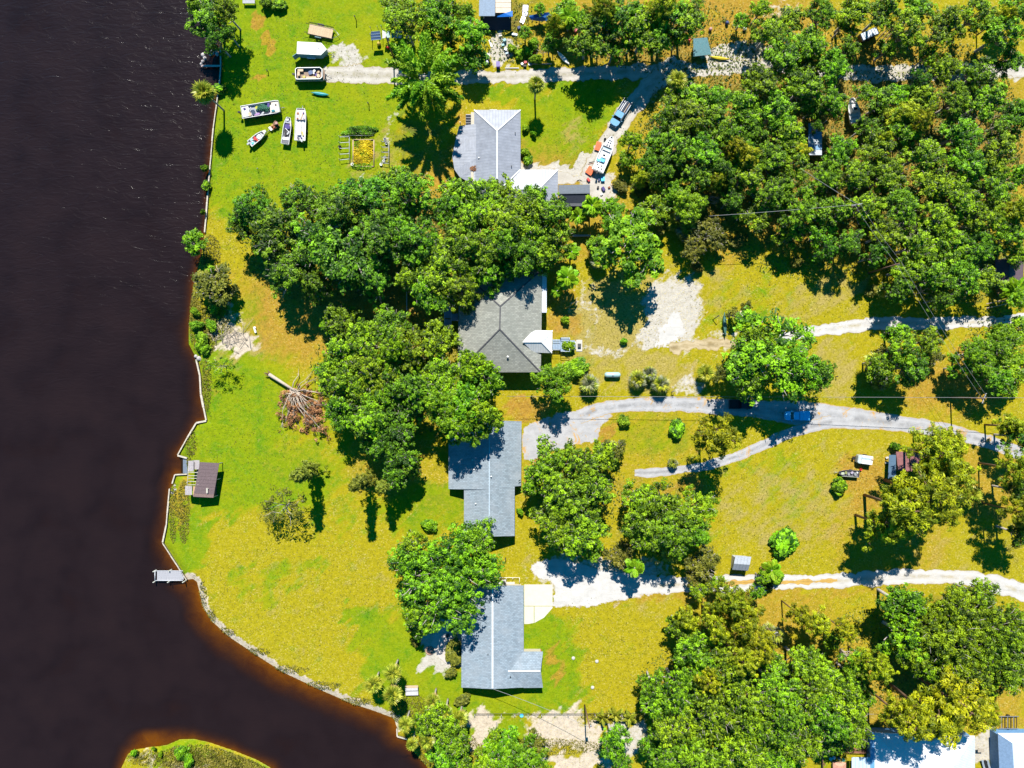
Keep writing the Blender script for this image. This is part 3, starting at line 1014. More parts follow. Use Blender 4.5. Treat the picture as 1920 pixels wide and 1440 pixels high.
def bare(seed, R, h, wood=None):
    """leafless tree, branching three times"""
    rs = np.random.RandomState(seed)
    tb = MB()

    def grow(a, d, L, r, lev):
        e = a + d * L
        mid = (a + e) / 2 + rs.normal(0, L * .08, 3)
        tb.tube([a, mid, e], r, r * .6, 5 if lev < 2 else 3)
        if lev < 4:
            for k in range(3 if lev else 5):
                nd = d * 0.7 + unit(rs, 1)[0] * 0.75
                nd[2] = nd[2] * .6 + .12
                nd /= np.linalg.norm(nd)
                grow(a + (e - a) * rs.uniform(.55, 1), nd, L * rs.uniform(.5, .75), r * .55, lev + 1)
    grow(np.zeros(3), np.array([0, 0, 1.0]), h * .45, 0.15, 0)
    return tb.mesh('trunk', wood or dead_wood)


def fan_frond(seed, mat, L=1.5):
    """one fan leaf along +x: stalk and a folded half disc of pointed leaflets"""
    rs = np.random.RandomState(seed)
    P, T = [], []
    st = 0.85
    n = 15
    P.append([(0, -.03, 0), (st, -.025, .12), (st, .025, .12), (0, .03, 0)])
    T.append(0.9)
    for i in range(n):
        a = (i / (n - 1) - 0.5) * 3.6
        l = L * (0.72 + 0.28 * math.cos(a * .8)) * rs.uniform(.85, 1.1)
        w = 0.125
        ca, sa = math.cos(a), math.sin(a)
        m = 0.55 * l
        dz = -0.28 * l
        P.append([(st, 0, .12), (st + ca * m + sa * w, sa * m - ca * w, .15), (st + ca * l, sa * l, .12 + dz), (st + ca * m - sa * w, sa * m + ca * w, .07)])
        T.append(np.clip(0.5 + rs.normal(0, .3), 0, 1))
    return quad_mesh('frond', np.array(P), T, mat)


def feather_frond(seed, mat, L=3.0, w=0.5, droop=0.35, n=26, lw=0.07):
    """one feather leaf along +x, arching down towards its tip"""
    rs = np.random.RandomState(seed)
    P, T = [], []

    def sp(t):
        return np.array([L * t * (1 - 0.1 * t), 0, L * (0.35 * t - droop * 2.0 * t * t)])
    for i in range(6):
        a, b = sp(i / 6), sp((i + 1) / 6)
        P.append([a + (0, -.04, 0), b + (0, -.03, 0), b + (0, .03, 0), a + (0, .04, 0)])
        T.append(.8)
    for i in range(n):
        t = 0.15 + 0.85 * i / n
        c = sp(t)
        ll = w * (0.5 + 0.9 * math.sin(PI * min(1, t * 0.92 + .08))) * rs.uniform(.8, 1.15)
        for s in (-1, 1):
            fw = ll * 0.75
            e = c + np.array([fw, s * ll, -0.25 * ll + rs.normal(0, .05)])
            m = (c + e) / 2 + np.array([0, 0, .08])
            dx = np.array([lw * 1.2, -s * lw, 0])
            P.append([c, m - dx, e, m + dx])
            T.append(np.clip(.5 + rs.normal(0, .3), 0, 1))
    return quad_mesh('frond', np.array(P), T, mat)


def palm_trunk(h, r=0.17, lean=(0, 0)):
    tb = MB()
    n = 9
    tb.tube([(lean[0] * (i / n) ** 1.6, lean[1] * (i / n) ** 1.6, h * i / n - (0.2 if i == 0 else 0)) for i in range(n + 1)], r * 1.2, r, 9)
    return tb


def rot_mat(az, el, roll=0.0):
    return (Matrix.Rotation(az, 4, 'Z') @ Matrix.Rotation(-el, 4, 'Y') @ Matrix.Rotation(roll, 4, 'X')).to_euler()


FAN = {k: [fan_frond(s, m) for s in (1, 2, 3)] for k, m in (('g', m_palm), ('s', m_palmg), ('d', m_deadf))}
FEA = {'palm': [feather_frond(s, m_feather, 2.7, 0.55, .30) for s in (4, 5)], 'dead': [feather_frond(8, m_deadf, 2.5, .4, .5)],
       'plume': [feather_frond(s, m_feather, 5.6, 1.25, .20, 52, 0.13) for s in (6, 7, 9)], 'banana': [feather_frond(10, leafy('banana_leaves', (0.16, 0.20, 0.01), (0.36, 0.36, 0.03), .2), 2.4, .34, .4, 30, .12)]}


def palm_tree(name, label, px, py, h, R=2.6, kind='fan', n=26, group=None, lean=(0, 0), silver=False, seed=0, cat='palm tree', trunk=True):
    rs = random.Random(seed + int(px * 7 + py))
    top = at(px, py, h)
    root = thing(name, label, cat, (top.x - lean[0], top.y - lean[1], 0), 0, group)
    if trunk:
        palm_trunk(h, lean=lean).part('trunk', bark_grey, root)
    k = R / 2.6
    for i in range(n):
        f = i / n
        az = i * 2.399 + rs.uniform(-.2, .2)
        el = math.radians(78 - 118 * f) + rs.uniform(-.12, .12)
        if kind == 'fan':
            me = rs.choice(FAN['d'] if (f > .9 and rs.random() < .6) else FAN['s' if silver and rs.random() < .42 else 'g'])
        elif kind == 'banana':
            me = FEA['banana'][0]
        else:
            me = rs.choice(FEA['dead'] if (f > .92 and kind == 'palm') else FEA[kind])
            el = el * .75 + (0.15 if kind == 'plume' else 0)
        sc = k * rs.uniform(.85, 1.1)
        link('frond', me, root, (lean[0], lean[1], h - (0.25 if trunk else 0.0)), rot_mat(az, el, rs.uniform(-.4, .4)), (sc, sc, sc))
    return root


def plume(seed, L=7.2, w=0.72):
    """one arching feathery stem along +x, hung all round with slender leaves"""
    rs = np.random.RandomState(seed)
    n = 520
    u = rs.uniform(.12, 1, n) ** .85
    C = np.stack([L * u * (1 - .1 * u), rs.normal(0, 1, n) * w * .5 * np.sin(PI * np.clip(u * .86 + .1, 0, 1)), L * (.42 * u - .5 * u * u) + rs.normal(0, .22, n)], 1)
    Nn = unit(rs, n) * .8 + np.array([0, 0, .9])
    Nn /= np.linalg.norm(Nn, axis=1)[:, None]
    d = np.stack([np.full(n, .75), np.sign(C[:, 1] + rs.normal(0, .1, n)) * rs.uniform(.4, 1.1, n), rs.normal(-.25, .25, n)], 1)
    d -= Nn * (d * Nn).sum(1)[:, None]
    d /= np.linalg.norm(d, axis=1)[:, None]
    b = np.cross(Nn, d)
    s = rs.uniform(.26, .5, n)[:, None]
    P = np.stack([C - d * s, C - b * s * .26, C + d * s, C + b * s * .26], 1)
    tint = np.clip(.45 + rs.normal(0, .28, n), 0, 1)
    return quad_mesh('frond', P, tint, m_feather)


PLUMES = [plume(s) for s in (21, 22, 23, 24)]

# tree kinds, several models of each kind and size
print('tree models')
LIB = {}


def lib(kind, R, h, made):
    LIB.setdefault(kind, []).append((R, h, made))


for i, (R, h) in enumerate([(2.6, 7.5), (2.8, 8), (4.0, 12), (4.2, 12.5), (4.4, 13), (5.6, 15), (5.8, 16), (6.0, 15.5)]):
    lib('oak', R, h, broadleaf(100 + i, R, h, m_oak, bark_grey))
for i, (R, h) in enumerate([(3.9, 12), (4.6, 14), (5.8, 15.5)]):
    lib('dark', R, h, broadleaf(200 + i, R, h, m_oakd, bark_grey))
for i, (R, h) in enumerate([(2.4, 6), (3.8, 10), (5.2, 12.5)]):
    lib('lime', R, h, broadleaf(300 + i, R, h, m_lime, bark_grey, 0.52, 24, 0.175))
lib('big', 10.0, 12.5, broadleaf(401, 10.0, 12.5, m_oak, bark_grey, 0.60, 26, 0.185, 0.30, 1.0, 0.25))
lib('big', 10.4, 13.0, broadleaf(402, 10.4, 13.0, m_oak, bark_grey, 0.60, 26, 0.185, 0.30, 1.0, 0.25))
for i, (R, h) in enumerate([(2.4, 5), (3.6, 7)]):
    lib('olive', R, h, broadleaf(500 + i, R, h, m_olive, bark_grey, 0.42, 16, 0.17))
for i, (R, h) in enumerate([(2.6, 11), (3.6, 15), (4.2, 17), (4.8, 18)]):
    lib('pine', R, h, pine(600 + i, R, h))
for i, (R, h) in enumerate([(2.3, 16), (2.1, 13)]):
    lib('conifer', R, h, conifer(700 + i, R, h))
for i, (R, h, m) in enumerate([(1.2, 1.6, m_oak), (2.2, 2.6, m_oak)]):
    lib('bush', R, h, bush(800 + i, R, h, m))
for i, (R, h, m) in enumerate([(1.2, 1.6, m_lime), (2.0, 2.2, m_lime)]):
    lib('limebush', R, h, bush(820 + i, R, h, m))
for i, (R, h, m) in enumerate([(1.2, 1.6, m_olive), (2.4, 2.8, m_olive)]):
    lib('olivebush', R, h, bush(840 + i, R, h, m))
lib('thin', 2.6, 5.5, sparse(900, 2.6, 5.5, m_olive))
lib('thin', 2.2, 5.0, sparse(901, 2.2, 5.0, m_oak))
NAMES = {'oak': ('oak_tree', 'tree'), 'dark': ('oak_tree', 'tree'), 'lime': ('leafy_tree', 'tree'), 'big': ('live_oak', 'tree'), 'olive': ('leafy_tree', 'tree'),
         'pine': ('pine_tree', 'tree'), 'conifer': ('conifer_tree', 'tree'), 'bush': ('bush', 'bush'), 'limebush': ('bush', 'bush'), 'olivebush': ('bush', 'bush'), 'thin': ('young_tree', 'tree')}
_used = {}


def tree(kind, px, py, r, label, group=None, h=None):
    """one tree whose crown the photograph shows centred on (px, py) with a radius of r pixels"""
    Rm = r * S * 0.97
    cand = sorted(LIB[kind], key=lambda e: abs(math.log(e[0] / Rm)))[:3]
    if len(cand) > 1 and abs(math.log(cand[-1][0] / Rm)) > 0.6:
        cand = cand[:2]
    _used[kind] = _used.get(kind, 0) + 1
    R, hh, (tm, cm) = cand[_used[kind] % len(cand)]
    sc = Rm / R
    hz = h or hh * (0.5 + 0.5 * sc)
    p = at(px, py, hz * (0.66 if kind not in ('conifer',) else 0.5))
    nm, cat = NAMES[kind]
    root = thing(nm, label, cat, (p.x, p.y, 0), rnd.uniform(0, 6.28), group)
    q = rnd.uniform(.78, 1.25) if 'bush' in kind or kind == 'thin' else rnd.uniform(.93, 1.07)
    root.scale = (sc * q, sc / q, hz / hh)
    link('stems' if 'bush' in kind else 'trunk', tm, root)
    link('crown', cm, root)
    return root

# ------------------------------------------------------------------ where the plants stand
LANDMARKS = [(933, 280, 'the silver metal roofed house'), (938, 600, 'the brown hip roofed house'), (915, 900, 'the blue-grey gabled house'), (923, 1200, 'the blue house with the white ridge'),
             (1165, 212, 'the blue work truck'), (1132, 290, 'the white centre console boat'), (1597, 208, 'the white boat in the wood'), (1527, 262, 'the blue-white shed roof in the wood'),
             (1625, 68, 'the black trailer in the wood'), (1348, 110, 'the yellow canoe'), (1495, 779, 'the blue pickup'), (1390, 758, 'the black pickup'), (1622, 862, 'the silver camper'),
             (1391, 1057, 'the small grey shed'), (1690, 868, 'the maroon shed'), (1147, 703, 'the propane tank'), (1255, 600, 'the white sand patch'), (380, 900, 'the ruined boathouse'),
             (560, 760, 'the fallen dead tree'), (1056, 110, 'the white canoe'), (1640, 507, 'the leaning wire pole'), (1570, 402, 'the crossarm pole'), (1885, 515, 'the teal cabin'), (1700, 1410, 'the big white roof'),
             (1096, 1330, 'the lone pole by the lower fence'), (1345, 1122, 'the pole beside the sandy lane'), (930, 20, 'the tarp covered house'), (1640, 130, 'the shaded stretch of sand road'), (1300, 85, 'the teal tarp'),
             (680, 285, 'the vegetable bed'), (1077, 368, 'the black roofed shed')]
DESC = {'oak': 'mid green oak', 'dark': 'dark green oak', 'lime': 'bright green leafy tree', 'big': 'huge spreading live oak', 'olive': 'olive leafy tree', 'pine': 'yellow-green pine',
        'bush': 'green bush', 'limebush': 'bright green bush', 'olivebush': 'olive bush', 'thin': 'thin young tree'}
_labels = set()


_N = 'zero one two three four five six seven eight nine ten eleven twelve thirteen fourteen fifteen sixteen seventeen eighteen nineteen'.split()
_TENS = '0 0 twenty thirty forty fifty sixty seventy eighty ninety'.split()


def say(n):
    return _N[n] if n < 20 else (_TENS[n // 10] + ('-' + _N[n % 10] if n % 10 else ''))


def auto(kind, px, py, r):
    best = sorted(LANDMARKS, key=lambda l: (l[0] - px) ** 2 + (l[1] - py) ** 2)
    size = 'small ' if r < 26 else ('broad ' if r > 52 else '')
    for lx, ly, nm in best[:9]:
        dx, dy = px - lx, py - ly
        m = max(1, int(round(math.hypot(dx, dy) * S)))
        v = 'above' if dy < 0 else 'below'
        hz = 'inland' if dx > 0 else 'riverward'
        if abs(dx) > 2.4 * abs(dy):
            rel = hz + ' of'
        elif abs(dy) > 2.4 * abs(dx):
            rel = v
        else:
            rel = v + ' and ' + hz + ' of'
        for sz in (size, ''):
            lab = f'{sz}{DESC[kind]} {say(m)} metres {rel} {nm}'
            if len(lab.replace('-', ' ').split()) <= 16 and lab not in _labels:
                _labels.add(lab)
                return lab
    return lab


WOOD_ = 'trees of the dense inland wood'


def T(kind, *spots, group=None, h=None):
    for s in spots:
        px, py, r = s[:3]
        if group == WOOD_:
            r = r * .85
        tree(kind, px, py, r, s[3] if len(s) > 3 else auto(kind, px, py, r), group, h)


print('trees')
G1 = 'trees of the grove between the upper houses'
T('dark', (478, 398, 44), (520, 442, 52), (560, 382, 40), (545, 500, 48), (600, 455, 58), (640, 395, 56), (690, 375, 52), (655, 485, 56), (712, 445, 56), (455, 428, 26), (590, 530, 36), (700, 520, 40), group=G1)
T('oak', (760, 370, 56), (770, 440, 54), (735, 345, 34), (845, 395, 40), (868, 368, 40), (905, 398, 54), (960, 405, 56), (1018, 398, 48), (1038, 450, 40), (965, 462, 54), (885, 465, 56), (825, 495, 50), (850, 535, 44), (775, 520, 36),
  (910, 510, 38), (805, 548, 42), (990, 448, 44), (925, 350, 20), (1000, 372, 24), (960, 500, 34), (880, 562, 26), (1020, 480, 30), group=G1)
G2 = 'trees of the riverside grove beside the brown hip roofed house'
T('oak', (640, 605, 34), (688, 645, 48), (642, 665, 40), (735, 612, 42), (765, 655, 44), (820, 640, 38), (700, 705, 50), (645, 720, 46), (762, 728, 50), (828, 705, 42), (640, 768, 38), (700, 772, 46), (615, 700, 26), (785, 690, 30), group=G2)
T('lime', (885, 685, 34), (915, 712, 34), (880, 748, 48), (835, 762, 44), (905, 775, 40), (868, 800, 38), (740, 660, 26), group=G2, h=16)
T('lime', (620, 608, 22))
T('dark', (740, 800, 40), (715, 830, 34), (752, 850, 34), (742, 895, 26), (690, 800, 30), (775, 770, 30), (765, 880, 22), group=G2)
T('big', (835, 1085, 104, 'huge spreading live oak overhanging the blue house with the white ridge'))
T('oak', (772, 1030, 34), (900, 1015, 36, 'green oak leaning on the lower end of the blue-grey gabled roof'), (788, 1155, 34), (785, 1175, 22))
G3 = 'trees standing between the driveway loop and the white sand drive'
T('oak', (1030, 872, 42), (1082, 868, 40), (1132, 852, 28), (1050, 928, 46), (1112, 915, 42), (1092, 952, 34), (1045, 985, 42), (1088, 1005, 44), (1200, 935, 34), (1240, 950, 44), (1208, 990, 46), (1258, 1000, 46), (1000, 905, 24), group=G3)
T('lime', (1302, 955, 40, 'vivid green round tree at the inland end of the grove by the driveway loop'), (1298, 995, 36), (1110, 1028, 26), group=G3)
T('olive', (1165, 1042, 28), (1150, 840, 22), (1320, 1058, 32, 'yellow-green leafy tree riverward of the small grey shed'), (1302, 1085, 18), group=G3)
T('lime', (1040, 712, 40, 'bright leafy tree at the lower corner of the brown hip roofed house'))
T('oak', (1440, 672, 84, 'broad green oak covering the middle of the white track above the grey driveway'), (1500, 690, 44), (1400, 700, 40), (1420, 635, 34), h=16.5)
T('dark', (1535, 702, 32), h=14)
T('lime', (1185, 462, 66, 'big vivid green tree below the black roofed shed yard'), (1225, 395, 34), (1150, 405, 28), (1290, 385, 36), (1262, 360, 24), (1120, 460, 22), (1140, 390, 20))
T('olive', (1330, 440, 32), (1300, 462, 28), (1400, 575, 12), (1375, 590, 14))
# top left bank and yard
T('oak', (392, 30, 40, 'leafy tree at the very top of the river bank'), (425, 22, 26), (372, 20, 18), h=11)
T('dark', (405, 75, 24, 'dark leafy tree hanging over the rocks by the plank landing'), (428, 62, 18))
T('bush', (498, 6, 12), (522, 8, 13), (383, 315, 8, 'upper of two small round bushes rooted on the sea wall face'), (385, 347, 10, 'lower of two small round bushes rooted on the sea wall face'), (380, 397, 5), (410, 165, 12))
T('lime', (365, 456, 24, 'round bright tree leaning out over the river below the sea wall'))
T('olive', (402, 532, 38, 'olive crowned tree on the bank above the brush pile'), (425, 545, 20))
T('limebush', (368, 610, 12), (378, 635, 13), (365, 585, 9), (384, 655, 10), (395, 610, 12), (390, 505, 12), (372, 650, 9), (400, 580, 10))
T('thin', (412, 686, 22, 'thin leaning young tree near the pale sea wall corner'), (532, 950, 46, 'airy open young tree alone on the lawn'), (505, 965, 20))
T('conifer', (572, 885, 23, 'tallest narrow conifer, alone nearest the fallen dead tree'), (678, 903, 22, 'narrow conifer in the middle of the lawn row of three'), h=16.5)
T('conifer', (722, 908, 20, 'shorter narrow conifer nearest the riverside grove'), h=13)
# upper centre
T('oak', (762, 42, 44), (822, 28, 40), (745, 18, 26), (842, 72, 24), (1118, 62, 46), (1160, 40, 44), (1098, 88, 26), (1205, 62, 44), (1248, 42, 44), (1288, 42, 40), (1150, 92, 24), (1232, 82, 26), (1182, 78, 26), (1268, 76, 18))
T('lime', (880, 62, 36), (890, 112, 28), (868, 30, 26), (985, 62, 14), (1062, 24, 28), (1030, 85, 16), (1090, 40, 22), (1012, 18, 12))
T('limebush', (1000, 82, 12), (975, 100, 10), (1005, 110, 12), (960, 90, 9), (1035, 60, 12), (1042, 80, 10), (1050, 40, 12), (990, 95, 9), (985, 285, 10), (990, 300, 10), (1000, 250, 6), (985, 240, 7))
T('pine', (1240, 20, 34), (1130, 30, 34), (1040, 50, 18))
# dense wood, upper inland part
WOOD = 'trees of the dense inland wood'
T('oak', (1260, 186, 26), (1294, 184, 34), (1342, 186, 36), (1248, 226, 30), (1285, 225, 44), (1340, 235, 46), (1395, 205, 44), (1228, 270, 30), (1268, 280, 42), (1320, 290, 44), (1378, 262, 40), (1212, 305, 24), (1425, 160, 44), (1465, 110, 46),
  (1440, 62, 36), (1480, 40, 34), (1510, 85, 44), (1540, 30, 38), (1455, 210, 46), (1505, 165, 46), (1560, 130, 40), (1598, 25, 40), (1655, 22, 42), (1700, 60, 44), (1720, 20, 34), (1770, 50, 46), (1830, 30, 44), (1880, 60, 46), (1900, 15, 36),
  (1770, 130, 34), (1560, 190, 36), (1480, 262, 42), (1490, 310, 40), (1440, 300, 44), (1400, 330, 42), (1450, 365, 44), (1500, 395, 46), (1420, 405, 36), (1545, 335, 40), (1575, 285, 36), (1600, 330, 42), (1560, 395, 40), (1640, 280, 42), (1665, 330, 44),
  (1620, 390, 42), (1690, 240, 42), (1730, 290, 46), (1745, 345, 46), (1690, 390, 46), (1660, 440, 40), (1750, 410, 44), (1800, 250, 44), (1810, 310, 46), (1800, 370, 46), (1870, 290, 46), (1865, 350, 44), (1850, 410, 42), (1720, 460, 44), (1780, 465, 44),
  (1830, 470, 40), (1700, 505, 38), (1750, 515, 42), (1805, 520, 44), (1845, 525, 34), (1890, 440, 38), (1850, 190, 44), (1900, 220, 40), (1830, 140, 36), (1790, 190, 40), (1730, 190, 36), (1890, 120, 30), (1740, 105, 24), (1620, 175, 26), (1650, 195, 34),
  (1910, 330, 30), (1540, 440, 34), (1480, 440, 30), (1905, 480, 24), (1680, 180, 28), (1525, 205, 28), (1590, 90, 26), (1660, 95, 24), (1520, 125, 36), group=WOOD)
T('dark', (1350, 320, 36), (1305, 335, 34), (1240, 320, 32), (1590, 455, 32), (1550, 470, 22), (1640, 480, 28), (1720, 155, 26), (1370, 375, 26), (1415, 250, 28), (1530, 240, 14), (1870, 250, 30), (1680, 545, 30), (1770, 560, 26), (1620, 240, 26), group=WOOD)
T('pine', (1390, 300, 34), (1375, 280, 28), (1495, 285, 26), (1690, 215, 34), (1720, 230, 30), (1650, 260, 20), (1905, 400, 34), (1880, 30, 24), (1200, 340, 20), (1345, 345, 24), group=WOOD)
T('lime', (1185, 265, 24), (1175, 300, 20), (1580, 50, 20), (1390, 40, 20), (1905, 560, 26), (1230, 340, 20), (1425, 20, 26), group=WOOD)
T('olivebush', (1495, 490, 13, 'round yellow bush at the edge of the wood shadow'), (1640, 545, 14), (1200, 350, 18), (1165, 350, 14), (1350, 370, 18), (1385, 450, 14), (1310, 500, 12), (1240, 430, 12))
# inland middle
T('oak', (1690, 655, 34), (1650, 690, 30), (1710, 690, 34), (1740, 640, 28), (1680, 625, 22))
T('lime', (1830, 665, 40), (1875, 640, 36), (1905, 690, 36), (1860, 710, 32), (1905, 620, 30), (1800, 690, 22), (1890, 730, 20))
T('olive', (1670, 665, 26), (1750, 670, 18), (1350, 700, 16))
T('pine', (1338, 815, 44, 'tall yellow-green pine on the island of the driveway loop'), (1752, 850, 52), (1690, 950, 58, 'broad pine below the maroon shed with long branch shadows'), (1735, 920, 62), (1780, 890, 48), (1770, 830, 34), (1655, 985, 40), (1760, 960, 36), (1905, 880, 38), (1910, 960, 36), (1890, 800, 22))
T('dark', (1915, 820, 30), (1905, 920, 28), (1915, 1000, 30))
T('bush', (1270, 803, 18, 'green bush alone on the grass of the driveway loop'), (1576, 912, 17, 'green bush touching the black jon boat'), (1472, 1020, 28, 'round dark bush alone on the dry lawn'), (1250, 1040, 14), (1680, 838, 10, 'vivid bush at the head of the maroon shed'), (1320, 1040, 12))
T('olivebush', (852, 1228, 22, 'clipped olive bush against the wall of the blue house with the white ridge'), (868, 1312, 14), (845, 1262, 12), (1650, 720, 14), (780, 1205, 10), (1335, 1062, 12), (1440, 1100, 10), (1115, 860, 14))
T('limebush', (965, 885, 6), (1065, 650, 14), (1080, 690, 22), (1170, 640, 7), (1455, 1085, 14), (1435, 1070, 10), (975, 960, 7), (866, 1333, 9), (1060, 600, 9), (1230, 730, 9), (805, 985, 14), (1170, 790, 12))
# bottom inland wood
LOW = 'trees of the lower wood behind the big white roof'
T('oak', (1270, 1170, 24), (1290, 1195, 28), (1305, 1230, 46), (1352, 1262, 52), (1400, 1300, 54), (1270, 1290, 46), (1235, 1320, 34), (1225, 1285, 26), (1330, 1340, 54), (1262, 1355, 44), (1400, 1362, 50), (1455, 1290, 48), (1462, 1350, 50), (1500, 1395, 40), (1395, 1415, 50), (1318, 1415, 46), (1258, 1415, 42),
  (1515, 1300, 46), (1550, 1345, 44), (1580, 1310, 44), (1540, 1265, 36), (1560, 1390, 24), (1600, 1360, 40), (1455, 1425, 36), (1500, 1240, 34), (1600, 1270, 30), (1220, 1400, 26), (1440, 1240, 30), group=LOW)
T('big', (1768, 1178, 92, 'huge spreading live oak above the big white roof'), (1862, 1205, 78, 'wide live oak at the inland edge beside the sandy lane'))
T('oak', (1690, 1130, 44), (1700, 1195, 44), (1835, 1115, 34), (1895, 1260, 40), (1820, 1262, 44), (1740, 1245, 34))
T('pine', (1790, 1318, 58, 'tall pine shading the middle of the big white roof'), (1735, 1335, 54, 'tall pine shading the riverward end of the big white roof'), (1690, 1345, 40, 'slim tall pine over the timber heap'), h=20)
T('pine', (1365, 1125, 40), (1400, 1160, 38), (1342, 1165, 34), (1385, 1235, 40), (1320, 1265, 32), (1420, 1205, 36), (1835, 1330, 34), (1640, 1250, 36), (1530, 1165, 24), (1495, 1150, 22), (1580, 1180, 22), (1290, 1160, 22))
T('lime', (1345, 1090, 14), (1310, 1105, 18), (1430, 1085, 12), (1600, 1240, 26), (1620, 1300, 22), (1560, 1200, 20), (1420, 1110, 14))
# bottom bank
T('oak', (815, 1345, 30), (850, 1380, 36), (838, 1412, 34), (860, 1425, 26), (795, 1360, 22), (1150, 1388, 32, 'round bright tree beside the lowest sandy lot'), (1165, 1425, 22))
T('lime', (935, 1412, 36), (985, 1415, 34), (1010, 1430, 26), (905, 1430, 24), (955, 1380, 22), (930, 1375, 14))
T('olive', (1000, 1390, 22), (960, 1435, 24))
T('limebush', (250, 1413, 7), (287, 1404, 4), (340, 1412, 14, 'vivid green bush on the marshy islet'), (352, 1428, 12), (300, 1415, 5))

# palms
palm_tree('palm_tree', 'fan palm leaning out over the river from the sea wall', 383, 173, 9.0, 2.9, lean=(-0.3, 0.2), n=34)
palm_tree('palm_tree', 'small fan palm on the verge above the silver metal roofed house', 1005, 158, 7.5, 2.3)
for i, (x, y, R, h, lab) in enumerate([
        (700, 1283, 2.3, 6, 'fan palm nearest the river of the clump by the grey bench'), (736, 1262, 2.5, 7, 'uppermost fan palm of the clump by the grey bench'), (735, 1302, 2.5, 7.5, 'lowest fan palm of the clump by the grey bench'),
        (760, 1358, 2.1, 6, 'fan palm standing over the little sea wall corner'), (772, 1396, 1.7, 5, 'small fan palm over the water at the lowest bank'), (812, 1315, 2.1, 6, 'fan palm below the grey bench'), (862, 1348, 2.3, 6.5, 'fan palm at the riverward end of the lower fence'),
        (800, 1390, 2.2, 7, 'fan palm in the thick of the lowest bank trees'), (835, 1335, 2.0, 6, 'fan palm half hidden behind the lowest bank trees'),
        (1325, 700, 2.5, 3.2, 'yellowish fan palm at the foot of the broad oak'), (1270, 150, 2.6, 7, 'fan palm where the side track leaves the sand road'), (1822, 928, 2.7, 3.2, 'yellowish fan palm alone near the inland edge of the lawn'),
        (1640, 680, 2.6, 5, 'fan palm at the riverward side of the trees over the driveway bend'), (1258, 1040, 2.3, 6, 'fan palm at the lower end of the driveway grove'), (1150, 840, 1.8, 3.5, 'low fan palm beside the inland corner of the paved apron'),
        (1535, 1310, 2.4, 7, 'fan palm among the oaks of the lower wood'), (1660, 545, 2.2, 4, 'fan palm at the shaded edge above the white track')]):
    palm_tree('palm_tree', lab, x, y, h, R, group='fan palms', seed=i)
for i, (x, y, R, h, lab) in enumerate([
        (1105, 720, 2.2, 2.0, 'silvery palmetto just riverward of the propane tank'), (1195, 712, 2.1, 1.6, 'riverward one of two palmettos below the propane tank'), (1238, 722, 2.2, 1.6, 'inland one of two palmettos below the propane tank'),
        (1218, 700, 1.7, 1.8, 'smallest palmetto between the two silvery ones'), (1290, 432, 2.7, 2.6, 'big silvery palmetto inland of the vivid green tree'), (1268, 415, 2.2, 2.2, 'palmetto hidden under the bright trees'), (1308, 450, 2.0, 2.0, 'palmetto at the inland end of the silvery clump'),
        (1120, 462, 2.2, 2.6, 'palmetto at the riverward foot of the vivid green tree'), (1122, 490, 1.9, 2.2, 'palmetto in the shade of the vivid green tree'), (1262, 868, 1.2, 1.2, 'small grey palmetto beside the loop of the driveway'), (1440, 1185, 2.0, 1.5, 'grey palmetto under the dead twigs of the lower wood'),
        (1650, 720, 1.7, 1.6, 'palmetto at the verge of the driveway bend'), (1455, 1190, 1.8, 1.5, 'palmetto beside the brown pole in the lower wood')]):
    palm_tree('palmetto', lab, x, y, h, R * 1.22, n=30, group='palmettos', silver=True, seed=40 + i, cat='palmetto', trunk=False)
for i, (x, y, R, h, lab) in enumerate([
        (1064, 520, 2.5, 6.5, 'feathery palm beside the upper inland corner of the brown hip roof'), (1072, 472, 2.0, 5, 'small feathery palm near the end of the low wall'), (740, 28, 2.2, 7, 'feathery palm above the solar panel frame'), (1902, 546, 3.0, 5, 'bright feathery palm below the teal cabin'),
        (1085, 405, 2.0, 4, 'feathery palm in front of the black roofed shed'), (1110, 385, 2.4, 6, 'feathery palm at the corner of the sandy yard'), (1190, 1065, 2.2, 7, 'feathery palm casting a spidery shadow on the white sand'), (1447, 1070, 2.3, 5, 'feathery palm beside the wooden post by the sandy lane'), (1068, 30, 2.3, 6, 'feathery palm near the orange tractor'),
        (1045, 545, 1.5, 4, 'short feathery palm beside the long white awning')]):
    palm_tree('palm_tree', lab, x, y, h, R, 'palm', 18, 'feathery palms', seed=80 + i)
for i, (x, y, lab) in enumerate([(1130, 1345, 'yellowing banana plant by the lower fence'), (1155, 1340, 'banana plant at the inland end of the lower fence'), (1180, 235 + 1110, 'banana plant nearest the lower wood')]):
    palm_tree('banana_plant', lab, x, y, 1.2, 2.0, 'banana', 11, 'banana plants by the lower fence', seed=120 + i, cat='banana plant', trunk=False)
# the giant feathery clump: stems that arch out from one root
_p = at(800, 150, 9.0)
fc = thing('bamboo_clump', 'giant feathery bamboo clump arching over the sand road', 'bamboo', (_p.x, _p.y, 0))
MBc = MB()
for k in range(22):
    a = k * 2.4
    MBc.tube([(math.cos(a) * .5, math.sin(a) * .5, -.1), (math.cos(a) * .9, math.sin(a) * .9, 4), (math.cos(a) * 1.9, math.sin(a) * 1.9, 8)], 0.09, 0.05, 5)
MBc.part('stems', flat('bamboo_cane', (0.16, 0.2, 0.03), .5), fc)
for k in range(46):
    a = k * 2.399 + rnd.uniform(-.3, .3)
    f = k / 46
    sc = rnd.uniform(.75, 1.2)
    link('frond', PLUMES[k % len(PLUMES)], fc, (math.cos(a) * 1.2, math.sin(a) * 1.2, 11.5 - 6.0 * f + rnd.uniform(-.5, .5)), rot_mat(a, math.radians(50 - 55 * f) + rnd.uniform(-.15, .15), rnd.uniform(-.3, .3)), (sc, sc, sc))

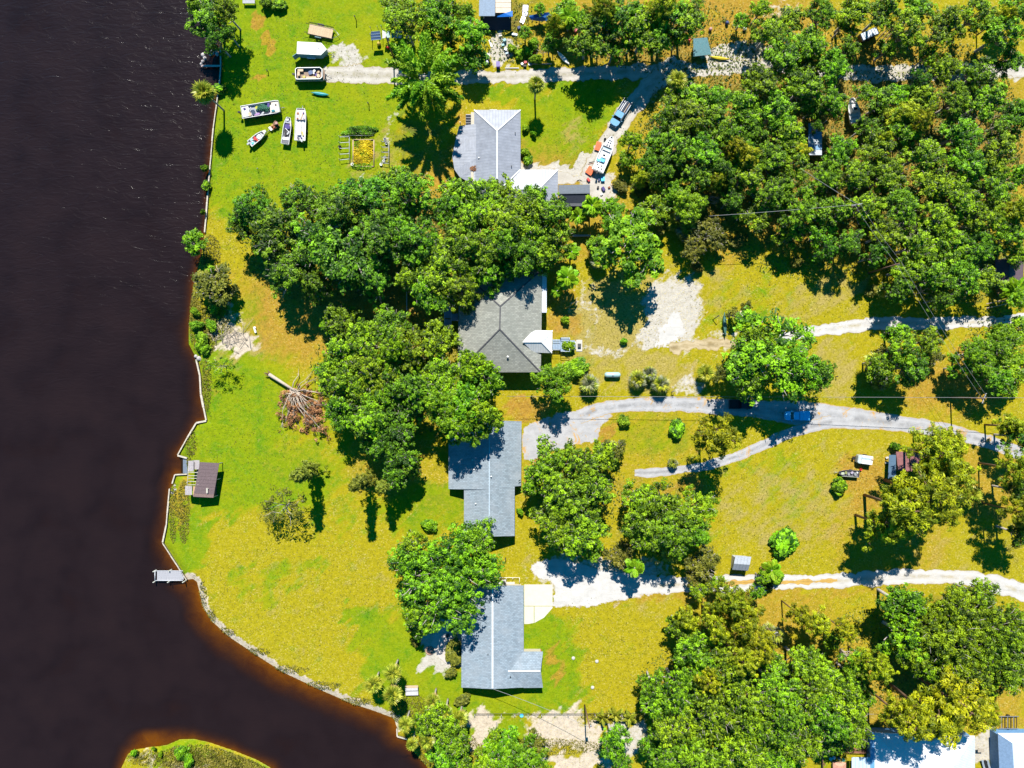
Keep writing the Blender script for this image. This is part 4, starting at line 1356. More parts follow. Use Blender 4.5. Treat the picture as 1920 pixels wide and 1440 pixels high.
# leafless trees
for i, (x, y, R, h, lab) in enumerate([(1470, 290, 3.2, 7, 'bare grey tree caught among the oaks of the dense wood'), (1740, 545, 2.6, 7, 'bare pale snag over the shaded edge of the white track'), (1590, 1228, 3.6, 5, 'bare grey tree sprawling in the lower wood'), (1452, 1180, 2.6, 3.5, 'bare twiggy tree beside the grey palmetto'),
                                       (1888, 1195, 3.4, 12.5, 'bare grey limbs over the wide live oak by the sandy lane'), (1330, 370, 2.4, 7, 'bare crooked tree above the silvery palmettos'), (1020, 90, 2.2, 5, 'bare crooked tree behind the scrap heap'), (1262, 735, 1.6, 2.2, 'low bare twigs beside the inland palmetto'), (1870, 215, 3.0, 13, 'bare grey limbs above the dense wood near its inland edge'), (1690, 430, 2.8, 13.5, 'bare grey limbs above the dense wood beyond the crossarm pole'),
                                       (1520, 1330, 3.0, 14, 'bare grey limbs above the lower wood beside the bird bath'), (700, 740, 2.4, 14, 'bare pale limbs inside the riverside grove'), (890, 480, 2.6, 14, 'bare pale limbs above the grove behind the brown hip roof')]):
    p = at(x, y, h * .7)
    o = thing('bare_tree', lab, 'dead tree', (p.x, p.y, 0), i * 1.7, 'bare trees')
    o.scale = (R / 3, R / 3, 1)
    link('trunk', bare(950 + i, 3.0, h), o)

# fallen dead tree
_a, _b = at(504, 702, .9), at(556, 735, 1.5)
ft = thing('fallen_tree', 'fallen dead tree with pale trunk and withered brown crown', 'dead tree', (_a.x, _a.y, 0))
rs = np.random.RandomState(33)
tb = MB()
L = _b - _a
tb.tube([(0, 0, .7), (L.x * .5, L.y * .5, .95), (L.x, L.y, 1.3)], .40, .24, 9)
C = []
for k in range(44):
    tx, ty = 572 + rs.uniform(-48, 44), 768 + rs.uniform(-34, 52)
    if k < 6:
        tx, ty = [(557, 692), (583, 697), (592, 708), (620, 735), (612, 760), (528, 748)][k]
    e = at(tx, ty, rs.uniform(.3, 2.2)) - _a
    st = Vector((L.x, L.y, 1.3)) * rs.uniform(.75, 1.05)
    pth = limb_path(rs, st, e, .12)
    tb.tube(pth, .08 if k % 3 else .13, .025, 5)
    for j in range(6):
        q = np.array(pth[2]) + (np.array(e) - np.array(pth[2])) * rs.uniform(-.4, 1.2) + rs.normal(0, .6, 3) * np.array([1, 1, .3])
        tb.tube([pth[2], q], .035, .012, 3)
        if k >= 6:
            C.append(q)
tb.part('trunk', dead_wood, ft)
rt = MB()
for k in range(14):
    dv = unit(rs, 1)[0] * .75
    rt.tube([(0, 0, .7), (-.25 + dv[0] * .5, .15 + dv[1] * .6, .7 + dv[2] * .6), (-.4 + dv[0], .25 + dv[1], max(.05, .7 + dv[2]))], .14, .03, 4)
rt.part('roots', bark_brown, ft)
link('crown', puffs_to_mesh('crown', rs, np.array(C), rs.uniform(.35, .7, len(C)), m_brownleaf, 26, .2, .45, .4), ft)

# brush piles and ground cover
def scatter(name, spots, n, size, mat, hmax, seed, label=None, cat=None, up=.6, aspect=.5, wood=False):
    """n leaf-sized faces over soft discs (px, py, rx, ry)"""
    rs = np.random.RandomState(seed)
    w = np.array([s[2] * s[3] for s in spots], float)
    w /= w.sum()
    k = rs.choice(len(spots), n, p=w)
    A = np.array(spots, float)[k]
    t, r = rs.uniform(0, 2 * PI, n), np.sqrt(rs.uniform(0, 1, n))
    px, py = A[:, 0] + A[:, 2] * r * np.cos(t), A[:, 1] + A[:, 3] * r * np.sin(t)
    W = np.stack([(px - 960) * S, (720 - py) * S], 1)
    ok = land_sdf(W) > 0.1
    W, r = W[ok], r[ok]
    n = len(W)
    zz = hmax * (1 - r * r * .7) * rs.uniform(.02, 1, n)
    C = np.concatenate([W, zz[:, None]], 1)
    Nn = unit(rs, n) * (1 - up) + np.array([0, 0, up])
    Nn /= np.linalg.norm(Nn, axis=1)[:, None]
    tint = np.clip(wob(W, 5.0) * .5 + .5 + rs.normal(0, .25, n), 0, 1)
    return link(name, quad_mesh(name, leaf_quads(rs, C, Nn, size, aspect), tint, mat))


tag(scatter('undergrowth', [(1560, 250, 360, 220), (1800, 320, 130, 240), (1270, 70, 190, 70), (1400, 250, 190, 120), (1230, 300, 60, 90), (1600, 470, 230, 60), (1800, 520, 120, 50), (680, 470, 230, 110), (920, 420, 150, 90), (740, 700, 160, 120), (1380, 1300, 190, 120), (1720, 1230, 200, 110), (1090, 930, 90, 80), (1250, 975, 50, 40), (960, 60, 70, 60), (1330, 430, 60, 60), (1870, 640, 60, 70)], 42000, .26, m_under, .5, 60), None, None, None, 'stuff')
tag(scatter('marsh_grass', [(380, 1412, 70, 18), (268, 1414, 32, 10), (470, 1440, 50, 26), (420, 1432, 90, 30), (340, 1420, 40, 22), (300, 1425, 60, 12), (440, 1470, 90, 60), (380, 1480, 120, 60)], 19000, .22, m_reed, .7, 61, up=.3, aspect=.3), None, None, None, 'stuff')
tag(scatter('bank_weeds', [(370, 600, 16, 60), (365, 570, 12, 40), (385, 640, 22, 26), (378, 500, 14, 40), (395, 480, 20, 40), (405, 600, 26, 40), (355, 870, 8, 12), (345, 960, 12, 60), (325, 960, 8, 60), (358, 830, 12, 26), (388, 720, 10, 50), (380, 1120, 8, 30), (420, 1185, 22, 8), (480, 1222, 30, 7), (540, 1255, 40, 8), (600, 1285, 40, 8), (660, 1315, 40, 8), (395, 1155, 10, 14), (840, 1405, 60, 40), (770, 1330, 40, 30), (1010, 1400, 120, 16), (1150, 1345, 60, 12)], 15000, .17, m_olive, .32, 62), None, None, None, 'stuff')
tag(scatter('weed_tufts', [(560, 300, 190, 280), (1150, 600, 90, 110), (1500, 560, 220, 60), (1500, 960, 250, 120), (560, 1120, 210, 120), (1130, 1220, 130, 100), (460, 820, 110, 130), (1600, 1150, 160, 40), (1250, 820, 120, 60), (960, 90, 40, 50), (1100, 250, 80, 70)], 13000, .13, m_olive, .08, 63), None, None, None, 'stuff')

# ------------------------------------------------------------------ buildings
print('buildings')
sh_brown = shingles('brown_grey_shingles', (0.255, 0.26, 0.225), (0.165, 0.175, 0.15))
sh_blue = shingles('blue_grey_shingles', (0.215, 0.265, 0.30), (0.275, 0.305, 0.33))
sh_blue2 = shingles('pale_blue_shingles', (0.215, 0.27, 0.315), (0.275, 0.31, 0.34))
mt_grey_x = ribbed('grey_metal_roof_x', (0.205, 0.222, 0.26), 'y', 0.62, 0.5, 0.2, 0.015, 0.88)
mt_grey_y = ribbed('grey_metal_roof_y', (0.205, 0.222, 0.26), 'x', 0.62, 0.5, 0.2, 0.015, 0.88)
mt_white_x = ribbed('white_metal_roof_x', (0.62, 0.62, 0.60), 'y', 0.5, 0.4, 0.06, 0.03)
mt_white_y = ribbed('white_metal_roof_y', (0.62, 0.62, 0.60), 'x', 0.5, 0.4, 0.06, 0.03)
wh = flat('white_paint', (0.66, 0.66, 0.64), 0.5, var=0.08)
ridge_m = flat('pale_ridge_cap', (0.46, 0.48, 0.50), 0.6, var=0.1)
ridge_d = flat('dark_ridge_cap', (0.06, 0.06, 0.065), 0.8, var=0.2)
wall_cream = flat('cream_wall', (0.40, 0.36, 0.28), 0.8, var=0.1)
wall_grey = flat('grey_wall', (0.25, 0.27, 0.29), 0.8, var=0.1)
wall_teal = flat('teal_wall', (0.012, 0.10, 0.085), 0.7, var=0.15)
glass_d = flat('dark_glass', (0.012, 0.016, 0.022), 0.08, var=0.1, spec=0.6)
wood_grey = flat('silvery_timber', (0.31, 0.31, 0.33), 0.85, var=0.3, sc=5)
wood_tan = flat('tan_timber', (0.42, 0.31, 0.19), 0.85, var=0.3, sc=5)
wood_red = flat('reddish_timber', (0.25, 0.12, 0.075), 0.85, var=0.3, sc=5)
black = flat('black_rubber', (0.014, 0.014, 0.015), 0.6, var=0.2)
steel = flat('grey_steel', (0.30, 0.31, 0.32), 0.4, 0.6, var=0.15)
concrete = flat('pale_concrete', (0.40, 0.385, 0.35), 0.85, var=0.14, sc=1.2)
blue_tarp = flat('blue_tarp', (0.006, 0.13, 0.50), 0.45, var=0.25, bump=0.05)
teal_tarp = flat('teal_tarp', (0.010, 0.105, 0.125), 0.5, var=0.3, bump=0.05)
rust = flat('rusty_metal', (0.22, 0.075, 0.03), 0.8, var=0.4)
orange = flat('orange_plastic', (0.55, 0.10, 0.012), 0.5, var=0.15)
red = flat('red_paint', (0.42, 0.02, 0.015), 0.45, var=0.15)


def gable_poly(root, pts_px, z, base):
    return [at(x, y, z) - base for x, y in pts_px]


class House:
    def __init__(self, name, label, cat, px, py, group=None):
        b = at(px, py, 0)
        self.b = Vector((b.x, b.y, 0))
        self.root = thing(name, label, cat, self.b, 0, group)

    def p(self, px, py, z):
        return at(px, py, z) - self.b

    def slope(self, pts, mat, name='roof_slope', th=0.14):
        q = [self.p(*a) for a in pts]
        n = (q[1] - q[0]).cross(q[2] - q[0])
        if n.z < 0:
            q = q[::-1]
        return MB().slab(q, th).part(name, mat, self.root)

    def cap(self, a, b, mat, w=0.16, name='ridge_cap'):
        p, q = self.p(*a), self.p(*b)
        d = q - p
        o = MB().prism([(0, -w), (d.length, -w), (d.length, w), (0, w)], 0.0, 0.05)
        o.v = [(x, y, z + (0.03 if abs(y) < w * .5 else 0)) for x, y, z in o.v]
        m = o.part(name, mat, self.root)
        m.location = p + Vector((0, 0, .045))
        m.rotation_euler = (0, -math.asin(d.z / d.length), math.atan2(d.y, d.x))
        return m

    def walls(self, outline, z1, mat, inset=0.45, name='wall', z=None):
        q = [self.p(x, y, z if z is not None else z1) for x, y in outline]
        c = sum(q, Vector()) / len(q)
        pts = []
        for v in q:
            pts.append((v.x - math.copysign(inset, v.x - c.x), v.y - math.copysign(inset, v.y - c.y)))
        return MB().prism(pts, 0.0, z1 - 0.12).part(name, mat, self.root)

    def window(self, px, py, z, w, h, face):
        """face: 'n','s','e','w' side of the house the window looks to"""
        q = self.p(px, py, z)
        rz = {'s': 0, 'n': PI, 'e': PI / 2, 'w': -PI / 2}[face]
        f = MB().box(0, 0, 0, w + .16, .06, h + .16).part('window_frame', wh, self.root, loc=q, rot=(0, 0, rz))
        MB().box(0, -.02, 0, w, .06, h).part('pane', glass_d, f)
        return f

    def vent(self, px, py, z, r=0.09, h=0.4, mat=None):
        q = self.p(px, py, z)
        return MB().lathe([(r, -.3), (r, h), (r * 1.7, h), (r * 1.7, h + .06)], 0, 0, 10).part('vent_pipe', mat or wh, self.root, loc=q)


# A: silver metal hip roof with a rounded porch
A = House('house', 'house with a silver metal hip roof and a rounded porch', 'house', 930, 290)
ze, zr = 3.0, 4.9
A.walls([(879, 206), (975, 206), (975, 392), (879, 392)], ze, wall_cream)
A.walls([(955, 318), (1046, 318), (1046, 391), (955, 391)], ze - .02, wall_cream)
A.slope([(889, 206, ze), (976, 206, ze), (932, 245, zr)], mt_grey_y)
A.slope([(976, 206, ze), (976, 318, ze), (940, 352, zr - .45), (932, 352, zr), (932, 245, zr)], mt_grey_x)
A.slope([(889, 206, ze), (932, 245, zr), (932, 352, zr), (892, 392, ze), (888, 392, ze)], mt_grey_x)
A.slope([(976, 318, ze), (1046, 318, ze), (1010, 355, zr - .75), (938, 355, zr - .75)], mt_grey_y)
A.slope([(1046, 318, ze), (1046, 392, ze), (1010, 355, zr - .75)], mt_grey_x)
A.slope([(1046, 392, ze), (892, 392, ze), (932, 355, zr - .1), (1010, 355, zr - .75)], mt_grey_y)
pc = [(861, 236), (854, 262), (848, 293), (852, 318), (862, 332), (880, 342), (896, 349)]
inner = [(894, 232), (895, 255), (896, 275), (897, 295), (897, 312), (897, 330), (897, 348)]
for i in range(6):
    A.slope([(*inner[i], 3.15), (*pc[i], 2.5), (*pc[i + 1], 2.5), (*inner[i + 1], 3.15)], mt_grey_y if i % 2 else mt_grey_x, 'porch_panel', 0.1)
for x, y in pc[::2]:
    q = A.p(x + 3, y, 0)
    MB().box(0, 0, 1.15, .14, .14, 2.3).part('porch_post', wh, A.root, loc=(q.x, q.y, 0))
for a, b in [((889, 206, ze), (932, 245, zr)), ((976, 206, ze), (932, 245, zr)), ((932, 245, zr), (932, 352, zr)), ((938, 355, zr - .75), (1010, 355, zr - .75)), ((1046, 318, ze), (1010, 355, zr - .75)), ((976, 318, ze), (940, 352, zr - .5))]:
    A.cap(a, b, ridge_m, .14)
A.vent(898, 297, 3.1)
A.vent(966, 250, 3.5, .07, .3, ridge_d)
A.vent(959, 312, 3.8, .07, .3, ridge_d)
A.window(925, 207.5, 1.6, 1.4, 1.1, 'n')
MB().box(0, 0, 0, 1.5, 2.4, .12).part('side_deck', wood_grey, A.root, loc=A.p(880, 225, .9))
for k in range(5):
    MB().box(0, 0, 0, 1.5, .08, .5).part('deck_rail', wood_grey, A.root, loc=A.p(880, 216 + k * 5, 1.2))
lf = scatter('fallen_leaves', [(893, 324, 11, 5), (898, 303, 3, 6), (908, 330, 4, 3)], 420, .14, m_brownleaf, .05, 71)
lf.location.z = 3.05
lf['kind'] = 'stuff'

# B: brown shingled hip roof
B = House('house', 'house with a brown-grey shingled hip roof and skylights', 'house', 938, 605)
ze, zr = 4.6, 7.6
B.walls([(861, 506), (1016, 506), (1015, 697), (860, 697)], ze, wall_cream, .6)
B.slope([(861, 505, ze), (1017, 505, ze), (938, 574, zr)], sh_brown)
B.slope([(1017, 505, ze), (1014, 698, ze), (937, 617, zr), (938, 574, zr)], sh_brown)
B.slope([(1014, 698, ze), (858, 698, ze), (937, 617, zr)], sh_brown)
B.slope([(858, 698, ze), (861, 505, ze), (938, 574, zr), (937, 617, zr)], sh_brown)
for a, b in [((938, 574, zr), (937, 617, zr)), ((1014, 698, ze), (937, 617, zr)), ((858, 698, ze), (937, 617, zr)), ((1017, 505, ze), (938, 574, zr)), ((861, 505, ze), (938, 574, zr))]:
    B.cap(a, b, ridge_d, .13)
for y in (577, 594, 615.5):
    q = B.p(923, y, zr - .752)
    s = MB().box(0, 0, 0, 1.25, .7, .16).part('skylight', flat('skylight_frame', (.07, .07, .06), .6), B.root, loc=q, rot=(0, -0.36, 0))
    MB().box(0, 0, .085, .95, .42, .03).part('pane', glass_d, s)
B.vent(952, 669, 5.7, .13, .45)
MB().slab([B.p(1016, 514, 3.0), B.p(1016, 586, 3.0), B.p(1025, 586, 2.75), B.p(1025, 512, 2.75)][::-1] if False else [B.p(1025, 512, 4.0), B.p(1016, 514, 4.3), B.p(1016, 586, 4.3), B.p(1025, 586, 4.0)], .08).part('awning', ribbed('white_awning', (.52, .55, .60), 'y', .5), B.root)
for y in (514, 548, 584):
    q = B.p(1024, y, 0)
    MB().box(0, 0, 1.95, .09, .09, 3.9).part('awning_post', wh, B.root, loc=(q.x, q.y, 0))
for x in (900, 950, 990):
    B.window(x, 695, 3.0, 1.3, 1.1, 's')
# entrance porch with its own white metal hip roof
ez, rz_ = 5.0, 6.5
PX0, PY0, PX1, PY1 = 999, 619.5, 1035, 662
B.slope([(980, 641, rz_), (1000, 619, ez), (1036, 620, ez), (1015, 641, rz_)], mt_white_y, 'porch_roof_slope', .08)
B.slope([(980, 641, rz_), (1015, 641, rz_), (1035, 662, ez), (1000, 661, ez)], mt_white_y, 'porch_roof_slope', .08)
B.slope([(1036, 620, ez), (1035, 662, ez), (1015, 641, rz_)], mt_white_x, 'porch_roof_slope', .08)
for a, b in [((980, 641, rz_), (1015, 641, rz_)), ((1036, 620, ez), (1015, 641, rz_)), ((1035, 662, ez), (1015, 641, rz_))]:
    B.cap(a, b, wh, .09)
for x, y in ((1033, 623), (1033, 659)):
    q = B.p(x, y, 0)
    MB().box(0, 0, 2.4, .16, .16, 4.8).part('porch_post', wh, B.root, loc=(q.x, q.y, 0))
# entrance deck: boards, rails, posts, steps
dk = House('entrance_deck', 'blue-grey timber deck with rails beside the white porch roof', 'deck', 1058, 646)
deckw = flat('blue_grey_boards', (.20, .27, .36), .8, var=.25, sc=5)
for k in range(14):
    a, b = dk.p(1036 + k * 3.0, 637, 1.3), dk.p(1036 + k * 3.0 + 2.8, 655, 1.3)
    y0, y1 = (637, 655) if k < 5 else (634, 658)
    if k > 10:
        y0, y1 = 638, 656
    a, b = dk.p(1036 + k * 3.0, y0, 1.3), dk.p(1036 + k * 3.0 + 2.75, y1, 1.3)
    MB().tbox(a.x, b.y, b.x, a.y, 1.24, 1.30).part('board', deckw, dk.root)
for x0, y0, x1, y1 in [(1036, 637, 1050, 637), (1036, 656, 1050, 656), (1052, 633, 1068, 633), (1052, 659, 1068, 659), (1068, 633, 1068, 638), (1068, 654, 1068, 659)]:
    a, b = dk.p(x0, y0, 2.2), dk.p(x1, y1, 2.2)
    MB().tube([a, b], .06, n=4).tube([a - Vector((0, 0, .5)), b - Vector((0, 0, .5))], .04, n=4).part('rail', flat('pale_blue_rail', (.45, .52, .58), .6), dk.root)
    MB().box(a.x, a.y, 1.1, .1, .1, 2.2).part('post', deckw, dk.root)
for k in range(6):
    q = dk.p(1071 + k * 1.6, 647, 1.1 - k * .2)
    MB().box(0, 0, 0, .24, 1.6, .06).part('step', flat('pale_step', (.38, .40, .42), .8), dk.root, loc=q)
ld = House('landing_slab', 'square pale concrete landing at the foot of the deck steps', 'concrete slab', 1086, 648)
MB().box(0, 0, .06, 1.3, 2.5, .12).part('slab', concrete, ld.root)
MB().box(0, 0, .35, .7, .8, .5).part('utility_box', flat('dark_box', (.05, .05, .05), .6), ld.root)
# stair on the river side of B
st = House('timber_stair', 'narrow blue-grey outside stair on the river side of the brown roofed house', 'stairs', 840, 600)
for k in range(11):
    q = st.p(840, 600 + k * 2.5, 2.6 - k * .2)
    MB().box(0, 0, 0, 1.25, .26, .06).part('step', deckw, st.root, loc=q)
for k in range(9):
    q = st.p(839.5, 571 + k * 3.0, 2.7)
    MB().box(0, 0, 0, 1.3, .33, .06).part('board', deckw, st.root, loc=q)
for x in (833.5, 846):
    MB().tube([st.p(x, 571, 3.4), st.p(x, 598, 3.4), st.p(x, 627, 1.4)], .06, n=5).part('rail', flat('pale_blue_rail', (.45, .52, .58), .6), st.root)
MB().box(0, 0, 0, 1.5, 1.5, .08).part('landing', deckw, st.root, loc=st.p(852, 595, 2.65))
for x, y in ((834, 572), (846, 572), (834, 598), (857, 590), (857, 600)):
    q = st.p(x, y, 0)
    MB().box(0, 0, 1.4, .12, .12, 2.8).part('post', deckw, st.root, loc=(q.x, q.y, 0))

# C: blue-grey gabled roof, river wing shifted
Cc = House('house', 'long house with a blue-grey gabled shingle roof under the oak shadow', 'house', 915, 900)
ze, zr = 3.0, 5.4
Cc.walls([(843, 790), (977, 790), (977, 911), (843, 911)], 2.1, wall_grey, .4)
Cc.walls([(871, 915), (965, 915), (965, 1004), (871, 1004)], ze, wall_grey, .4)
zw = ze - (917 - 841) * 0 + 0
e_out = ze - (978 - 965) / (965 - 917) * (zr - ze)
w_out = ze - (870 - 841) / (917 - 870) * (zr - ze)
w_out = max(w_out, 2.1)
Cc.slope([(917, 788, zr), (978, 790, e_out), (977, 911, e_out), (965, 912, ze), (965, 1005, ze), (917, 1006, zr)], sh_blue)
Cc.slope([(870, 1005, ze), (870, 918, ze), (917, 918, zr), (917, 1006, zr)], sh_blue)
Cc.slope([(841, 790, w_out), (917, 788, zr), (917, 918, zr), (841, 917, w_out)], sh_blue)
Cc.cap((917.5, 789, zr), (917.5, 1005, zr), flat('blue_ridge_cap', (.30, .37, .42), .8), .12)
for x, y, z in ((892, 944, 4.1), (921, 893, 5.2), (889, 880, 4.0), (886, 862, 3.9)):
    Cc.vent(x, y, z, .09, .35)
tri = lambda a, b, c: MB().slab([a, b, c], .1)
Cc.window(900, 1003, 1.5, 1.3, 1.1, 's')
Cc.window(940, 1003, 1.5, 1.3, 1.1, 's')
Cc.window(964, 960, 1.5, 1.3, 1.1, 'e')
sat = thing('satellite_dish', 'small white dish on the edge of the blue-grey gabled roof', 'satellite dish', at(973, 900, 2.6))
MB().tube([(0, 0, -.1), (0, 0, .45)], .03, n=5).part('mast', steel, sat)
MB().lathe([(0.02, 0), (.22, .04), (.34, .12), (.36, .12), (.22, .02)], n=12).part('dish', wh, sat, loc=(.1, 0, .5), rot=(.9, 0, .8))

# D: pale blue roof with white ridge
D = House('house', 'L-shaped house with a pale blue shingle roof and white ridge caps', 'house', 930, 1200)
ze, zr = 3.0, 5.1
D.walls([(866, 1099), (981, 1099), (981, 1287), (866, 1287)], ze, wall_cream, .4)
D.walls([(960, 1224), (1017, 1224), (1017, 1287), (960, 1287)], ze - .02, wall_cream, .3)
z2 = ze + (zr - ze) * .45
D.slope([(923.5, 1098, zr), (982, 1098, ze), (982, 1289, ze), (923.5, 1292, zr)], sh_blue2)
D.slope([(865, 1289, ze), (866, 1098, ze), (923.5, 1098, zr), (923.5, 1292, zr)], sh_blue2)
D.slope([(982, 1222, ze), (1018, 1222, ze), (1014, 1258, z2), (950, 1258, z2)], sh_blue2)
D.slope([(950, 1258, z2), (1014, 1258, z2), (1018, 1289.5, ze), (982, 1290, ze)], sh_blue2)
D.cap((923.5, 1099, zr), (923.5, 1290, zr), wh, .15)
D.cap((950, 1258, z2 + .02), (1013, 1258, z2 + .02), wh, .14)
D.vent(957, 1268, 3.9, .08, .3, ridge_d)
D.vent(915, 1226, 4.8, .06, .25, ridge_d)
D.window(890, 1286, 1.5, 1.4, 1.1, 's')
D.window(1000, 1286, 1.5, 1.2, 1.1, 's')
rb = thing('flower_bed', 'red edged flower bed along the inner corner of the pale blue roof', 'flower bed', at(1000, 1219))
MB().box(0, 0, .12, 3.4, .5, .24).part('edging', red, rb)
MB().box(0, 0, .15, 3.2, .36, .22).part('soil', flat('dark_soil', (.05, .04, .03), .9), rb)
pad = House('concrete_pad', 'cream concrete parking pad cut off at one corner', 'parking pad', 1005, 1130)
for pts in ([(983, 1096), (1036, 1096), (1036, 1136), (1001.5, 1136), (983, 1136)], [(983, 1137), (1001, 1137), (1001, 1168), (990, 1170), (983, 1170)], [(1002, 1137), (1036, 1137), (1036, 1140), (1020, 1158), (1002, 1168)]):
    q = [pad.p(x, y, 0.05) for x, y in pts]
    MB().slab(q[::-1], .1).part('slab', flat('cream_concrete', (.47, .445, .37), .85, var=.1, sc=.8), pad.root)
pat = House('patio', 'pale patio at the river wall of the pale blue roofed house', 'patio', 835, 1205)
for i, pts in enumerate([[(868, 1150), (850, 1152), (834, 1166), (868, 1170)], [(868, 1171), (833, 1167), (818, 1186), (868, 1190)], [(868, 1191), (817, 1187), (808, 1208), (812, 1216), (850, 1212), (868, 1212)], [(850, 1213), (813, 1217), (822, 1232), (838, 1245), (852, 1240)]]):
    q = [pat.p(x, y, 0.03 + i * .004) for x, y in pts]
    n = (q[1] - q[0]).cross(q[2] - q[0]).z
    MB().slab(q if n > 0 else q[::-1], .08).part('slab', flat('pale_patio', (.42, .38, .35), .85, var=.15, sc=1), pat.root)
fp = thing('fire_pit', 'round brick fire pit at the tip of the pale patio', 'fire pit', at(806, 1219))
for k in range(12):
    a = k * PI / 6
    MB().box(0, 0, .15, .38, .22, .3).part('brick', flat('salmon_brick', (.34, .2, .14), .9, var=.3), fp, loc=(math.cos(a) * .8, math.sin(a) * .8, 0), rot=(0, 0, a + PI / 2))
MB().lathe([(.7, 0), (.7, .08)], n=14).part('ash', flat('grey_ash', (.2, .18, .17), .95), fp)
for i, (x, y, lab) in enumerate([(858, 1176, 'riverward patio chair in the oak shadow'), (864, 1184, 'patio chair nearest the wall of the pale blue roofed house'), (840, 1190, 'patio chair in the middle of the pale patio')]):
    ch_ = thing('patio_chair', lab, 'chair', at(x, y), i * 1.2, 'patio chairs')
    MB().box(0, 0, .42, .6, .6, .06).part('seat', flat('dark_weave', (.06, .05, .05), .7), ch_)
    MB().box(0, .28, .7, .6, .06, .5).part('backrest', flat('dark_weave', (.06, .05, .05), .7), ch_)
    for sx in (-.25, .25):
        for sy in (-.25, .25):
            MB().tube([(sx, sy, 0), (sx, sy, .4)], .025, n=4).part('leg', steel, ch_)
# air conditioner and white gate beside D
ac = thing('air_conditioner', 'square grey air conditioner above the pale blue roofed house', 'air conditioner', at(945, 1090))
MB().box(0, 0, .4, .9, .9, .8).part('casing', flat('ac_grey', (.42, .42, .4), .5), ac)
MB().lathe([(.36, .8), (.36, .83), (.1, .84)], n=14).part('fan_guard', flat('dark_box', (.05, .05, .05), .6), ac)
wf = House('white_fence', 'low white garden fence above the pale blue roofed house', 'fence', 945, 1084)
for k in range(7):
    q = wf.p(900 + k * 12.3, 1083, .0)
    MB().box(0, 0, .5, .1, .1, 1.0).part('post', wh, wf.root, loc=q)
for a, b in ((900, 936), (937, 974)):
    for zz in (.45, .9):
        MB().tube([wf.p(a, 1083, zz), wf.p(b, 1083, zz)], .05, n=4).part('rail', wh, wf.root)
MB().tube([wf.p(974, 1083, .9), wf.p(974, 1093, .9)], .05, n=4).part('rail', wh, wf.root)
slab2 = thing('concrete_strip', 'white concrete strip under the top wall of the pale blue roofed house', 'concrete slab', at(945, 1095))
MB().box(0, 0, .04, 4.6, .9, .09).part('slab', concrete, slab2)

# black roofed shed
bs = House('shed', 'shed with a black gabled roof by the sandy yard', 'shed', 1077, 368)
bs.walls([(1048, 349), (1105, 349), (1105, 388), (1048, 388)], 2.6, flat('dark_boards', (.06, .065, .075), .8), .2)
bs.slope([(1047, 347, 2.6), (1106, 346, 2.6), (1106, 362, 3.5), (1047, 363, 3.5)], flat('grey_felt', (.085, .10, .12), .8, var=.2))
bs.slope([(1047, 363, 3.5), (1106, 362, 3.5), (1106, 390, 2.0), (1055, 390, 2.0)], flat('shaded_felt', (.030, .036, .055), .8, var=.2))  # slope away from the sun: same felt, its shade painted in as darker colour
bs.cap((1047, 363, 3.5), (1106, 362, 3.5), flat('grey_felt', (.085, .10, .12), .8), .12)
an = thing('lean_to', 'small dark lean-to behind the black roofed shed', 'lean-to', at(1094, 398))
MB().slab([(-1.0, -.8, 1.5), (1.0, -.8, 1.5), (1.0, .8, 1.9), (-1.0, .8, 1.9)], .08).part('roof', flat('grey_felt', (.085, .10, .12), .8), an)
for x, y in ((-.9, -.7), (.9, -.7), (-.9, .7), (.9, .7)):
    MB().box(x, y, .8, .08, .08, 1.5).part('post', wood_grey, an)
ws = thing('garden_wall', 'low grey blue wall below the black roofed shed', 'wall', at(1090, 443))
for k in range(6):
    MB().box(-1.6 + k * .64, 0, .5, .63, .28, 1.0).part('block', flat('blue_grey_block', (.22, .26, .30), .8, var=.15), ws)

# ruined boathouse
bh = House('boathouse', 'ruined boathouse with a brown plank roof half fallen in', 'boathouse', 385, 900)
brn = flat('weathered_brown_felt', (.12, .085, .088), .85, var=.3, sc=4)
br2 = flat('patched_grey_board', (.30, .27, .27), .85, var=.35, sc=3)
ze, zr = 2.5, 3.4
q0 = [(375, 866), (411, 868), (407, 880), (405, 905), (400, 934), (361, 931), (364, 915), (370, 890)]
nb = 10
for k in range(nb):
    a, b = k / nb, (k + .96) / nb
    x0 = lambda t: 375 - 13 * t
    x1 = lambda t: 411 - 11 * t
    yy0 = lambda t: 866.5 + 65 * t
    bh.slope([(x0(a), yy0(a), zr), (x1(a), yy0(a) + 2, ze), (x1(b), yy0(b) + 2, ze), (x0(b), yy0(b), zr)], brn if k not in (9,) else flat('rosy_felt', (.17, .11, .10), .85, var=.3, sc=4), 'roof_strip', .07)
for x0, y0, x1, y1, m in [(353, 864, 363, 884, br2), (363, 863, 374, 880, br2), (347, 911, 360, 928, br2), (362, 912, 371, 930, flat('tan_ply', (.42, .27, .15), .85, var=.2))]:
    bh.slope([(x0, y0, 2.75), (x1, y0, 3.2), (x1, y1, 3.2), (x0, y1, 2.75)], m, 'roof_board', .06)
for y in (886, 892, 897, 903, 909):
    MB().tube([bh.p(352, y, 2.7), bh.p(372, y, 3.3)], .07, n=4).part('rafter', flat('pale_rafter', (.42, .4, .33), .85), bh.root)
MB().tube([bh.p(354, 864, 2.7), bh.p(350, 928, 2.7)], .07, n=4).part('beam', flat('pale_rafter', (.42, .4, .33), .85), bh.root)
for x, y in ((353, 866), (350, 905), (348, 926), (408, 870), (404, 900), (399, 932)):
    q = bh.p(x, y, 2.5)
    MB().box(0, 0, 1.2, .16, .16, 2.4).part('post', wood_grey, bh.root, loc=(q.x, q.y, 0))
q = bh.p(392, 900, 0)
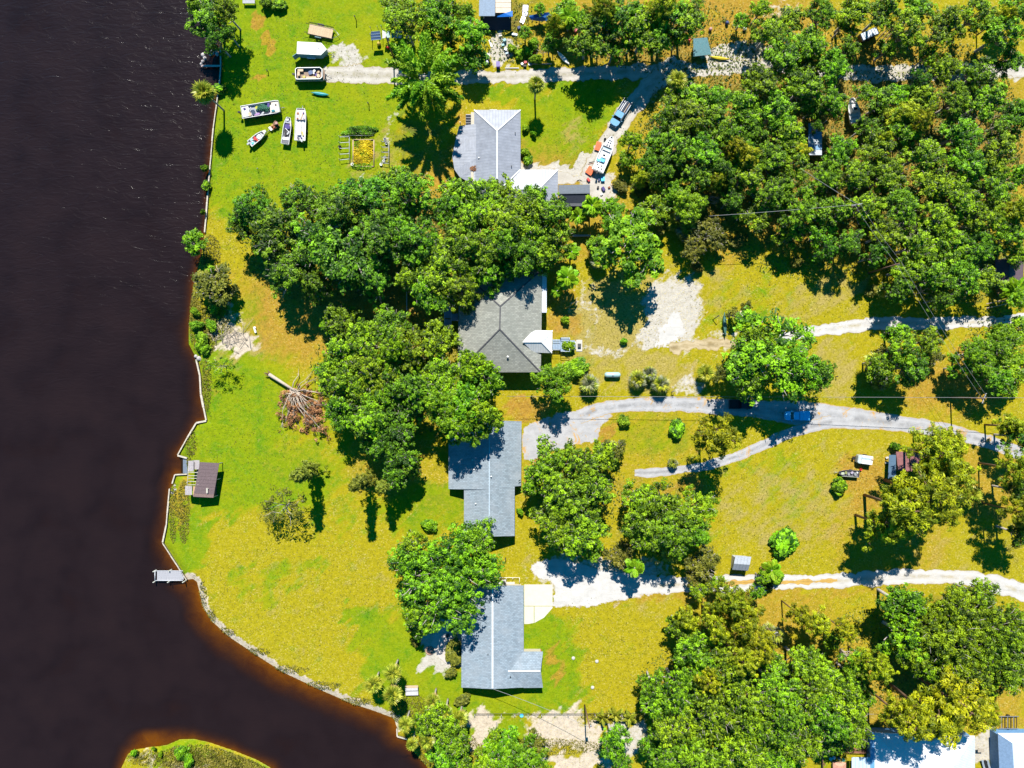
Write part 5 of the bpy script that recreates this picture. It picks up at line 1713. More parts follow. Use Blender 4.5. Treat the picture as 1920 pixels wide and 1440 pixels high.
MB().tbox(q.x - 1.6, q.y - 3.4, q.x + 1.6, q.y + 3.4, 0, 2.35).part('wall', flat('dark_boards', (.06, .065, .075), .8), bh.root)
MB().box(0, 0, 0, .3, 1.1, .03).box(.15, .5, 0, .3, .1, .03).part('patch', flat('pale_rafter', (.42, .4, .33), .85), bh.root, loc=bh.p(388, 920, 3.13), rot=(0, .25, 0))
ramp = thing('boat_ramp', 'bluish concrete ramp in the boat slip', 'ramp', at(343, 874))
MB().slab([(-.75, -1.6, -.6), (.9, -1.6, -.15), (.9, 1.6, -.15), (-.75, 1.6, -.6)], .15).part('slab', flat('blue_slip', (.12, .15, .19), .7), ramp)

# jetty with its planks
jt = House('jetty', 'short grey plank jetty reaching into the river', 'jetty', 320, 1080)
a, b = jt.p(293, 1080, .35), jt.p(342, 1080, .35)
n = 22
for k in range(n):
    x = 295.5 + k * 2.0
    q = jt.p(x, 1079.5, .35)
    MB().box(0, 0, 0, .20, 2.05, .05).part('plank', wood_grey, jt.root, loc=(q.x, q.y + rnd.uniform(-.03, .03), .35), rot=(0, 0, rnd.uniform(-.01, .01)))
for k, (l, u) in enumerate(((1071, 1088), (1073, 1088), (1075.5, 1088))):
    q = jt.p(339.5 + k * 2.0, (l + u) / 2 + k, .35)
    MB().box(0, 0, 0, .2, (u - l) * S * (.9 - .2 * k), .05).part('plank', wood_grey, jt.root, loc=q)
for y in (1070.5, 1088.5):
    MB().tube([jt.p(291, y, .40), jt.p(343, y, .40)], .08, n=4).part('edge_beam', flat('pale_rafter2', (.45, .46, .48), .8), jt.root)
MB().tube([jt.p(290.5, 1070, .45), jt.p(290.5, 1089, .45)], .1, n=4).part('end_beam', flat('pale_rafter2', (.45, .46, .48), .8), jt.root)
for x, y in ((291, 1070), (291, 1090), (320, 1069), (318, 1090), (346, 1090)):
    q = jt.p(x, y, 0)
    MB().lathe([(.13, -2.5), (.13, .9), (.02, .98)], n=8).part('pile', flat('pale_pile', (.42, .42, .36), .8), jt.root, loc=(q.x, q.y, 0))
# plank landing at the rocks upriver
pl = thing('plank_landing', 'single pale plank landing poking into the river at the rocks', 'landing', at(396, 124))
MB().box(0, 0, 0, 4.2, .36, .12).part('plank', flat('pale_plank', (.46, .36, .33), .8, var=.2), pl, loc=(0, 0, .15))
for x in (-1.9, 1.2):
    MB().lathe([(.1, -1.6), (.1, .12)], n=7).part('pile', bark_brown, pl, loc=(x, 0, 0))
for i, (x, y, r) in enumerate([(380, 102, .5), (383, 108, .45), (379, 114, .4), (376, 119, .35), (397, 97, .55), (402, 94, .4), (394, 101, .4), (406, 100, .5), (372, 672, .6), (366, 668, .4), (328, 918, .5), (323, 924, .45), (327, 911, .35)]):
    rk = MB()
    rs = np.random.RandomState(i)
    for lv, (zz, k) in enumerate(((-.4, .9), (.0, 1.0), (.35, .7), (.55, .3))):
        for t in range(7):
            rk.v.append((math.cos(t * .9) * r * k * rs.uniform(.75, 1.15), math.sin(t * .9) * r * k * rs.uniform(.75, 1.15), zz * r * 1.2))
    for lv in range(3):
        for t in range(7):
            rk.f.append((lv * 7 + t, lv * 7 + (t + 1) % 7, lv * 7 + 7 + (t + 1) % 7, lv * 7 + 7 + t))
    rk.f.append(tuple(21 + t for t in range(7)))
    rk.mi = [0] * len(rk.f)
    rk.sm = [False] * len(rk.f)
    p = at(x, y)
    o = rk.part('rock', flat('pale_rock', (.36, .33, .32), .9, var=.3), None, loc=(p.x, p.y, -.25))
    where = 'the plank landing' if i < 8 else ('the crooked sea wall corner' if i < 10 else 'the gap in the sea wall below the boat slip')
    tag(o, f'{["bulky", "flat", "low", "small", "tall", "round", "jagged", "wide", "broad", "little", "biggest", "middling", "smallest"][i]} pale rock by {where}', 'rock', 'rocks at the water')

# small grey shed beside the sandy lane
gs = House('shed', 'small shed with a grey panelled roof beside the sandy lane', 'shed', 1390, 1058)
gs.walls([(1377, 1044), (1406, 1046), (1402, 1072), (1375, 1070)], 2.2, flat('shed_wall', (.38, .38, .36), .8), .12)
for i in range(5):
    t0, t1 = i / 5, (i + .96) / 5
    f = lambda t, y0, y1: None
    gs.slope([(1379 + 30 * t0, 1042 + 2 * t0, 2.6), (1379 + 30 * t1, 1042 + 2 * t1, 2.6), (1376 + 30 * t1, 1057 + 2 * t1, 2.9), (1376 + 30 * t0, 1057 + 2 * t0, 2.9)], flat('lit_panel', (.27, .30, .34), .6, var=.2), 'roof_panel', .06)  # sunward slope: the grey-blue panels painted lighter, as lit
    gs.slope([(1376 + 30 * t0, 1057 + 2 * t0, 2.9), (1376 + 30 * t1, 1057 + 2 * t1, 2.9), (1373 + 30 * t1, 1068 + 2 * t1, 2.3), (1373 + 30 * t0, 1068 + 2 * t0, 2.3)], flat('shaded_panel', (.17, .20, .24), .6, var=.2), 'roof_panel', .06)  # far slope: the same panels with shade painted into the colour
MB().box(0, 0, 0, .9, 1.9, .05).part('door', flat('shed_wall', (.38, .38, .36), .8), gs.root, loc=gs.p(1388, 1071, 1.0), rot=(PI / 2, 0, 0)) if False else None

# maroon shed with a blue awning
ms = House('shed', 'sagging maroon roofed shed with a blue sheet at its side', 'shed', 1700, 868)
mar = flat('maroon_felt', (.20, .085, .085), .85, var=.3, sc=2)
ms.walls([(1682, 850), (1732, 850), (1732, 884), (1682, 884)], 2.4, flat('dark_boards', (.06, .065, .075), .8), .2)
ms.slope([(1680, 847, 2.4), (1703, 847, 2.7), (1706, 884, 2.7), (1684, 882, 2.3)], mar)
ms.slope([(1706, 848, 2.7), (1732, 850, 2.4), (1735, 880, 2.4), (1708, 884, 2.7)], mar)
ms.slope([(1667, 853, 1.7), (1680, 853, 2.3), (1680, 897, 2.3), (1665, 897, 1.7)], flat('blue_sheet', (.07, .125, .19), .5, var=.15), 'side_awning', .06)
for y in (854, 896):
    q = ms.p(1667, y, 0)
    MB().box(0, 0, .8, .1, .1, 1.6).part('post', wh, ms.root, loc=(q.x, q.y, 0))
MB().tube([ms.p(1700, 840, .3), ms.p(1722, 846, .5), ms.p(1742, 856, .3)], .16, .08, 7).part('fallen_log', dead_wood, ms.root)
for i, (x, y, lab) in enumerate([(1661, 868, 'pale block beside the blue sheet of the maroon shed'), (1662, 858, 'upper pale block beside the maroon shed'), (1660, 900, 'white box at the lower end of the blue sheet')]):
    o = MB().box(0, 0, .2, .6, .35, .4, bev=.05).part('block' if i < 2 else 'box', concrete, None, loc=at(x, y), rot=(0, 0, .5 * i))
    tag(o, lab, 'block' if i < 2 else 'box')

# teal cabin at the inland edge
tc = House('cabin', 'small teal cabin at the inland edge of the wood', 'cabin', 1888, 518)
tc.walls([(1872, 490), (1912, 490), (1912, 536), (1872, 536)], 2.9, wall_teal, .2)
tc.slope([(1866, 486, 3.0), (1893, 486, 3.9), (1893, 530, 3.9), (1868, 530, 3.0)], flat('plum_roof', (.09, .06, .07), .8))
tc.slope([(1893, 486, 3.9), (1920, 486, 3.0), (1918, 530, 3.0), (1893, 530, 3.9)], flat('plum_roof', (.09, .06, .07), .8))
tc.window(1886, 535, 1.6, 1.1, 1.0, 's')
tc.window(1902, 535, 1.6, .7, 1.3, 's')
# rusty frame
rf = thing('pergola', 'rusty open frame among the bright trees near the inland edge', 'frame', at(1805, 660))
for x, y in ((-.9, .9), (-.9, -.9), (1.2, .9), (1.2, -.9)):
    MB().box(x, y, .6, .12, .12, 1.2).part('post', wood_red, rf)
MB().tube([(-.9, .9, 1.2), (2.4, 1.1, 1.2)], .08, n=4).part('beam', wood_red, rf)
MB().tube([(-.9, .9, 1.2), (-.9, -.9, 1.2)], .08, n=4).part('beam', wood_red, rf)

# big white roof at the bottom edge
W = House('house', 'wide house with a dazzling white hip roof in tree shadow', 'house', 1730, 1420)
ze, zr = 3.2, 5.4
W.walls([(1637, 1375), (1826, 1380), (1826, 1500), (1637, 1500)], ze, flat('blue_wall', (.10, .22, .40), .7), .3)
wr = flat('white_membrane', (.60, .61, .62), .5, var=.05)
W.slope([(1640, 1374, ze), (1828, 1380, ze), (1788, 1437, zr), (1700, 1437, zr)], wr)
W.slope([(1828, 1380, ze), (1828, 1497, ze), (1788, 1437, zr)], ribbed('white_slats', (.46, .50, .56), 'y', .35))
W.slope([(1640, 1497, ze), (1640, 1374, ze), (1700, 1437, zr)], wr)
W.slope([(1828, 1497, ze), (1640, 1497, ze), (1700, 1437, zr), (1788, 1437, zr)], wr)
W.slope([(1632, 1372, ze - .5), (1640, 1374, ze), (1640, 1490, ze), (1632, 1490, ze - .5)], flat('blue_fascia', (.12, .30, .50), .6), 'side_panel')
lt = House('lean_to', 'pale blue corrugated lean-to beside the big white roof', 'lean-to', 1620, 1432)
for k in range(7):
    lt.slope([(1597 + k * 7.0, 1420, 2.6), (1597 + k * 7.0 + 6.6, 1420, 2.6), (1597 + k * 7.0 + 6.6, 1470, 2.9), (1597 + k * 7.0, 1470, 2.9)], flat('pale_blue_sheet', (.36, .47, .56), .5, var=.1), 'panel', .05)
for x, y in ((1600, 1423), (1643, 1423), (1600, 1466)):
    q = lt.p(x, y, 0)
    MB().box(0, 0, 1.25, .12, .12, 2.5).part('post', wood_grey, lt.root, loc=(q.x, q.y, 0))
pen = House('timber_pen', 'reddish timber pen with junk beside the pale blue lean-to', 'pen', 1570, 1425)
for a, b in (((1543, 1404), (1543, 1445)), ((1543, 1404), (1618, 1406)), ((1548, 1410), (1618, 1412))):
    p, q = pen.p(*a, .9), pen.p(*b, .9)
    MB().tube([p, q], .11, n=4).tube([p - Vector((0, 0, .45)), q - Vector((0, 0, .45))], .09, n=4).part('rail', wood_red, pen.root)
for x, y in ((1543, 1404), (1543, 1430), (1565, 1405), (1590, 1406), (1618, 1406)):
    q = pen.p(x, y, 0)
    MB().box(0, 0, .55, .18, .18, 1.1).part('post', wood_red, pen.root, loc=q)
gr = thing('hutch', 'hutch with a pinkish gabled roof inside the reddish pen', 'hutch', at(1570, 1432))
MB().box(0, 0, .5, 2.4, 1.2, 1.0).part('wall', wood_tan, gr)
MB().prism([(-1.4, -.8), (1.4, -.8), (1.4, .8), (-1.4, .8)], 1.0, 1.5, 0, .35).part('roof', flat('pinkish_roof', (.42, .22, .15), .8), gr)
for i, (x, y, m, lab) in enumerate([(1556, 1421, wh, 'white tub in the corner of the reddish pen'), (1562, 1419, wh, 'white bucket in the middle of the reddish pen'), (1572, 1420, teal_tarp, 'green tub in the reddish pen'), (1580, 1423, flat('mint_tub', (.15, .45, .33), .5), 'mint tub at the lean-to end of the reddish pen')]):
    o = MB().lathe([(.26, 0), (.36, .5), (.32, .5), (.24, .08)], n=12).part('tub', m, None, loc=at(x, y))
    tag(o, lab, 'tub', 'tubs in the pen')
pk = thing('timber_heap', 'heap of reddish boards between the pen and the big white roof', 'timber heap', at(1618, 1398))
for k in range(16):
    MB().box(0, 0, 0, rnd.uniform(1.5, 3.2), .2, .06).part('board', wood_red, pk, loc=(rnd.uniform(-.8, .8), rnd.uniform(-1.2, 1.2), .1 + k * .05), rot=(0, rnd.uniform(-.1, .1), rnd.uniform(-1.2, 1.6)))
W2 = House('house', 'second white roofed building in the lowest inland corner', 'house', 1900, 1425)
W2.walls([(1872, 1378), (1960, 1378), (1960, 1500), (1872, 1500)], 3.0, flat('blue_wall', (.10, .22, .40), .7), .2)
W2.slope([(1871, 1375, 3.0), (1960, 1375, 3.0), (1960, 1393, 3.8), (1898, 1393, 3.8)], wr)
W2.slope([(1871, 1375, 3.0), (1898, 1393, 3.8), (1905, 1500, 3.8), (1876, 1500, 3.0)], flat('roof_shade_blue', (.13, .20, .30), .5))  # shade on this slope of the white roof, painted in as dark blue
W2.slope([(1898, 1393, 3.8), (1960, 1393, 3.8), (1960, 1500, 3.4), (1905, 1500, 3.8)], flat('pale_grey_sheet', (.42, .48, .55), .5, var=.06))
o = thing('air_conditioner', 'white air conditioner between the two white roofs', 'air conditioner', at(1868, 1383))
MB().box(0, 0, .45, .9, .9, .9).part('casing', wh, o)
MB().lathe([(.33, .9), (.33, .93), (.1, .94)], n=12).part('fan_guard', steel, o)
gc = thing('golf_cart', 'white cart parked between the two white roofs', 'cart', at(1862, 1425))
MB().box(0, 0, .55, 1.2, 2.6, .5, bev=.2).part('body', wh, gc)
MB().box(0, .1, 1.75, 1.3, 1.7, .08, bev=.15).part('canopy', wh, gc)
for sx in (-.55, .55):
    for sy in (-.7, .9):
        MB().tube([(sx, sy, .7), (sx, sy, 1.72)], .03, n=4).part('post', steel, gc)
    for sy in (-.85, .85):
        MB().lathe([(.27, -.1), (.27, .1)], axis='x', n=10).part('wheel', black, gc, loc=(sx, sy, .27))
MB().box(0, -.2, .85, 1.0, .5, .2).part('seat', flat('tan_vinyl', (.4, .32, .2), .5), gc)
for i in range(3):
    o = MB().box(0, 0, .5, .42, 2.3, .08).box(0, .9, .6, .4, .4, .06).part('lounge_chair', flat('grey_sling', (.2, .24, .28), .6) if i != 1 else black, None, loc=at(1841 + i * 5, 1432, 0), rot=(0.06, 0, .3))
    tag(o, ['folded grey lounge chair nearest the big white roof', 'black lounge chair between two folded grey ones', 'folded grey lounge chair nearest the white cart'][i], 'chair', 'lounge chairs')
tp = thing('yard_table', 'small grated table on a post between the white roofs', 'table', at(1834, 1403))
MB().box(0, 0, .9, 1.3, .8, .05).part('table_top', flat('mesh_grey', (.3, .26, .2), .7), tp)
MB().tube([(0, 0, 0), (0, 0, .9)], .06, n=6).part('leg', steel, tp)
rl = thing('boat_trailer', 'empty black trailer with rails above the second white roof', 'trailer', at(1888, 1352))
for k in range(6):
    MB().box(0, 0, 0, .12, 2.6, .1).part('rail', [steel, black][k % 2], rl, loc=(-1.6 + k * .65, 0, .6))
MB().box(0, 1.3, .6, 4.2, .12, .12).part('beam', steel, rl)
MB().box(0, -1.3, .6, 4.2, .12, .12).part('beam', steel, rl)
for y in (-1.4, 1.4):
    MB().lathe([(.33, -.1), (.33, .1)], axis='y', n=10).part('wheel', black, rl, loc=(0, y, .33))

# tarp covered house at the top edge
TH = House('house', 'cluttered house at the top edge under a blue tarp', 'house', 930, 5)
TH.walls([(906, -60), (958, -60), (958, 28), (906, 28)], 2.8, flat('dark_boards', (.06, .065, .075), .8), .3)
TH.slope([(900, -62, 3.4), (930, -62, 3.8), (928, 30, 3.4), (898, 30, 2.9)], flat('blue_grey_sheet', (.13, .19, .27), .5, var=.3))
for k in range(9):
    y = -62 + k * 9.6
    TH.slope([(929, y, 3.3), (958, y, 2.9), (958, y + 9.0, 2.9), (929, y + 9.0, 3.3)], flat('cream_board', (.50, .42, .32), .7, var=.25), 'roof_board', .06)
TH.slope([(932, 30, 3.42), (945, 25, 3.45), (961, 20, 3.15), (961, 31, 3.05), (932, 32, 3.3)], blue_tarp, 'tarp', .04)
for x in (908, 956):
    q = TH.p(x, 42, 0)
    MB().box(0, 0, 1.3, .12, .12, 2.6).part('post', wh, TH.root, loc=(q.x, q.y, 0))
TH.slope([(906, 31, 2.0), (957, 31, 2.0), (957, 56, .25), (906, 56, .25)], flat('dark_stoop', (.02, .025, .045), .8), 'stoop', .1)
tw = thing('blue_tarp', 'rumpled blue tarp slung over poles beside the tarp covered house', 'tarp', at(1010, 42))
rs = np.random.RandomState(3)
tbm = MB()
nx_, ny_ = 9, 5
for j in range(ny_):
    for i in range(nx_):
        u, v = i / (nx_ - 1), j / (ny_ - 1)
        x, y = -2.2 + 4.6 * u + .5 * v, .5 + .9 * u - 1.8 * v * (0.45 + .55 * u)
        tbm.v.append((x, y, 1.6 + .35 * math.sin(j * 2.4 + i * .4) + rs.uniform(-.1, .1)))
for j in range(ny_ - 1):
    for i in range(nx_ - 1):
        a = j * nx_ + i
        tbm.f.append((a + nx_, a + nx_ + 1, a + 1, a))
tbm.mi = [0] * len(tbm.f)
tbm.sm = [False] * len(tbm.f)
tbm.part('sheet', flat('faded_blue_tarp', (.02, .12, .34), .5, var=.35, sc=4), tw)
for x, y in ((-2.2, .5), (2.4, 1.4), (2.6, -.4), (-1.4, -.4)):
    MB().tube([(x, y, 0), (x, y, 1.7)], .05, n=5).part('pole', bark_grey, tw)

# ------------------------------------------------------------------ boats, vehicles, yard things
print('vehicles')
hull_white = flat('white_gelcoat', (.62, .62, .60), .3, var=.06)
hull_grey = flat('dull_aluminium', (.33, .34, .35), .4, .4, var=.15)
hull_dark = flat('dark_jon_hull', (.10, .10, .12), .5, var=.2)
hull_blue = flat('dark_blue_hull', (.012, .03, .07), .4, var=.1)
deck_grey = flat('grey_deck', (.26, .27, .31), .7, var=.2)
deck_cream = flat('cream_deck', (.50, .45, .38), .7, var=.15)
purple = flat('purple_canvas', (.05, .035, .16), .7, var=.3)
seat_tan = flat('tan_vinyl_seat', (.46, .33, .21), .6, var=.15)
teal_paint = flat('teal_gelcoat', (.02, .16, .20), .3, var=.1)
sky_paint = flat('bright_blue_paint', (.10, .50, .85), .35, var=.12)
motor_black = flat('black_outboard', (.018, .018, .02), .35, var=.1)
green_net = flat('green_net', (.03, .12, .07), .8, var=.5, sc=6)
yellow = flat('yellow_plastic', (.52, .40, .012), .5, var=.15)


def hull(L, W, H, bow=.5, blunt=.25, floor=.4, rim=.10, n=11):
    """open boat shell along +x (bow), sitting on z = 0; returns shell builder"""
    m = MB()
    rings = []
    for i in range(n):
        t = i / (n - 1)
        k = 1.0 if t < bow else 1 - (1 - blunt) * ((t - bow) / (1 - bow)) ** 1.8
        w = W / 2 * k
        x = (t - .5) * L
        sh = H * (1 + .16 * t * t)
        kl = .0 + (.35 * H * max(0, t - .7) / .3)
        rings.append([(x, -w * .72, kl), (x, -w, sh), (x, -max(.02, w - rim), sh), (x, -max(.015, w - rim * 1.6), H * floor),
                      (x, max(.015, w - rim * 1.6), H * floor), (x, max(.02, w - rim), sh), (x, w, sh), (x, w * .72, kl)])
    for r in rings:
        m.v += r
    for i in range(n - 1):
        for j in range(7):
            if j == 3:
                continue
            a = i * 8 + j
            m.f.append((a, a + 1, a + 9, a + 8))
        m.f.append((i * 8 + 7, i * 8, i * 8 + 8, i * 8 + 15))
    for e in (0, (n - 1) * 8):
        m.f.append((e, e + 1, e + 2, e + 3))
        m.f.append((e + 4, e + 5, e + 6, e + 7))
        m.f.append((e, e + 3, e + 4, e + 7))
    # transom and bow plate
    for e, dx in ((0, .05), ((n - 1) * 8, -.05)):
        y0, y1 = m.v[e + 2][1], m.v[e + 5][1]
        zz = m.v[e + 2][2]
        m.raw([(m.v[e][0] + dx, y0, H * floor), (m.v[e][0] + dx, y1, H * floor), (m.v[e][0] + dx, y1, zz), (m.v[e][0] + dx, y0, zz), (m.v[e][0], y0, H * floor), (m.v[e][0], y1, H * floor), (m.v[e][0], y1, zz), (m.v[e][0], y0, zz)],
              [(0, 1, 2, 3), (7, 6, 5, 4), (3, 2, 6, 7), (0, 3, 7, 4), (1, 5, 6, 2)])
    m.mi = [0] * len(m.f)
    m.sm = [False] * len(m.f)
    fl = MB()
    for i in range(n - 1):
        a, b = rings[i], rings[i + 1]
        fl.poly([a[3], b[3], b[4], a[4]])
    return m, fl


def outboard(root, x, z, mat=None, y=0.0):
    mo = MB().box(0, 0, .62, .55, .36, .42, bev=.09).part('motor', mat or motor_black, root, loc=(x, y, z))
    MB().tbox(-.10, -.06, .12, .06, -.45, .42).part('shaft', mat or motor_black, mo)
    return mo


def boat_on(px, py, ang, z):
    p = at(px, py, z)
    return Vector((p.x, p.y, z)), ang


def trailer(px, py, ang, L, W, label, zt=.45, tongue=1.6):
    p = at(px, py, zt)
    r = thing('boat_trailer', label, 'trailer', (p.x, p.y, 0), ang, 'boat trailers')
    f = MB()
    for s in (-1, 1):
        f.tube([(-L / 2, s * W * .33, zt - .06), (L * .3, s * W * .33, zt - .06), (L / 2 + .1, 0, zt - .06)], .05, n=4)
    f.tube([(L / 2, 0, zt - .06), (L / 2 + tongue, 0, zt - .06)], .06, n=4).tube([(-L * .2, -W * .5, zt - .1), (-L * .2, W * .5, zt - .1)], .05, n=4)
    f.part('frame', steel, r)
    for s in (-1, 1):
        MB().lathe([(.3, -.1), (.3, .1)], axis='y', n=12).part('wheel', black, r, loc=(-L * .2, s * W * .52, .3))
    MB().tube([(L / 2 + tongue - .4, .05, 0), (L / 2 + tongue - .4, .05, zt + .3)], .04, n=5).part('jack', steel, r)
    return r


def junk(root, name, spec):
    """loose parts: (x, y, z, sx, sy, sz, rz, material)"""
    for x, y, z, sx, sy, sz, rz, m in spec:
        MB().box(0, 0, 0, sx, sy, sz, bev=min(sx, sy) * .2).part(name, m, root, loc=(x, y, z), rot=(0, 0, rz))


# --- bay boat heaped with gear
A0 = math.radians(9)
trailer(492, 208, A0, 7.4, 2.3, 'trailer under the wide white boat heaped with nets', tongue=1.2)
p, a = boat_on(491, 208, A0, .55)
b1 = thing('boat', 'wide white boat heaped with green nets and gear', 'boat', p, a, None)
h_, f_ = hull(8.2, 2.75, .95, .9, .88, .45)
h_.part('hull', hull_white, b1)
f_.part('floor', deck_grey, b1)
MB().box(0, 0, 0, .02, .02, .02).part('keel', hull_blue, b1, loc=(0, 0, .05))
MB().box(0, -1.30, .5, 7.2, .06, .55).part('side_stripe', hull_blue, b1)
outboard(b1, -4.5, .5)
MB().box(0, 0, 0, 1.9, 2.1, .12, bev=.1).part('bow_deck', deck_cream, b1, loc=(3.0, 0, .85))
MB().box(0, 0, 0, 1.5, 2.1, .12, bev=.1).part('stern_deck', hull_white, b1, loc=(-3.2, 0, .85))
net = bush(1700, 1.0, .7, m_under)[1]
o = link('net_heap', net, b1, (.5, .1, .5), None, (1.35, .85, 1))
o.data.materials.clear()
o.data.materials.append(green_net)
junk(b1, 'gear', [(-1.6, -.4, .75, .7, 1.1, .35, .2, hull_blue), (-.6, .5, .9, .9, .6, .2, .5, flat('yellow_bag', (.35, .36, .03), .7)), (1.9, .6, .9, .5, .9, .3, -.3, purple), (-2.4, -.7, .98, .6, .8, .16, .2, seat_tan), (-3.3, .6, .98, .5, .4, .2, .2, purple),
                  (2.3, .9, 1.0, .35, .3, .2, .2, black), (2.7, -.8, 1.0, .7, .4, .25, 0, teal_paint), (-.9, -.9, .8, 1.2, .4, .2, .1, flat('lilac_net', (.3, .18, .35), .8)), (3.4, .4, .95, .3, .3, .1, 0, black), (-2.2, .4, .95, .9, .2, .15, .8, hull_grey), (.4, -.85, .85, .6, .3, .2, .5, hull_grey)])
# --- small skiff with red seat
A1 = math.radians(39)
trailer(487, 258, A1, 3.8, 1.5, 'trailer under the little skiff with the red seat', tongue=.9)
p, a = boat_on(485, 259, A1, .5)
b2 = thing('boat', 'little white skiff with red and blue things aboard', 'boat', p, a)
h_, f_ = hull(4.5, 1.6, .6, .45, .18, .4)
h_.part('hull', hull_white, b2)
f_.part('floor', deck_grey, b2)
for x, m in ((-.5, red), (-1.5, hull_white), (1.0, hull_grey)):
    MB().box(0, 0, 0, .34, 1.3, .06).part('bench', m, b2, loc=(x, 0, .45))
junk(b2, 'gear', [(-.75, .1, .5, .4, .6, .25, .2, red), (-1.6, -.3, .5, .5, .4, .2, 0, sky_paint), (-1.3, .4, .5, .5, .4, .2, 0, flat('mint_cloth', (.3, .55, .55), .7)), (.3, 0, .4, .9, .9, .08, 0, hull_white)])
MB().slab([(1.5, -.42, .66), (2.15, -.1, .7), (2.15, .1, .7), (1.5, .42, .66)], .04).part('bow_deck', deck_cream, b2)
outboard(b2, -2.45, .2, hull_grey)
cart = thing('garden_cart', 'rusty cart loaded with brown scrap beside the little skiff', 'cart', at(517, 237), .7)
MB().box(0, 0, .45, 1.7, 1.1, .08).part('bed', rust, cart)
MB().box(-1.15, .1, .5, .5, .9, .12).part('tailboard', hull_white, cart)
for s in (-.6, .6):
    MB().lathe([(.28, -.08), (.28, .08)], axis='y', n=10).part('wheel', black, cart, loc=(.1, s, .28))
junk(cart, 'scrap', [(.4, .2, .75, .9, .6, .5, .3, bark_brown), (.6, -.1, 1.0, .5, .5, .3, 1, flat('dull_pink', (.36, .2, .17), .7)), (-.3, -.2, .65, .6, .4, .3, .6, rust), (-.4, .3, .65, .5, .4, .3, .1, flat('ochre_box', (.35, .2, .05), .7))])
# --- dark jon boat and long white boat side by side
A2 = math.radians(82)
trailer(540, 247, A2, 4.6, 1.6, 'trailer under the narrow grey boat full of dark gear', tongue=.7)
p, a = boat_on(539.5, 247, A2, .5)
b3 = thing('boat', 'narrow grey jon boat full of dark gear', 'boat', p, a)
h_, f_ = hull(5.7, 1.75, .7, .6, .45, .4)
h_.part('hull', hull_white, b3)
f_.part('floor', hull_dark, b3)
for x, m in ((-2.4, hull_dark), (-1.7, hull_white), (1.9, deck_grey)):
    MB().box(0, 0, 0, .6, 1.35, .1).part('bench', m, b3, loc=(x, 0, .6))
junk(b3, 'gear', [(.9, 0, .55, 1.0, 1.2, .2, 0, purple), (-.2, .3, .5, .9, .3, .2, .7, black), (-.5, -.3, .5, .7, .3, .2, -.5, hull_grey), (.1, -.1, .6, 1.2, .12, .12, .9, hull_white), (-.9, .2, .5, .5, .4, .3, 0, black), (2.3, .1, .75, .5, .6, .12, .3, hull_grey), (1.4, -.6, .7, .8, .2, .1, .1, flat('pinkish_board', (.45, .3, .27), .7))])
A3 = math.radians(88)
trailer(566, 236, A3, 6.0, 2.2, 'trailer under the long white boat beside the grey one', tongue=1.4)
p, a = boat_on(565.5, 236, A3, .55)
b4 = thing('boat', 'long white boat with loose timber on its bow deck', 'boat', p, a)
h_, f_ = hull(6.8, 2.35, .85, .75, .72, .6)
h_.part('hull', hull_white, b4)
f_.part('floor', hull_white, b4)
MB().box(0, 0, 0, 2.1, 1.95, .1, bev=.1).part('bow_deck', flat('pinkish_deck', (.52, .44, .42), .7, var=.15), b4, loc=(2.05, 0, .82))
MB().box(0, 0, 0, 2.6, .9, .35, bev=.15).part('centre_box', hull_white, b4, loc=(-1.0, .25, .75))
junk(b4, 'gear', [(1.7, .2, .95, 1.9, .12, .1, .25, wood_tan), (1.6, -.25, .95, 1.7, .12, .1, -.3, wood_tan), (2.3, .6, .95, .4, .3, .15, 0, rust), (1.2, -.7, .95, .5, .3, .2, .4, deck_grey), (2.4, -.6, .95, .3, .3, .2, 0, purple), (1.2, .6, .95, .3, .3, .2, 0, rust), (-1.9, -.5, .75, .9, .3, .2, .3, flat('straw_mat', (.45, .36, .1), .8)), (-2.9, .4, .8, .4, .5, .3, 0, hull_dark), (-2.9, -.3, .8, .3, .4, .3, .3, purple)])
outboard(b4, -3.55, .35, hull_grey, -.5)

# --- nosed cargo trailer
c = at(583, 91, 2.2)
ct = thing('cargo_trailer', 'white enclosed cargo trailer with a pointed nose and open rear door', 'trailer', (c.x, c.y, 0), math.radians(-3))
fp_ = [(-2.9, -1.25), (2.1, -1.25), (3.3, 0), (2.1, 1.25), (-2.9, 1.25)]
MB().prism(fp_, .45, 2.2).part('body', flat('trailer_side', (.13, .26, .33), .4, var=.08), ct)
for k in range(4):
    x0, x1 = -2.95 + k * 1.28, -2.95 + k * 1.28 + 1.25
    MB().slab([(x0, -1.28, 2.22), (x1, -1.28, 2.22), (x1, 1.28, 2.30), (x0, 1.28, 2.30)], .06).part('roof_panel', wh, ct)
MB().slab([(2.17, -1.28, 2.22), (3.36, 0, 2.26), (2.17, 1.28, 2.30)], .06).part('roof_panel', wh, ct)
MB().lathe([(.2, 2.3), (.2, 2.36), (.15, 2.38)], 1.6, .3, 12).part('roof_vent', wh, ct)
MB().box(0, 0, 0, .06, 1.2, 1.7).part('door', flat('trailer_side', (.13, .26, .33), .4), ct, loc=(-3.4, -1.45, 1.3), rot=(0, 0, -.9))
for s in (-1, 1):
    MB().box(-.3, s * 1.38, .75, 1.9, .28, .1, bev=.08).part('fender', wh, ct)
    for x in (-.75, .15):
        MB().lathe([(.33, -.11), (.33, .11)], axis='y', n=12).part('wheel', black, ct, loc=(x, s * 1.38, .33))
MB().tube([(2.4, -.8, .5), (4.5, 0, .5), (2.4, .8, .5)], .06, n=4).tube([(4.3, 0, 0), (4.3, 0, .9)], .05, n=5).part('hitch', steel, ct)
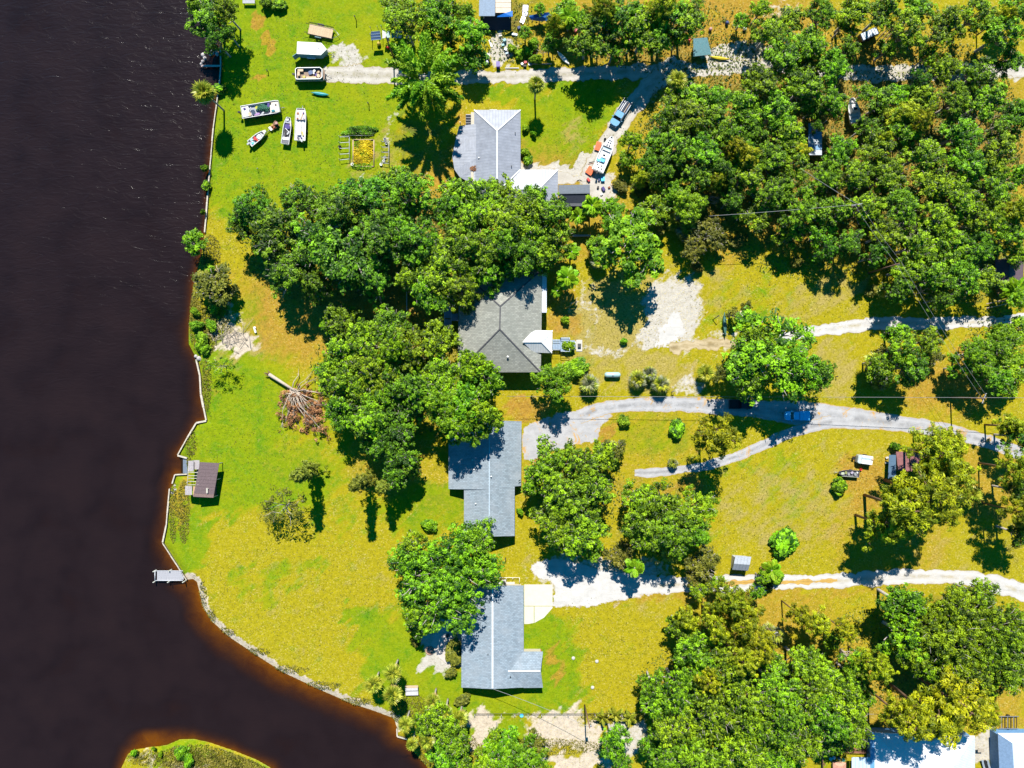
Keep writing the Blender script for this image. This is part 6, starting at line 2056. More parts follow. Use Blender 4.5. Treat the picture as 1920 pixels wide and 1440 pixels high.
# --- flat trailer
c = at(601, 58, .8)
fl_t = thing('flat_trailer', 'open flat trailer with a worn timber deck and black rails', 'trailer', (c.x, c.y, 0), math.radians(-12))
for k in range(8):
    MB().box(0, 0, 0, 5.2, .26, .06).part('plank', wood_tan, fl_t, loc=(0, -.95 + k * .272, .72), rot=(0, 0, rnd.uniform(-.004, .004)))
for s in (-1, 1):
    MB().tube([(-2.7, s * 1.25, 1.1), (2.6, s * 1.25, 1.1)], .05, n=4).tube([(-2.7, s * 1.25, .75), (2.6, s * 1.25, .75)], .05, n=4).part('rail', black, fl_t)
    for k in range(5):
        MB().box(-2.6 + k * 1.3, s * 1.25, .9, .06, .06, .4).part('post', black, fl_t)
    MB().box(-.3, s * 1.42, .72, 1.4, .3, .06, bev=.1).part('fender', flat('teal_fender', (.04, .12, .13), .5) if s < 0 else black, fl_t)
    for x in (-.7, .1):
        MB().lathe([(.32, -.1), (.32, .1)], axis='y', n=12).part('wheel', black, fl_t, loc=(x, s * 1.42, .32))
    MB().tube([(-2.7, s * .9, .8), (-3.4, s * 1.0, .95)], .06, n=4).part('ramp_arm', black, fl_t)
MB().tube([(2.6, -1.1, .65), (4.1, 0, .65), (2.6, 1.1, .65)], .06, n=4).part('hitch', steel, fl_t)
# --- pontoon boat
c = at(582, 141, .9)
pb = thing('pontoon_boat', 'teal pontoon boat with tan seats parked on the lawn', 'boat', (c.x, c.y, 0), math.radians(1))
for s in (-1, 0, 1):
    MB().lathe([(.02, -3.3), (.3, -2.9), (.3, 2.7), (.05, 3.3)], axis='x', n=10).part('pontoon', hull_grey, pb, loc=(0, s * .95, .75))
MB().box(0, 0, 1.12, 6.3, 2.5, .1, bev=.35).part('deck', flat('brownish_carpet', (.22, .16, .12), .9), pb)
ring = [(-2.6, -1.2), (2.3, -1.2), (2.75, -.8), (2.75, .8), (2.3, 1.2), (-2.6, 1.2), (-2.9, .9), (-2.9, -.9)]
for i in range(8):
    (x0, y0), (x1, y1) = ring[i], ring[(i + 1) % 8]
    L_ = math.hypot(x1 - x0, y1 - y0)
    MB().box(0, 0, 0, L_, .05, .62).part('fence_panel', teal_paint, pb, loc=((x0 + x1) / 2, (y0 + y1) / 2, 1.5), rot=(0, 0, math.atan2(y1 - y0, x1 - x0)))
    MB().box(0, 0, 0, L_ + .04, .14, .07).part('top_rail', wh, pb, loc=((x0 + x1) / 2, (y0 + y1) / 2, 1.84), rot=(0, 0, math.atan2(y1 - y0, x1 - x0)))
junk(pb, 'seat', [(-1.9, .75, 1.45, 1.2, .5, .5, 0, seat_tan), (-2.3, .1, 1.45, .5, 1.0, .5, 0, seat_tan), (.4, -.85, 1.45, 2.2, .45, .5, 0, seat_tan), (1.9, -.5, 1.45, .6, .8, .5, .3, seat_tan)])
junk(pb, 'gear', [(.2, .3, 1.4, .9, .8, .3, .4, flat('denim_bag', (.08, .11, .2), .7)), (1.0, .6, 1.4, .6, .5, .4, .8, hull_grey), (1.4, -.2, 1.4, .5, .5, .3, .3, purple), (-1.2, -.6, 1.4, .6, .5, .3, .1, flat('straw_mat', (.45, .36, .1), .8)), (1.9, .4, 1.4, .5, .4, .3, .5, wood_tan), (.9, .1, 1.45, .3, .3, .3, .2, wh)])
outboard(pb, -3.4, .9)
tr_ = thing('boat_trailer', 'trailer under the teal pontoon boat', 'trailer', (c.x, c.y, 0), math.radians(1), 'boat trailers')
MB().tube([(-2.4, -.5, .4), (3.2, -.5, .4), (4.4, 0, .4), (3.2, .5, .4), (-2.4, .5, .4)], .06, n=4).part('frame', steel, tr_)
for s in (-.9, .9):
    MB().lathe([(.28, -.1), (.28, .1)], axis='y', n=10).part('wheel', black, tr_, loc=(-.4, s, .28))


def canoe(label, px, py, ang, L, W, mat, name='canoe', z=.12, inner=None, cat='canoe'):
    h, f = MB(), None
    n = 11
    rings = []
    for i in range(n):
        t = i / (n - 1)
        w = W / 2 * (1 - abs(2 * t - 1) ** 2.2) + .015
        x = (t - .5) * L
        up_ = .12 * abs(2 * t - 1) ** 3
        rings.append([(x, -w * .5, 0.02 + up_), (x, -w, .26 + up_), (x, -w * .55, .36 + up_ * .8), (x, 0, .40 + up_ * .7), (x, w * .55, .36 + up_ * .8), (x, w, .26 + up_), (x, w * .5, 0.02 + up_)])
    for r in rings:
        h.v += r
    for i in range(n - 1):
        for j in range(7):
            a = i * 7 + j
            b = i * 7 + (j + 1) % 7
            h.f.append((a, b, b + 7, a + 7))
    h.f += [tuple(range(6, -1, -1)), tuple((n - 1) * 7 + j for j in range(7))]
    h.mi = [0] * len(h.f)
    h.sm = [True] * len(h.f)
    p = at(px, py, z)
    r = thing(name, label, cat, (p.x, p.y, z), ang)
    h.part('hull', mat, r)
    MB().tube([(-L * .42, 0, .42), (L * .42, 0, .42)], .035, n=5).part('keel_strip', inner or mat, r)
    return r


canoe('teal kayak lying in the shadow of the pontoon boat', 601, 177, math.radians(-8), 3.9, .75, flat('teal_plastic', (.01, .22, .24), .35, var=.1), 'kayak', cat='kayak')
canoe('white upturned canoe beside the sand road', 1056, 110, math.radians(-47), 3.9, .85, hull_white)
canoe('yellow canoe lying beside the teal tarp', 1348, 110, math.radians(-8), 4.4, .7, yellow)
canoe('slim green kayak propped at the edge of the broad oak above the tan track', 1358.5, 608, math.radians(93), 5.2, .72, flat('grey_green_plastic', (.05, .13, .11), .35, var=.3), 'kayak', cat='kayak', z=.6)
kr = thing('kayak_rack', 'dark rack under the slim green kayak', 'rack', at(1358, 612))
for y in (-1.6, 1.4):
    MB().box(0, y, .3, .9, .1, .1).part('beam', wood_grey, kr, loc=(0, 0, .25))
    for x in (-.35, .35):
        MB().box(x, y, .27, .09, .09, .54).part('leg', wood_grey, kr)
ty = thing('tyre_planter', 'pale tyre planter near the slim green kayak', 'planter', at(1391, 588))
MB().lathe([(.32, .05), (.62, .0), (.66, .15), (.60, .30), (.40, .30), (.32, .12)], n=16).part('tyre', flat('cream_tyre', (.42, .36, .22), .8), ty)
MB().lathe([(.38, .1), (.38, .14)], n=14).part('soil', flat('dark_soil', (.05, .04, .03), .9), ty)
MB().box(.05, .05, .25, .12, .3, .3).part('stone', concrete, ty)

# --- centre console boat
A4 = math.radians(67)
trailer(1132, 292, A4, 6.6, 2.2, 'trailer under the white centre console boat', tongue=1.5)
p, a = boat_on(1133, 291, A4, .7)
cb = thing('boat', 'white centre console boat with a blue cover at its helm', 'boat', p, a)
h_, f_ = hull(8.0, 2.6, .95, .55, .16, .55, .16)
h_.part('hull', hull_white, cb)
f_.part('floor', hull_white, cb)
MB().slab([(1.6, -.95, 1.0), (3.5, -.3, 1.1), (3.5, .3, 1.1), (1.6, .95, 1.0)], .06).part('bow_deck', hull_white, cb)
for x, y in ((1.9, .28), (1.9, -.28), (2.5, .25), (2.5, -.25)):
    MB().box(0, 0, 0, .28, .3, .05).part('hatch', hull_blue, cb, loc=(x, y, 1.08))
MB().box(0, 0, 0, .3, 1.9, .1).part('bench', flat('pale_blue_cushion', (.30, .40, .45), .6), cb, loc=(1.05, 0, 1.0))
MB().box(0, 0, 0, .12, .8, .06).part('bow_pad', flat('grey_pad', (.2, .22, .25), .6), cb, loc=(3.0, 0, 1.16))
MB().tbox(-.6, -.45, .35, .45, .5, 1.5, (-.4, -.4, .2, .4)).part('console', hull_white, cb, loc=(-.7, 0, 0))
MB().box(0, 0, 0, .35, .5, .06).part('windscreen', glass_d, cb, loc=(-.55, 0, 1.52))
MB().box(0, 0, 0, .7, 1.1, .1, bev=.1).box(-.2, .7, -.3, .5, .6, .1).part('cover', sky_paint, cb, loc=(-1.55, 0, 1.25))
for x, y in ((-2.7, .5), (-2.7, -.35), (-3.2, .1), (-3.3, -.6), (-2.3, .8)):
    MB().box(0, 0, 0, .3, .24, .05).part('hatch', motor_black, cb, loc=(x, y, .95))
MB().box(0, 0, 0, 1.6, 2.1, .1).part('stern_deck', hull_white, cb, loc=(-3.0, 0, .86))
outboard(cb, -4.35, .5, None, .0)
for i, (x, y, w, l, ang, lab) in enumerate([(1121, 275, 1.0, 1.7, -.3, 'orange tub beside the bow of the centre console boat'), (1106, 321, 1.3, 1.5, -.6, 'wide orange tub at the stern of the centre console boat')]):
    o = thing('tub', lab, 'tub', at(x, y), ang)
    MB().prism([(-w / 2, -l / 2), (w / 2, -l / 2), (w / 2, l / 2), (-w / 2, l / 2)], 0, .45, 0, 1.12).part('body', orange, o)
    MB().box(0, 0, .47, w * .85, l * .85, .04).part('lid', flat('dull_orange', (.40, .09, .02), .6), o)
for i, (x, y, sx, sy, sz, m, nm, lab) in enumerate([
        (1130, 337, .8, .9, .6, sky_paint, 'cooler', 'blue cooler behind the centre console boat'), (1103, 338, .5, .8, .5, red, 'crate', 'red crate between the boat and the black roofed shed'), (1123, 338, .5, .4, .4, flat('navy_bag', (.03, .05, .14), .7), 'bag', 'navy bag beside the blue cooler'),
        (1131, 355, .9, .6, .5, purple, 'crate', 'purple crate inland of the black roofed shed'), (1121, 352, .4, .5, .4, black, 'crate', 'black crate inland of the black roofed shed'), (1142, 352, .5, .4, .3, rust, 'crate', 'rusty crate at the inland side of the sandy yard'),
        (1112, 305, .9, .12, .08, black, 'pipe', 'black pipe lying beside the white boat'), (1109, 308, .7, .1, .08, rust, 'pipe', 'rusty pipe lying beside the white boat'), (1118, 374, 1.6, .4, .2, wood_red, 'board', 'reddish board by the black roofed shed'), (1116, 381, 1.4, .3, .2, wood_red, 'board', 'lower reddish board by the black roofed shed'),
        (1128, 365, .6, .3, .3, wh, 'box', 'white box inland of the black roofed shed'), (1086, 339, .5, .2, .1, black, 'pipe', 'short black pipe above the black roofed shed'), (1148, 346, .5, .7, .1, wood_tan, 'board', 'tan board beside the sandy yard'), (1134, 262, .5, .5, .5, black, 'bucket', 'black bucket at the bow of the white boat')]):
    if nm == 'bucket':
        o = MB().lathe([(.2, 0), (.28, .45), (.22, .45), (.18, .05)], n=10).part(nm, m, None, loc=at(x, y))
    elif nm == 'pipe':
        o = MB().tube([(-sx, 0, .08), (sx * .2, .2, .08), (sx, 0, .08)], .06, n=6).part(nm, m, None, loc=at(x, y))
    else:
        o = MB().box(0, 0, sz / 2, sx, sy, sz, bev=.06).box(0, 0, sz + .02, sx * .8, sy * .8, .04).part(nm, m, None, loc=at(x, y), rot=(0, 0, i * .7))
    tag(o, lab, nm)


# --- road vehicles
def wheels(r, xs, W, rad=.38):
    for x in xs:
        for s in (-1, 1):
            w = MB().lathe([(rad * .6, -.13), (rad, -.12), (rad, .12), (rad * .6, .13)], axis='y', n=16).part('wheel', black, r, loc=(x, s * (W / 2 - .1), rad))
            MB().lathe([(rad * .55, -.135), (rad * .5, .135)], axis='y', n=12).part('rim', steel, w)


def pickup(label, px, py, ang, mat, L=5.5, W=1.95, bed_mat=None, bed='open', name='pickup_truck'):
    p = at(px, py, .9)
    r = thing(name, label, 'pickup', (p.x, p.y, 0), ang)
    hx = L / 2
    cab0, cab1 = hx * .02 - .1, hx * .42
    body = MB()
    out_ = [(-hx, -W / 2 + .08), (-hx + .1, -W / 2), (hx - .7, -W / 2), (hx - .12, -W / 2 + .22), (hx, -W / 2 + .55), (hx, W / 2 - .55), (hx - .12, W / 2 - .22), (hx - .7, W / 2), (-hx + .1, W / 2), (-hx, W / 2 - .08)]
    body.prism(out_, .42, .78)
    # bonnet and cab sill
    body.prism([(cab0 - .35, -W / 2 + .04), (hx - .7, -W / 2 + .04), (hx - .15, -W / 2 + .28), (hx - .05, 0), (hx - .15, W / 2 - .28), (hx - .7, W / 2 - .04), (cab0 - .35, W / 2 - .04)], .78, 1.06, 0, .97)
    body.part('body', mat, r)
    b0, b1_ = -hx, cab0 - .38
    if bed == 'open':
        bm = MB()
        bm.box((b0 + b1_) / 2, W / 2 - .06, 1.0, b1_ - b0, .1, .46).box((b0 + b1_) / 2, -W / 2 + .06, 1.0, b1_ - b0, .1, .46).box(b0 + .05, 0, 1.0, .1, W - .22, .46)
        bm.part('bed_side', mat, r)
        MB().box((b0 + b1_) / 2, 0, .8, b1_ - b0 - .1, W - .25, .05).part('bed_floor', bed_mat or black, r)
    elif bed == 'cover':
        MB().box((b0 + b1_) / 2, 0, 1.0, b1_ - b0, W - .04, .46, bev=.05).part('bed_side', mat, r)
        for k in range(3):
            MB().box(b0 + (k + .5) * (b1_ - b0) / 3, 0, 1.25, (b1_ - b0) / 3 - .03, W - .2, .05).part('bed_cover', bed_mat or mat, r)
    else:
        for s in (-1, 1):
            MB().box((b0 + b1_) / 2, s * (W / 2 - .05), 1.2, b1_ - b0, .07, .08).part('rail', steel, r)
            MB().box(b0 + .1, s * (W / 2 - .1), 1.3, .12, .12, 1.1).part('post', steel, r)
        for k in range(4):
            MB().box((b0 + b1_) / 2, -.55 + k * .36, .95, (b1_ - b0) * .9, .12, .14).part('bed_tool', [steel, wh, black, wood_tan][k], r, rot=(0, 0, 0))
        MB().box((b0 + b1_) / 2, 0, .8, b1_ - b0, W - .1, .06).part('bed_floor', flat('navy_bed', (.02, .04, .09), .7), r)
    cabm = MB().tbox(cab0 - .33, -W / 2 + .06, cab1 + .35, W / 2 - .06, 1.04, 1.62, (cab0 - .15, -W / 2 + .2, cab1 - .15, W / 2 - .2))
    cabm.part('glasshouse', glass_d, r)
    MB().box((cab0 + cab1) / 2 - .14, 0, 1.645, cab1 - cab0 - .02, W - .36, .06, bev=.12).part('roof', mat, r)
    for s in (-1, 1):
        MB().tube([(cab1 + .33, s * (W / 2 - .08), 1.06), (cab1 - .13, s * (W / 2 - .21), 1.63)], .05, n=4).tube([(cab0 - .3, s * (W / 2 - .08), 1.06), (cab0 - .14, s * (W / 2 - .21), 1.63)], .06, n=4).part('pillar', mat, r)
        MB().box(cab1 + .1, s * (W / 2 + .12), 1.12, .12, .24, .18).part('mirror', mat, r)
        MB().box(hx - .1, s * (W / 2 - .38), .82, .12, .3, .16).part('headlight', flat('lamp_glass', (.6, .6, .58), .2), r)
        MB().box(-hx - .01, s * (W / 2 - .14), .86, .06, .16, .3).part('tail_light', red, r)
    MB().box(hx + .03, 0, .55, .16, W * .9, .2, bev=.05).part('bumper', steel, r)
    MB().box(-hx - .06, 0, .55, .14, W * .9, .18).part('bumper', steel, r)
    wheels(r, (-hx * .58, hx * .62), W)
    return r


pickup('bright blue pickup with a covered bed on the shaded grey driveway', 1494.5, 779.5, PI, sky_paint, 5.3, 2.0, sky_paint, 'cover')
pickup('black pickup deep in the tree shadow on the grey driveway', 1390, 758, 0, flat('black_paint', (.008, .010, .014), .3, var=.1), 5.2, 1.95, black, 'open')
pickup('pale blue work truck with tools and rails on its open bed', 1163, 213, math.radians(-122), flat('pale_blue_paint', (.10, .26, .42), .3, var=.1), 6.0, 2.05, None, 'work', 'work_truck')

# silver camper and dark boat on the lawn
p = at(1622, 862, 1.2)
cp = thing('camper', 'silver and white little camper trailer on the dry lawn', 'camper', (p.x, p.y, 0), math.radians(172))
MB().prism([(-1.5, -.95), (1.3, -.95), (1.7, -.7), (1.7, .7), (1.3, .95), (-1.5, .95)], .45, 1.5).part('body', flat('silver_skin', (.42, .46, .47), .35, .3), cp)
for k in range(4):
    MB().box(0, -.66 + k * .44, 1.54, 2.3, .42, .08).part('roof_panel', [wh, flat('blue_grey_panel', (.28, .38, .46), .4), wh, wh][k], cp, loc=(-.3, 0, 0))
MB().box(1.25, 0, 1.52, .5, 1.6, .06).part('front_panel', flat('pale_aqua', (.40, .52, .52), .4), cp)
MB().lathe([(.28, 1.5), (.3, 1.62), (.1, 1.66)], -1.35, -.3, 12).part('spare_wheel', seat_tan, cp)
for s in (-1, 1):
    MB().lathe([(.3, -.1), (.3, .1)], axis='y', n=12).part('wheel', black, cp, loc=(-.1, s * .98, .3))
    MB().box(-.1, s * 1.02, .66, .9, .24, .08).part('fender', black, cp)
MB().tube([(1.7, -.5, .45), (3.2, 0, .45), (1.7, .5, .45)], .06, n=4).part('hitch', rust, cp)
MB().box(2.2, 0, .6, .4, .6, .35).part('gas_box', black, cp)
rbk = MB().lathe([(.2, 0), (.26, .4), (.21, .4), (.16, .05)], n=10).part('bucket', red, None, loc=at(1613, 880))
tag(rbk, 'red bucket between the silver camper and the black jon boat', 'bucket')
trailer(1589, 887, math.radians(176), 3.6, 1.4, 'trailer under the black jon boat on the dry lawn', tongue=1.1)
p, a = boat_on(1590, 887, math.radians(176), .45)
jb = thing('boat', 'black jon boat full of pale clutter on the dry lawn', 'boat', p, a)
h_, f_ = hull(4.3, 1.5, .6, .55, .4, .4)
h_.part('hull', hull_dark, jb)
f_.part('floor', hull_dark, jb)
junk(jb, 'gear', [(-1.3, .1, .5, .5, .6, .3, .3, hull_grey), (-.6, -.2, .5, .6, .4, .25, .8, flat('lilac_grey', (.3, .27, .34), .7)), (.1, .2, .5, .5, .5, .25, .2, hull_grey), (.7, -.1, .5, .4, .6, .2, .1, flat('olive_bag', (.2, .22, .08), .7)), (1.4, .1, .6, .7, .5, .1, .2, flat('pale_green', (.34, .38, .28), .7)), (-1.7, -.3, .5, .3, .3, .3, 0, wh)])
MB().box(-.2, .7, .62, 3.4, .07, .05).part('gunwale_strip', flat('pale_green', (.34, .38, .28), .7), jb)

# propane tank
pt = thing('propane_tank', 'pale green propane tank with rounded ends beside the palmettos', 'tank', at(1147.5, 703))
MB().lathe([(.02, -1.75), (.3, -1.68), (.52, -1.45), (.58, -1.2), (.58, 1.2), (.52, 1.45), (.3, 1.68), (.02, 1.75)], axis='x', n=18).part('vessel', flat('pale_aqua_tank', (.26, .40, .40), .4, var=.08), pt, loc=(0, 0, .85))
MB().lathe([(.18, 1.38), (.18, 1.55), (.1, 1.62)], 0, 0, 10).part('valve_cover', wh, pt)
for x in (-.9, .9):
    MB().box(x, 0, .2, .2, .8, .4).part('foot', concrete, pt)

# in the wood
p, a = boat_on(1597, 210, math.radians(100), 1.0)
wb = thing('boat', 'white cabin boat between the oaks of the dense wood', 'boat', p, a)
h_, f_ = hull(5.2, 2.4, 1.0, .5, .3, .7, .15)
h_.part('hull', hull_white, wb)
f_.part('floor', hull_white, wb)
MB().tbox(-.6, -.8, 1.4, .8, .7, 1.7, (-.3, -.65, 1.0, .65)).part('cabin', hull_white, wb)
MB().box(.0, 0, 1.74, .4, .7, .05).part('windscreen', glass_d, wb)
MB().box(-1.4, 0, .78, .1, 1.6, .1).part('bench', hull_grey, wb)
bs2 = House('open_shed', 'open shed with a blue and white sheet roof in the wood', 'shed', 1527, 262)
for k in range(6):
    y = 231 + k * 10
    bs2.slope([(1516, y, 2.4), (1541, y, 2.7), (1541, y + 9.6, 2.7), (1516, y + 9.6, 2.4)], [flat('blue_sheet_a', (.12, .24, .40), .5, var=.25), flat('grey_sheet_a', (.34, .38, .42), .5, var=.3)][k % 2 if k > 2 else 0], 'roof_panel', .05)
for x in (1518, 1540):
    for y in (234, 260, 288):
        q = bs2.p(x, y, 0)
        MB().box(0, 0, 1.2, .1, .1, 2.4).part('post', wood_grey, bs2.root, loc=(q.x, q.y, 0))
p = at(1627, 67, .8)
bt = thing('box_trailer', 'black box trailer with a pale ribbed top in the wood', 'trailer', (p.x, p.y, 0), math.radians(24))
MB().box(0, 0, 1.0, 4.0, 1.7, 1.1, bev=.08).part('body', flat('black_paint', (.008, .010, .014), .3), bt)
for k in range(6):
    MB().box(-1.5 + k * .6, .05, 1.6, .5, 1.45, .07).part('top_rib', flat('pale_grey_sheet', (.42, .48, .55), .5), bt)
for s in (-1, 1):
    MB().lathe([(.34, -.1), (.34, .1)], axis='y', n=12).part('wheel', black, bt, loc=(0, s * .85, .34))
MB().tube([(-2, -.6, .5), (-3.3, 0, .5), (-2, .6, .5)], .07, n=4).part('hitch', rust, bt)
for k in range(5):
    o = MB().tube([(-2.6, 0, .12), (2.6, .3, .18)], .08, .05, 6).part('pole_log', bark_brown, None, loc=at(1662 + k * 5 - 8, 72 + k * 4 - 6, .05), rot=(0, 0, .75 + k * .03))
    tag(o, ['uppermost thin log beside the black box trailer', 'thin brown log beside the black box trailer', 'middle log of the row beside the black box trailer', 'thick log beside the black box trailer', 'lowest log of the row beside the black box trailer'][k], 'log', 'logs in the wood')
tt = House('teal_tarp', 'teal tarp canopy in deep shade beside the sand road', 'tarp', 1318, 88)
tt.slope([(1300, 72, 2.2), (1326, 70, 2.5), (1334, 102, 2.5), (1300, 106, 2.1)], teal_tarp, 'sheet', .04)
for x, y in ((1302, 75), (1325, 73), (1332, 100), (1302, 103)):
    q = tt.p(x, y, 0)
    MB().tube([(q.x, q.y, 0), (q.x, q.y, 2.2)], .05, n=5).part('pole', steel, tt.root)
for i, (x, y, m, lab) in enumerate([(1291, 78, red, 'red barrel beside the teal tarp'), (1331, 57, flat('dull_pink', (.36, .2, .17), .7), 'pinkish round tub above the teal tarp'), (1362, 45, flat('navy_bag', (.03, .05, .14), .7), 'navy barrel inland of the teal tarp'), (1395, 56, wh, 'white tub near the cleared yard')]):
    o = MB().lathe([(.3, 0), (.36, .3), (.36, .6), (.3, .85), (.05, .86)], n=12).part('barrel', m, None, loc=at(x, y))
    tag(o, lab, 'barrel')

# orange tractor
p = at(1070, 48)
tk = thing('tractor', 'small orange tractor among the weeds near the blue tarp', 'tractor', p, math.radians(-40))
MB().box(.45, 0, .85, 1.3, .7, .5, bev=.1).part('bonnet', orange, tk)
MB().box(-.6, 0, .8, .9, .9, .3, bev=.1).part('seat_deck', orange, tk)
MB().box(-.7, 0, 1.1, .4, .5, .3).part('seat', black, tk)
for s in (-1, 1):
    MB().lathe([(.5, -.16), (.55, 0), (.5, .16)], axis='y', n=14).part('wheel', black, tk, loc=(-.75, s * .65, .52))
    MB().lathe([(.3, -.12), (.3, .12)], axis='y', n=12).part('wheel', black, tk, loc=(.85, s * .5, .3))
    MB().box(-.75, s * .65, 1.1, .8, .36, .06).part('fender', red, tk)
MB().box(1.6, 0, .4, .5, 1.4, .5, bev=.08).part('bucket', red, tk)

# clutter round the tarp covered house
for i, (nm, x, y, sx, sy, sz, rz, m, lab) in enumerate([
        ('bin', 934, 124, .8, 1.2, 1.0, .05, flat('violet_bin', (.035, .012, .20), .4), 'violet wheeled bin at the edge of the sand road'),
        ('bin', 913, 118, .6, .8, .9, .3, flat('pale_lilac_bin', (.42, .42, .55), .5), 'pale bin under the trees beside the violet bin'),
        ('cabinet', 915, 108, .7, .9, .8, .1, wh, 'white cabinet under the trees beside the sand road'),
        ('crate', 985, 118, .6, .6, .5, .4, red, 'red crate in the scrap heap beside the sand road'), ('crate', 979, 121, .5, .5, .4, .8, wh, 'white crate in the scrap heap beside the sand road'), ('crate', 994, 121, .8, .6, .4, .2, steel, 'grey crate in the scrap heap beside the sand road'),
        ('crate', 984, 125, .7, .4, .5, 0, black, 'black crate at the front of the scrap heap'), ('box', 955, 97, .5, .5, .5, .6, red, 'red box on the cluttered path to the tarp covered house'), ('box', 951, 101, .7, .4, .4, .3, flat('pale_blue_box', (.35, .45, .52), .6), 'pale blue box on the cluttered path'),
        ('box', 953, 106, .6, .5, .4, .9, black, 'black box on the cluttered path'), ('box', 948, 94, .5, .6, .5, 1.1, steel, 'grey box on the cluttered path'), ('box', 943, 86, .6, .5, .5, .2, flat('aqua_box', (.2, .36, .38), .6), 'aqua box halfway up the cluttered path'),
        ('cabinet', 946, 78, .7, .6, .8, .5, flat('aqua_box', (.2, .36, .38), .6), 'aqua cabinet at the steps of the tarp covered house'), ('box', 938, 68, .5, .4, .4, .2, wh, 'white box at the foot of the stoop'), ('box', 965, 66, 1.2, .5, .4, -.2, flat('pale_grey_sheet', (.42, .48, .55), .5), 'pale grey box below the stoop'),
        ('box', 1001, 99, .6, .5, .3, .3, orange, 'orange box among weeds above the sand road'), ('box', 997, 97, .5, .5, .4, .8, flat('pale_grey_sheet', (.42, .48, .55), .5), 'pale box among weeds beside the orange box'), ('crate', 973, 54, .6, .6, .6, .4, flat('navy_bag', (.03, .05, .14), .7), 'navy crate beside the tarp covered house'),
        ('board', 920, 82, 1.6, .4, .15, 1.9, wh, 'white board leaning beside the cluttered path'), ('board', 960, 128, 3.0, .25, .15, 0, concrete, 'pale kerb board along the sand road'), ('board', 1015, 120, 4.5, .2, .12, 0, flat('pinkish_board', (.45, .3, .27), .7), 'pinkish timber along the sand road verge'),
        ('board', 985, 20, 2.4, 1.2, .1, 1.5, flat('pale_lilac_bin', (.42, .42, .55), .5), 'pale sheet beside the tarp covered house'), ('board', 980, 38, 1.6, .9, .1, 1.2, steel, 'grey sheet beside the tarp covered house'), ('board', 1046, 20, 1.8, .35, .3, 1.3, steel, 'slim grey board among the weeds above the blue tarp')]):
    o = MB().box(0, 0, sz / 2, sx, sy, sz, bev=min(sx, sy) * .12).box(0, 0, sz + .02, sx * .86, sy * .86, .04).part(nm, m, None, loc=at(x, y), rot=(0, 0, rz))
    tag(o, lab, nm)
hp = thing('scrap_bike', 'tangle of grey bicycle scrap beside the sand road', 'scrap', at(990, 115))
for k in range(2):
    MB().lathe([(.33, -.02), (.36, 0), (.33, .02)], n=16).part('wheel', black, hp, loc=(k * 1.0, .2 * k, .12), rot=(.2, .1, 0))
MB().tube([(0, 0, .2), (.5, .4, .25), (1, .2, .2)], .03, n=5).part('frame', rust, hp)

# solar frame
sf = House('solar_frame', 'blue solar panel mounted on a pole frame over scrap', 'solar panel', 705, 67)
MB().slab([sf.p(695.5, 75.5, 2.5), sf.p(715, 74, 2.5), sf.p(712, 58, 3.1), sf.p(695.5, 59.5, 3.1)], .07).part('panel', flat('solar_blue', (.06, .10, .20), .2, var=.1), sf.root)
for k in range(4):
    a_, b_ = sf.p(695.5, 59.5 + k * 5.2, 3.13 - k * .19), sf.p(713.5, 58 + k * 5.3, 3.13 - k * .19)
    MB().tube([a_, b_], .035, n=4).part('panel_frame', flat('pale_aqua', (.40, .52, .52), .4), sf.root)
for x, y in ((698, 61), (711, 60), (698, 74), (712, 73)):
    q = sf.p(x, y, 0)
    MB().tube([(q.x, q.y, 0), (q.x, q.y, 2.6)], .06, n=5).part('pole', steel, sf.root)
cf = House('carport', 'ragged carport with pale and green sheets under the trees', 'carport', 737, 68)
for k, (x0, x1, m) in enumerate([(717, 723, wh), (724, 731, flat('mint_sheet', (.38, .50, .44), .6)), (734, 739, flat('teal_sheet', (.04, .24, .22), .5)), (741, 746, flat('lilac_sheet', (.40, .34, .38), .6)), (747, 752, flat('pale_lilac_bin', (.42, .42, .55), .5))]):
    cf.slope([(x0, 57, 2.7), (x1, 56, 2.7), (x1 + 1, 70, 2.3), (x0, 72, 2.3)], m, 'roof_sheet', .05)
for x, y in ((718, 58), (752, 56), (718, 71), (752, 71)):
    q = cf.p(x, y, 0)
    MB().box(0, 0, 1.2, .1, .1, 2.4).part('post', wood_grey, cf.root, loc=(q.x, q.y, 0))
yb = MB().lathe([(.2, 0), (.42, .3), (.42, .7), (.3, .9)], n=10).part('barrel', flat('ochre_barrel', (.4, .3, .03), .6), None, loc=at(711, 84))
tag(yb, 'ochre barrel below the solar panel', 'barrel')
o = MB().lathe([(.2, 0), (.28, .8), (.1, 1.0)], n=10).part('barrel', red, None, loc=at(728, 92))
tag(o, 'red can below the ragged carport', 'barrel')

# vegetable bed
vb = House('vegetable_bed', 'square vegetable bed of yellow plants in a timber frame', 'garden bed', 680, 283)
for a_, b_ in (((662, 262), (701, 262)), ((662, 312), (701, 312)), ((662, 262), (662, 312)), ((701, 262), (701, 312))):
    MB().tube([vb.p(*a_, .15), vb.p(*b_, .15)], .12, n=4).part('board', wood_tan, vb.root)
vg = scatter('crop', [(681, 287, 19, 24), (690, 275, 10, 12), (672, 300, 10, 10)], 2600, .17, leafy('yellow_crop', (.30, .22, .006), (.75, .56, .01), .1), .7, 90)
vg.parent = vb.root
vg.location = -vb.b
vg['kind'] = 'stuff'
vg2 = scatter('green_crop', [(678, 312, 20, 7), (671, 275, 7, 12), (683, 290, 14, 14)], 900, .17, m_lime, .6, 91)
vg2.parent = vb.root
vg2.location = -vb.b
vg2['kind'] = 'stuff'
tv = House('tomato_fence', 'dark row of staked plants above the vegetable bed', 'plant row', 672, 252)
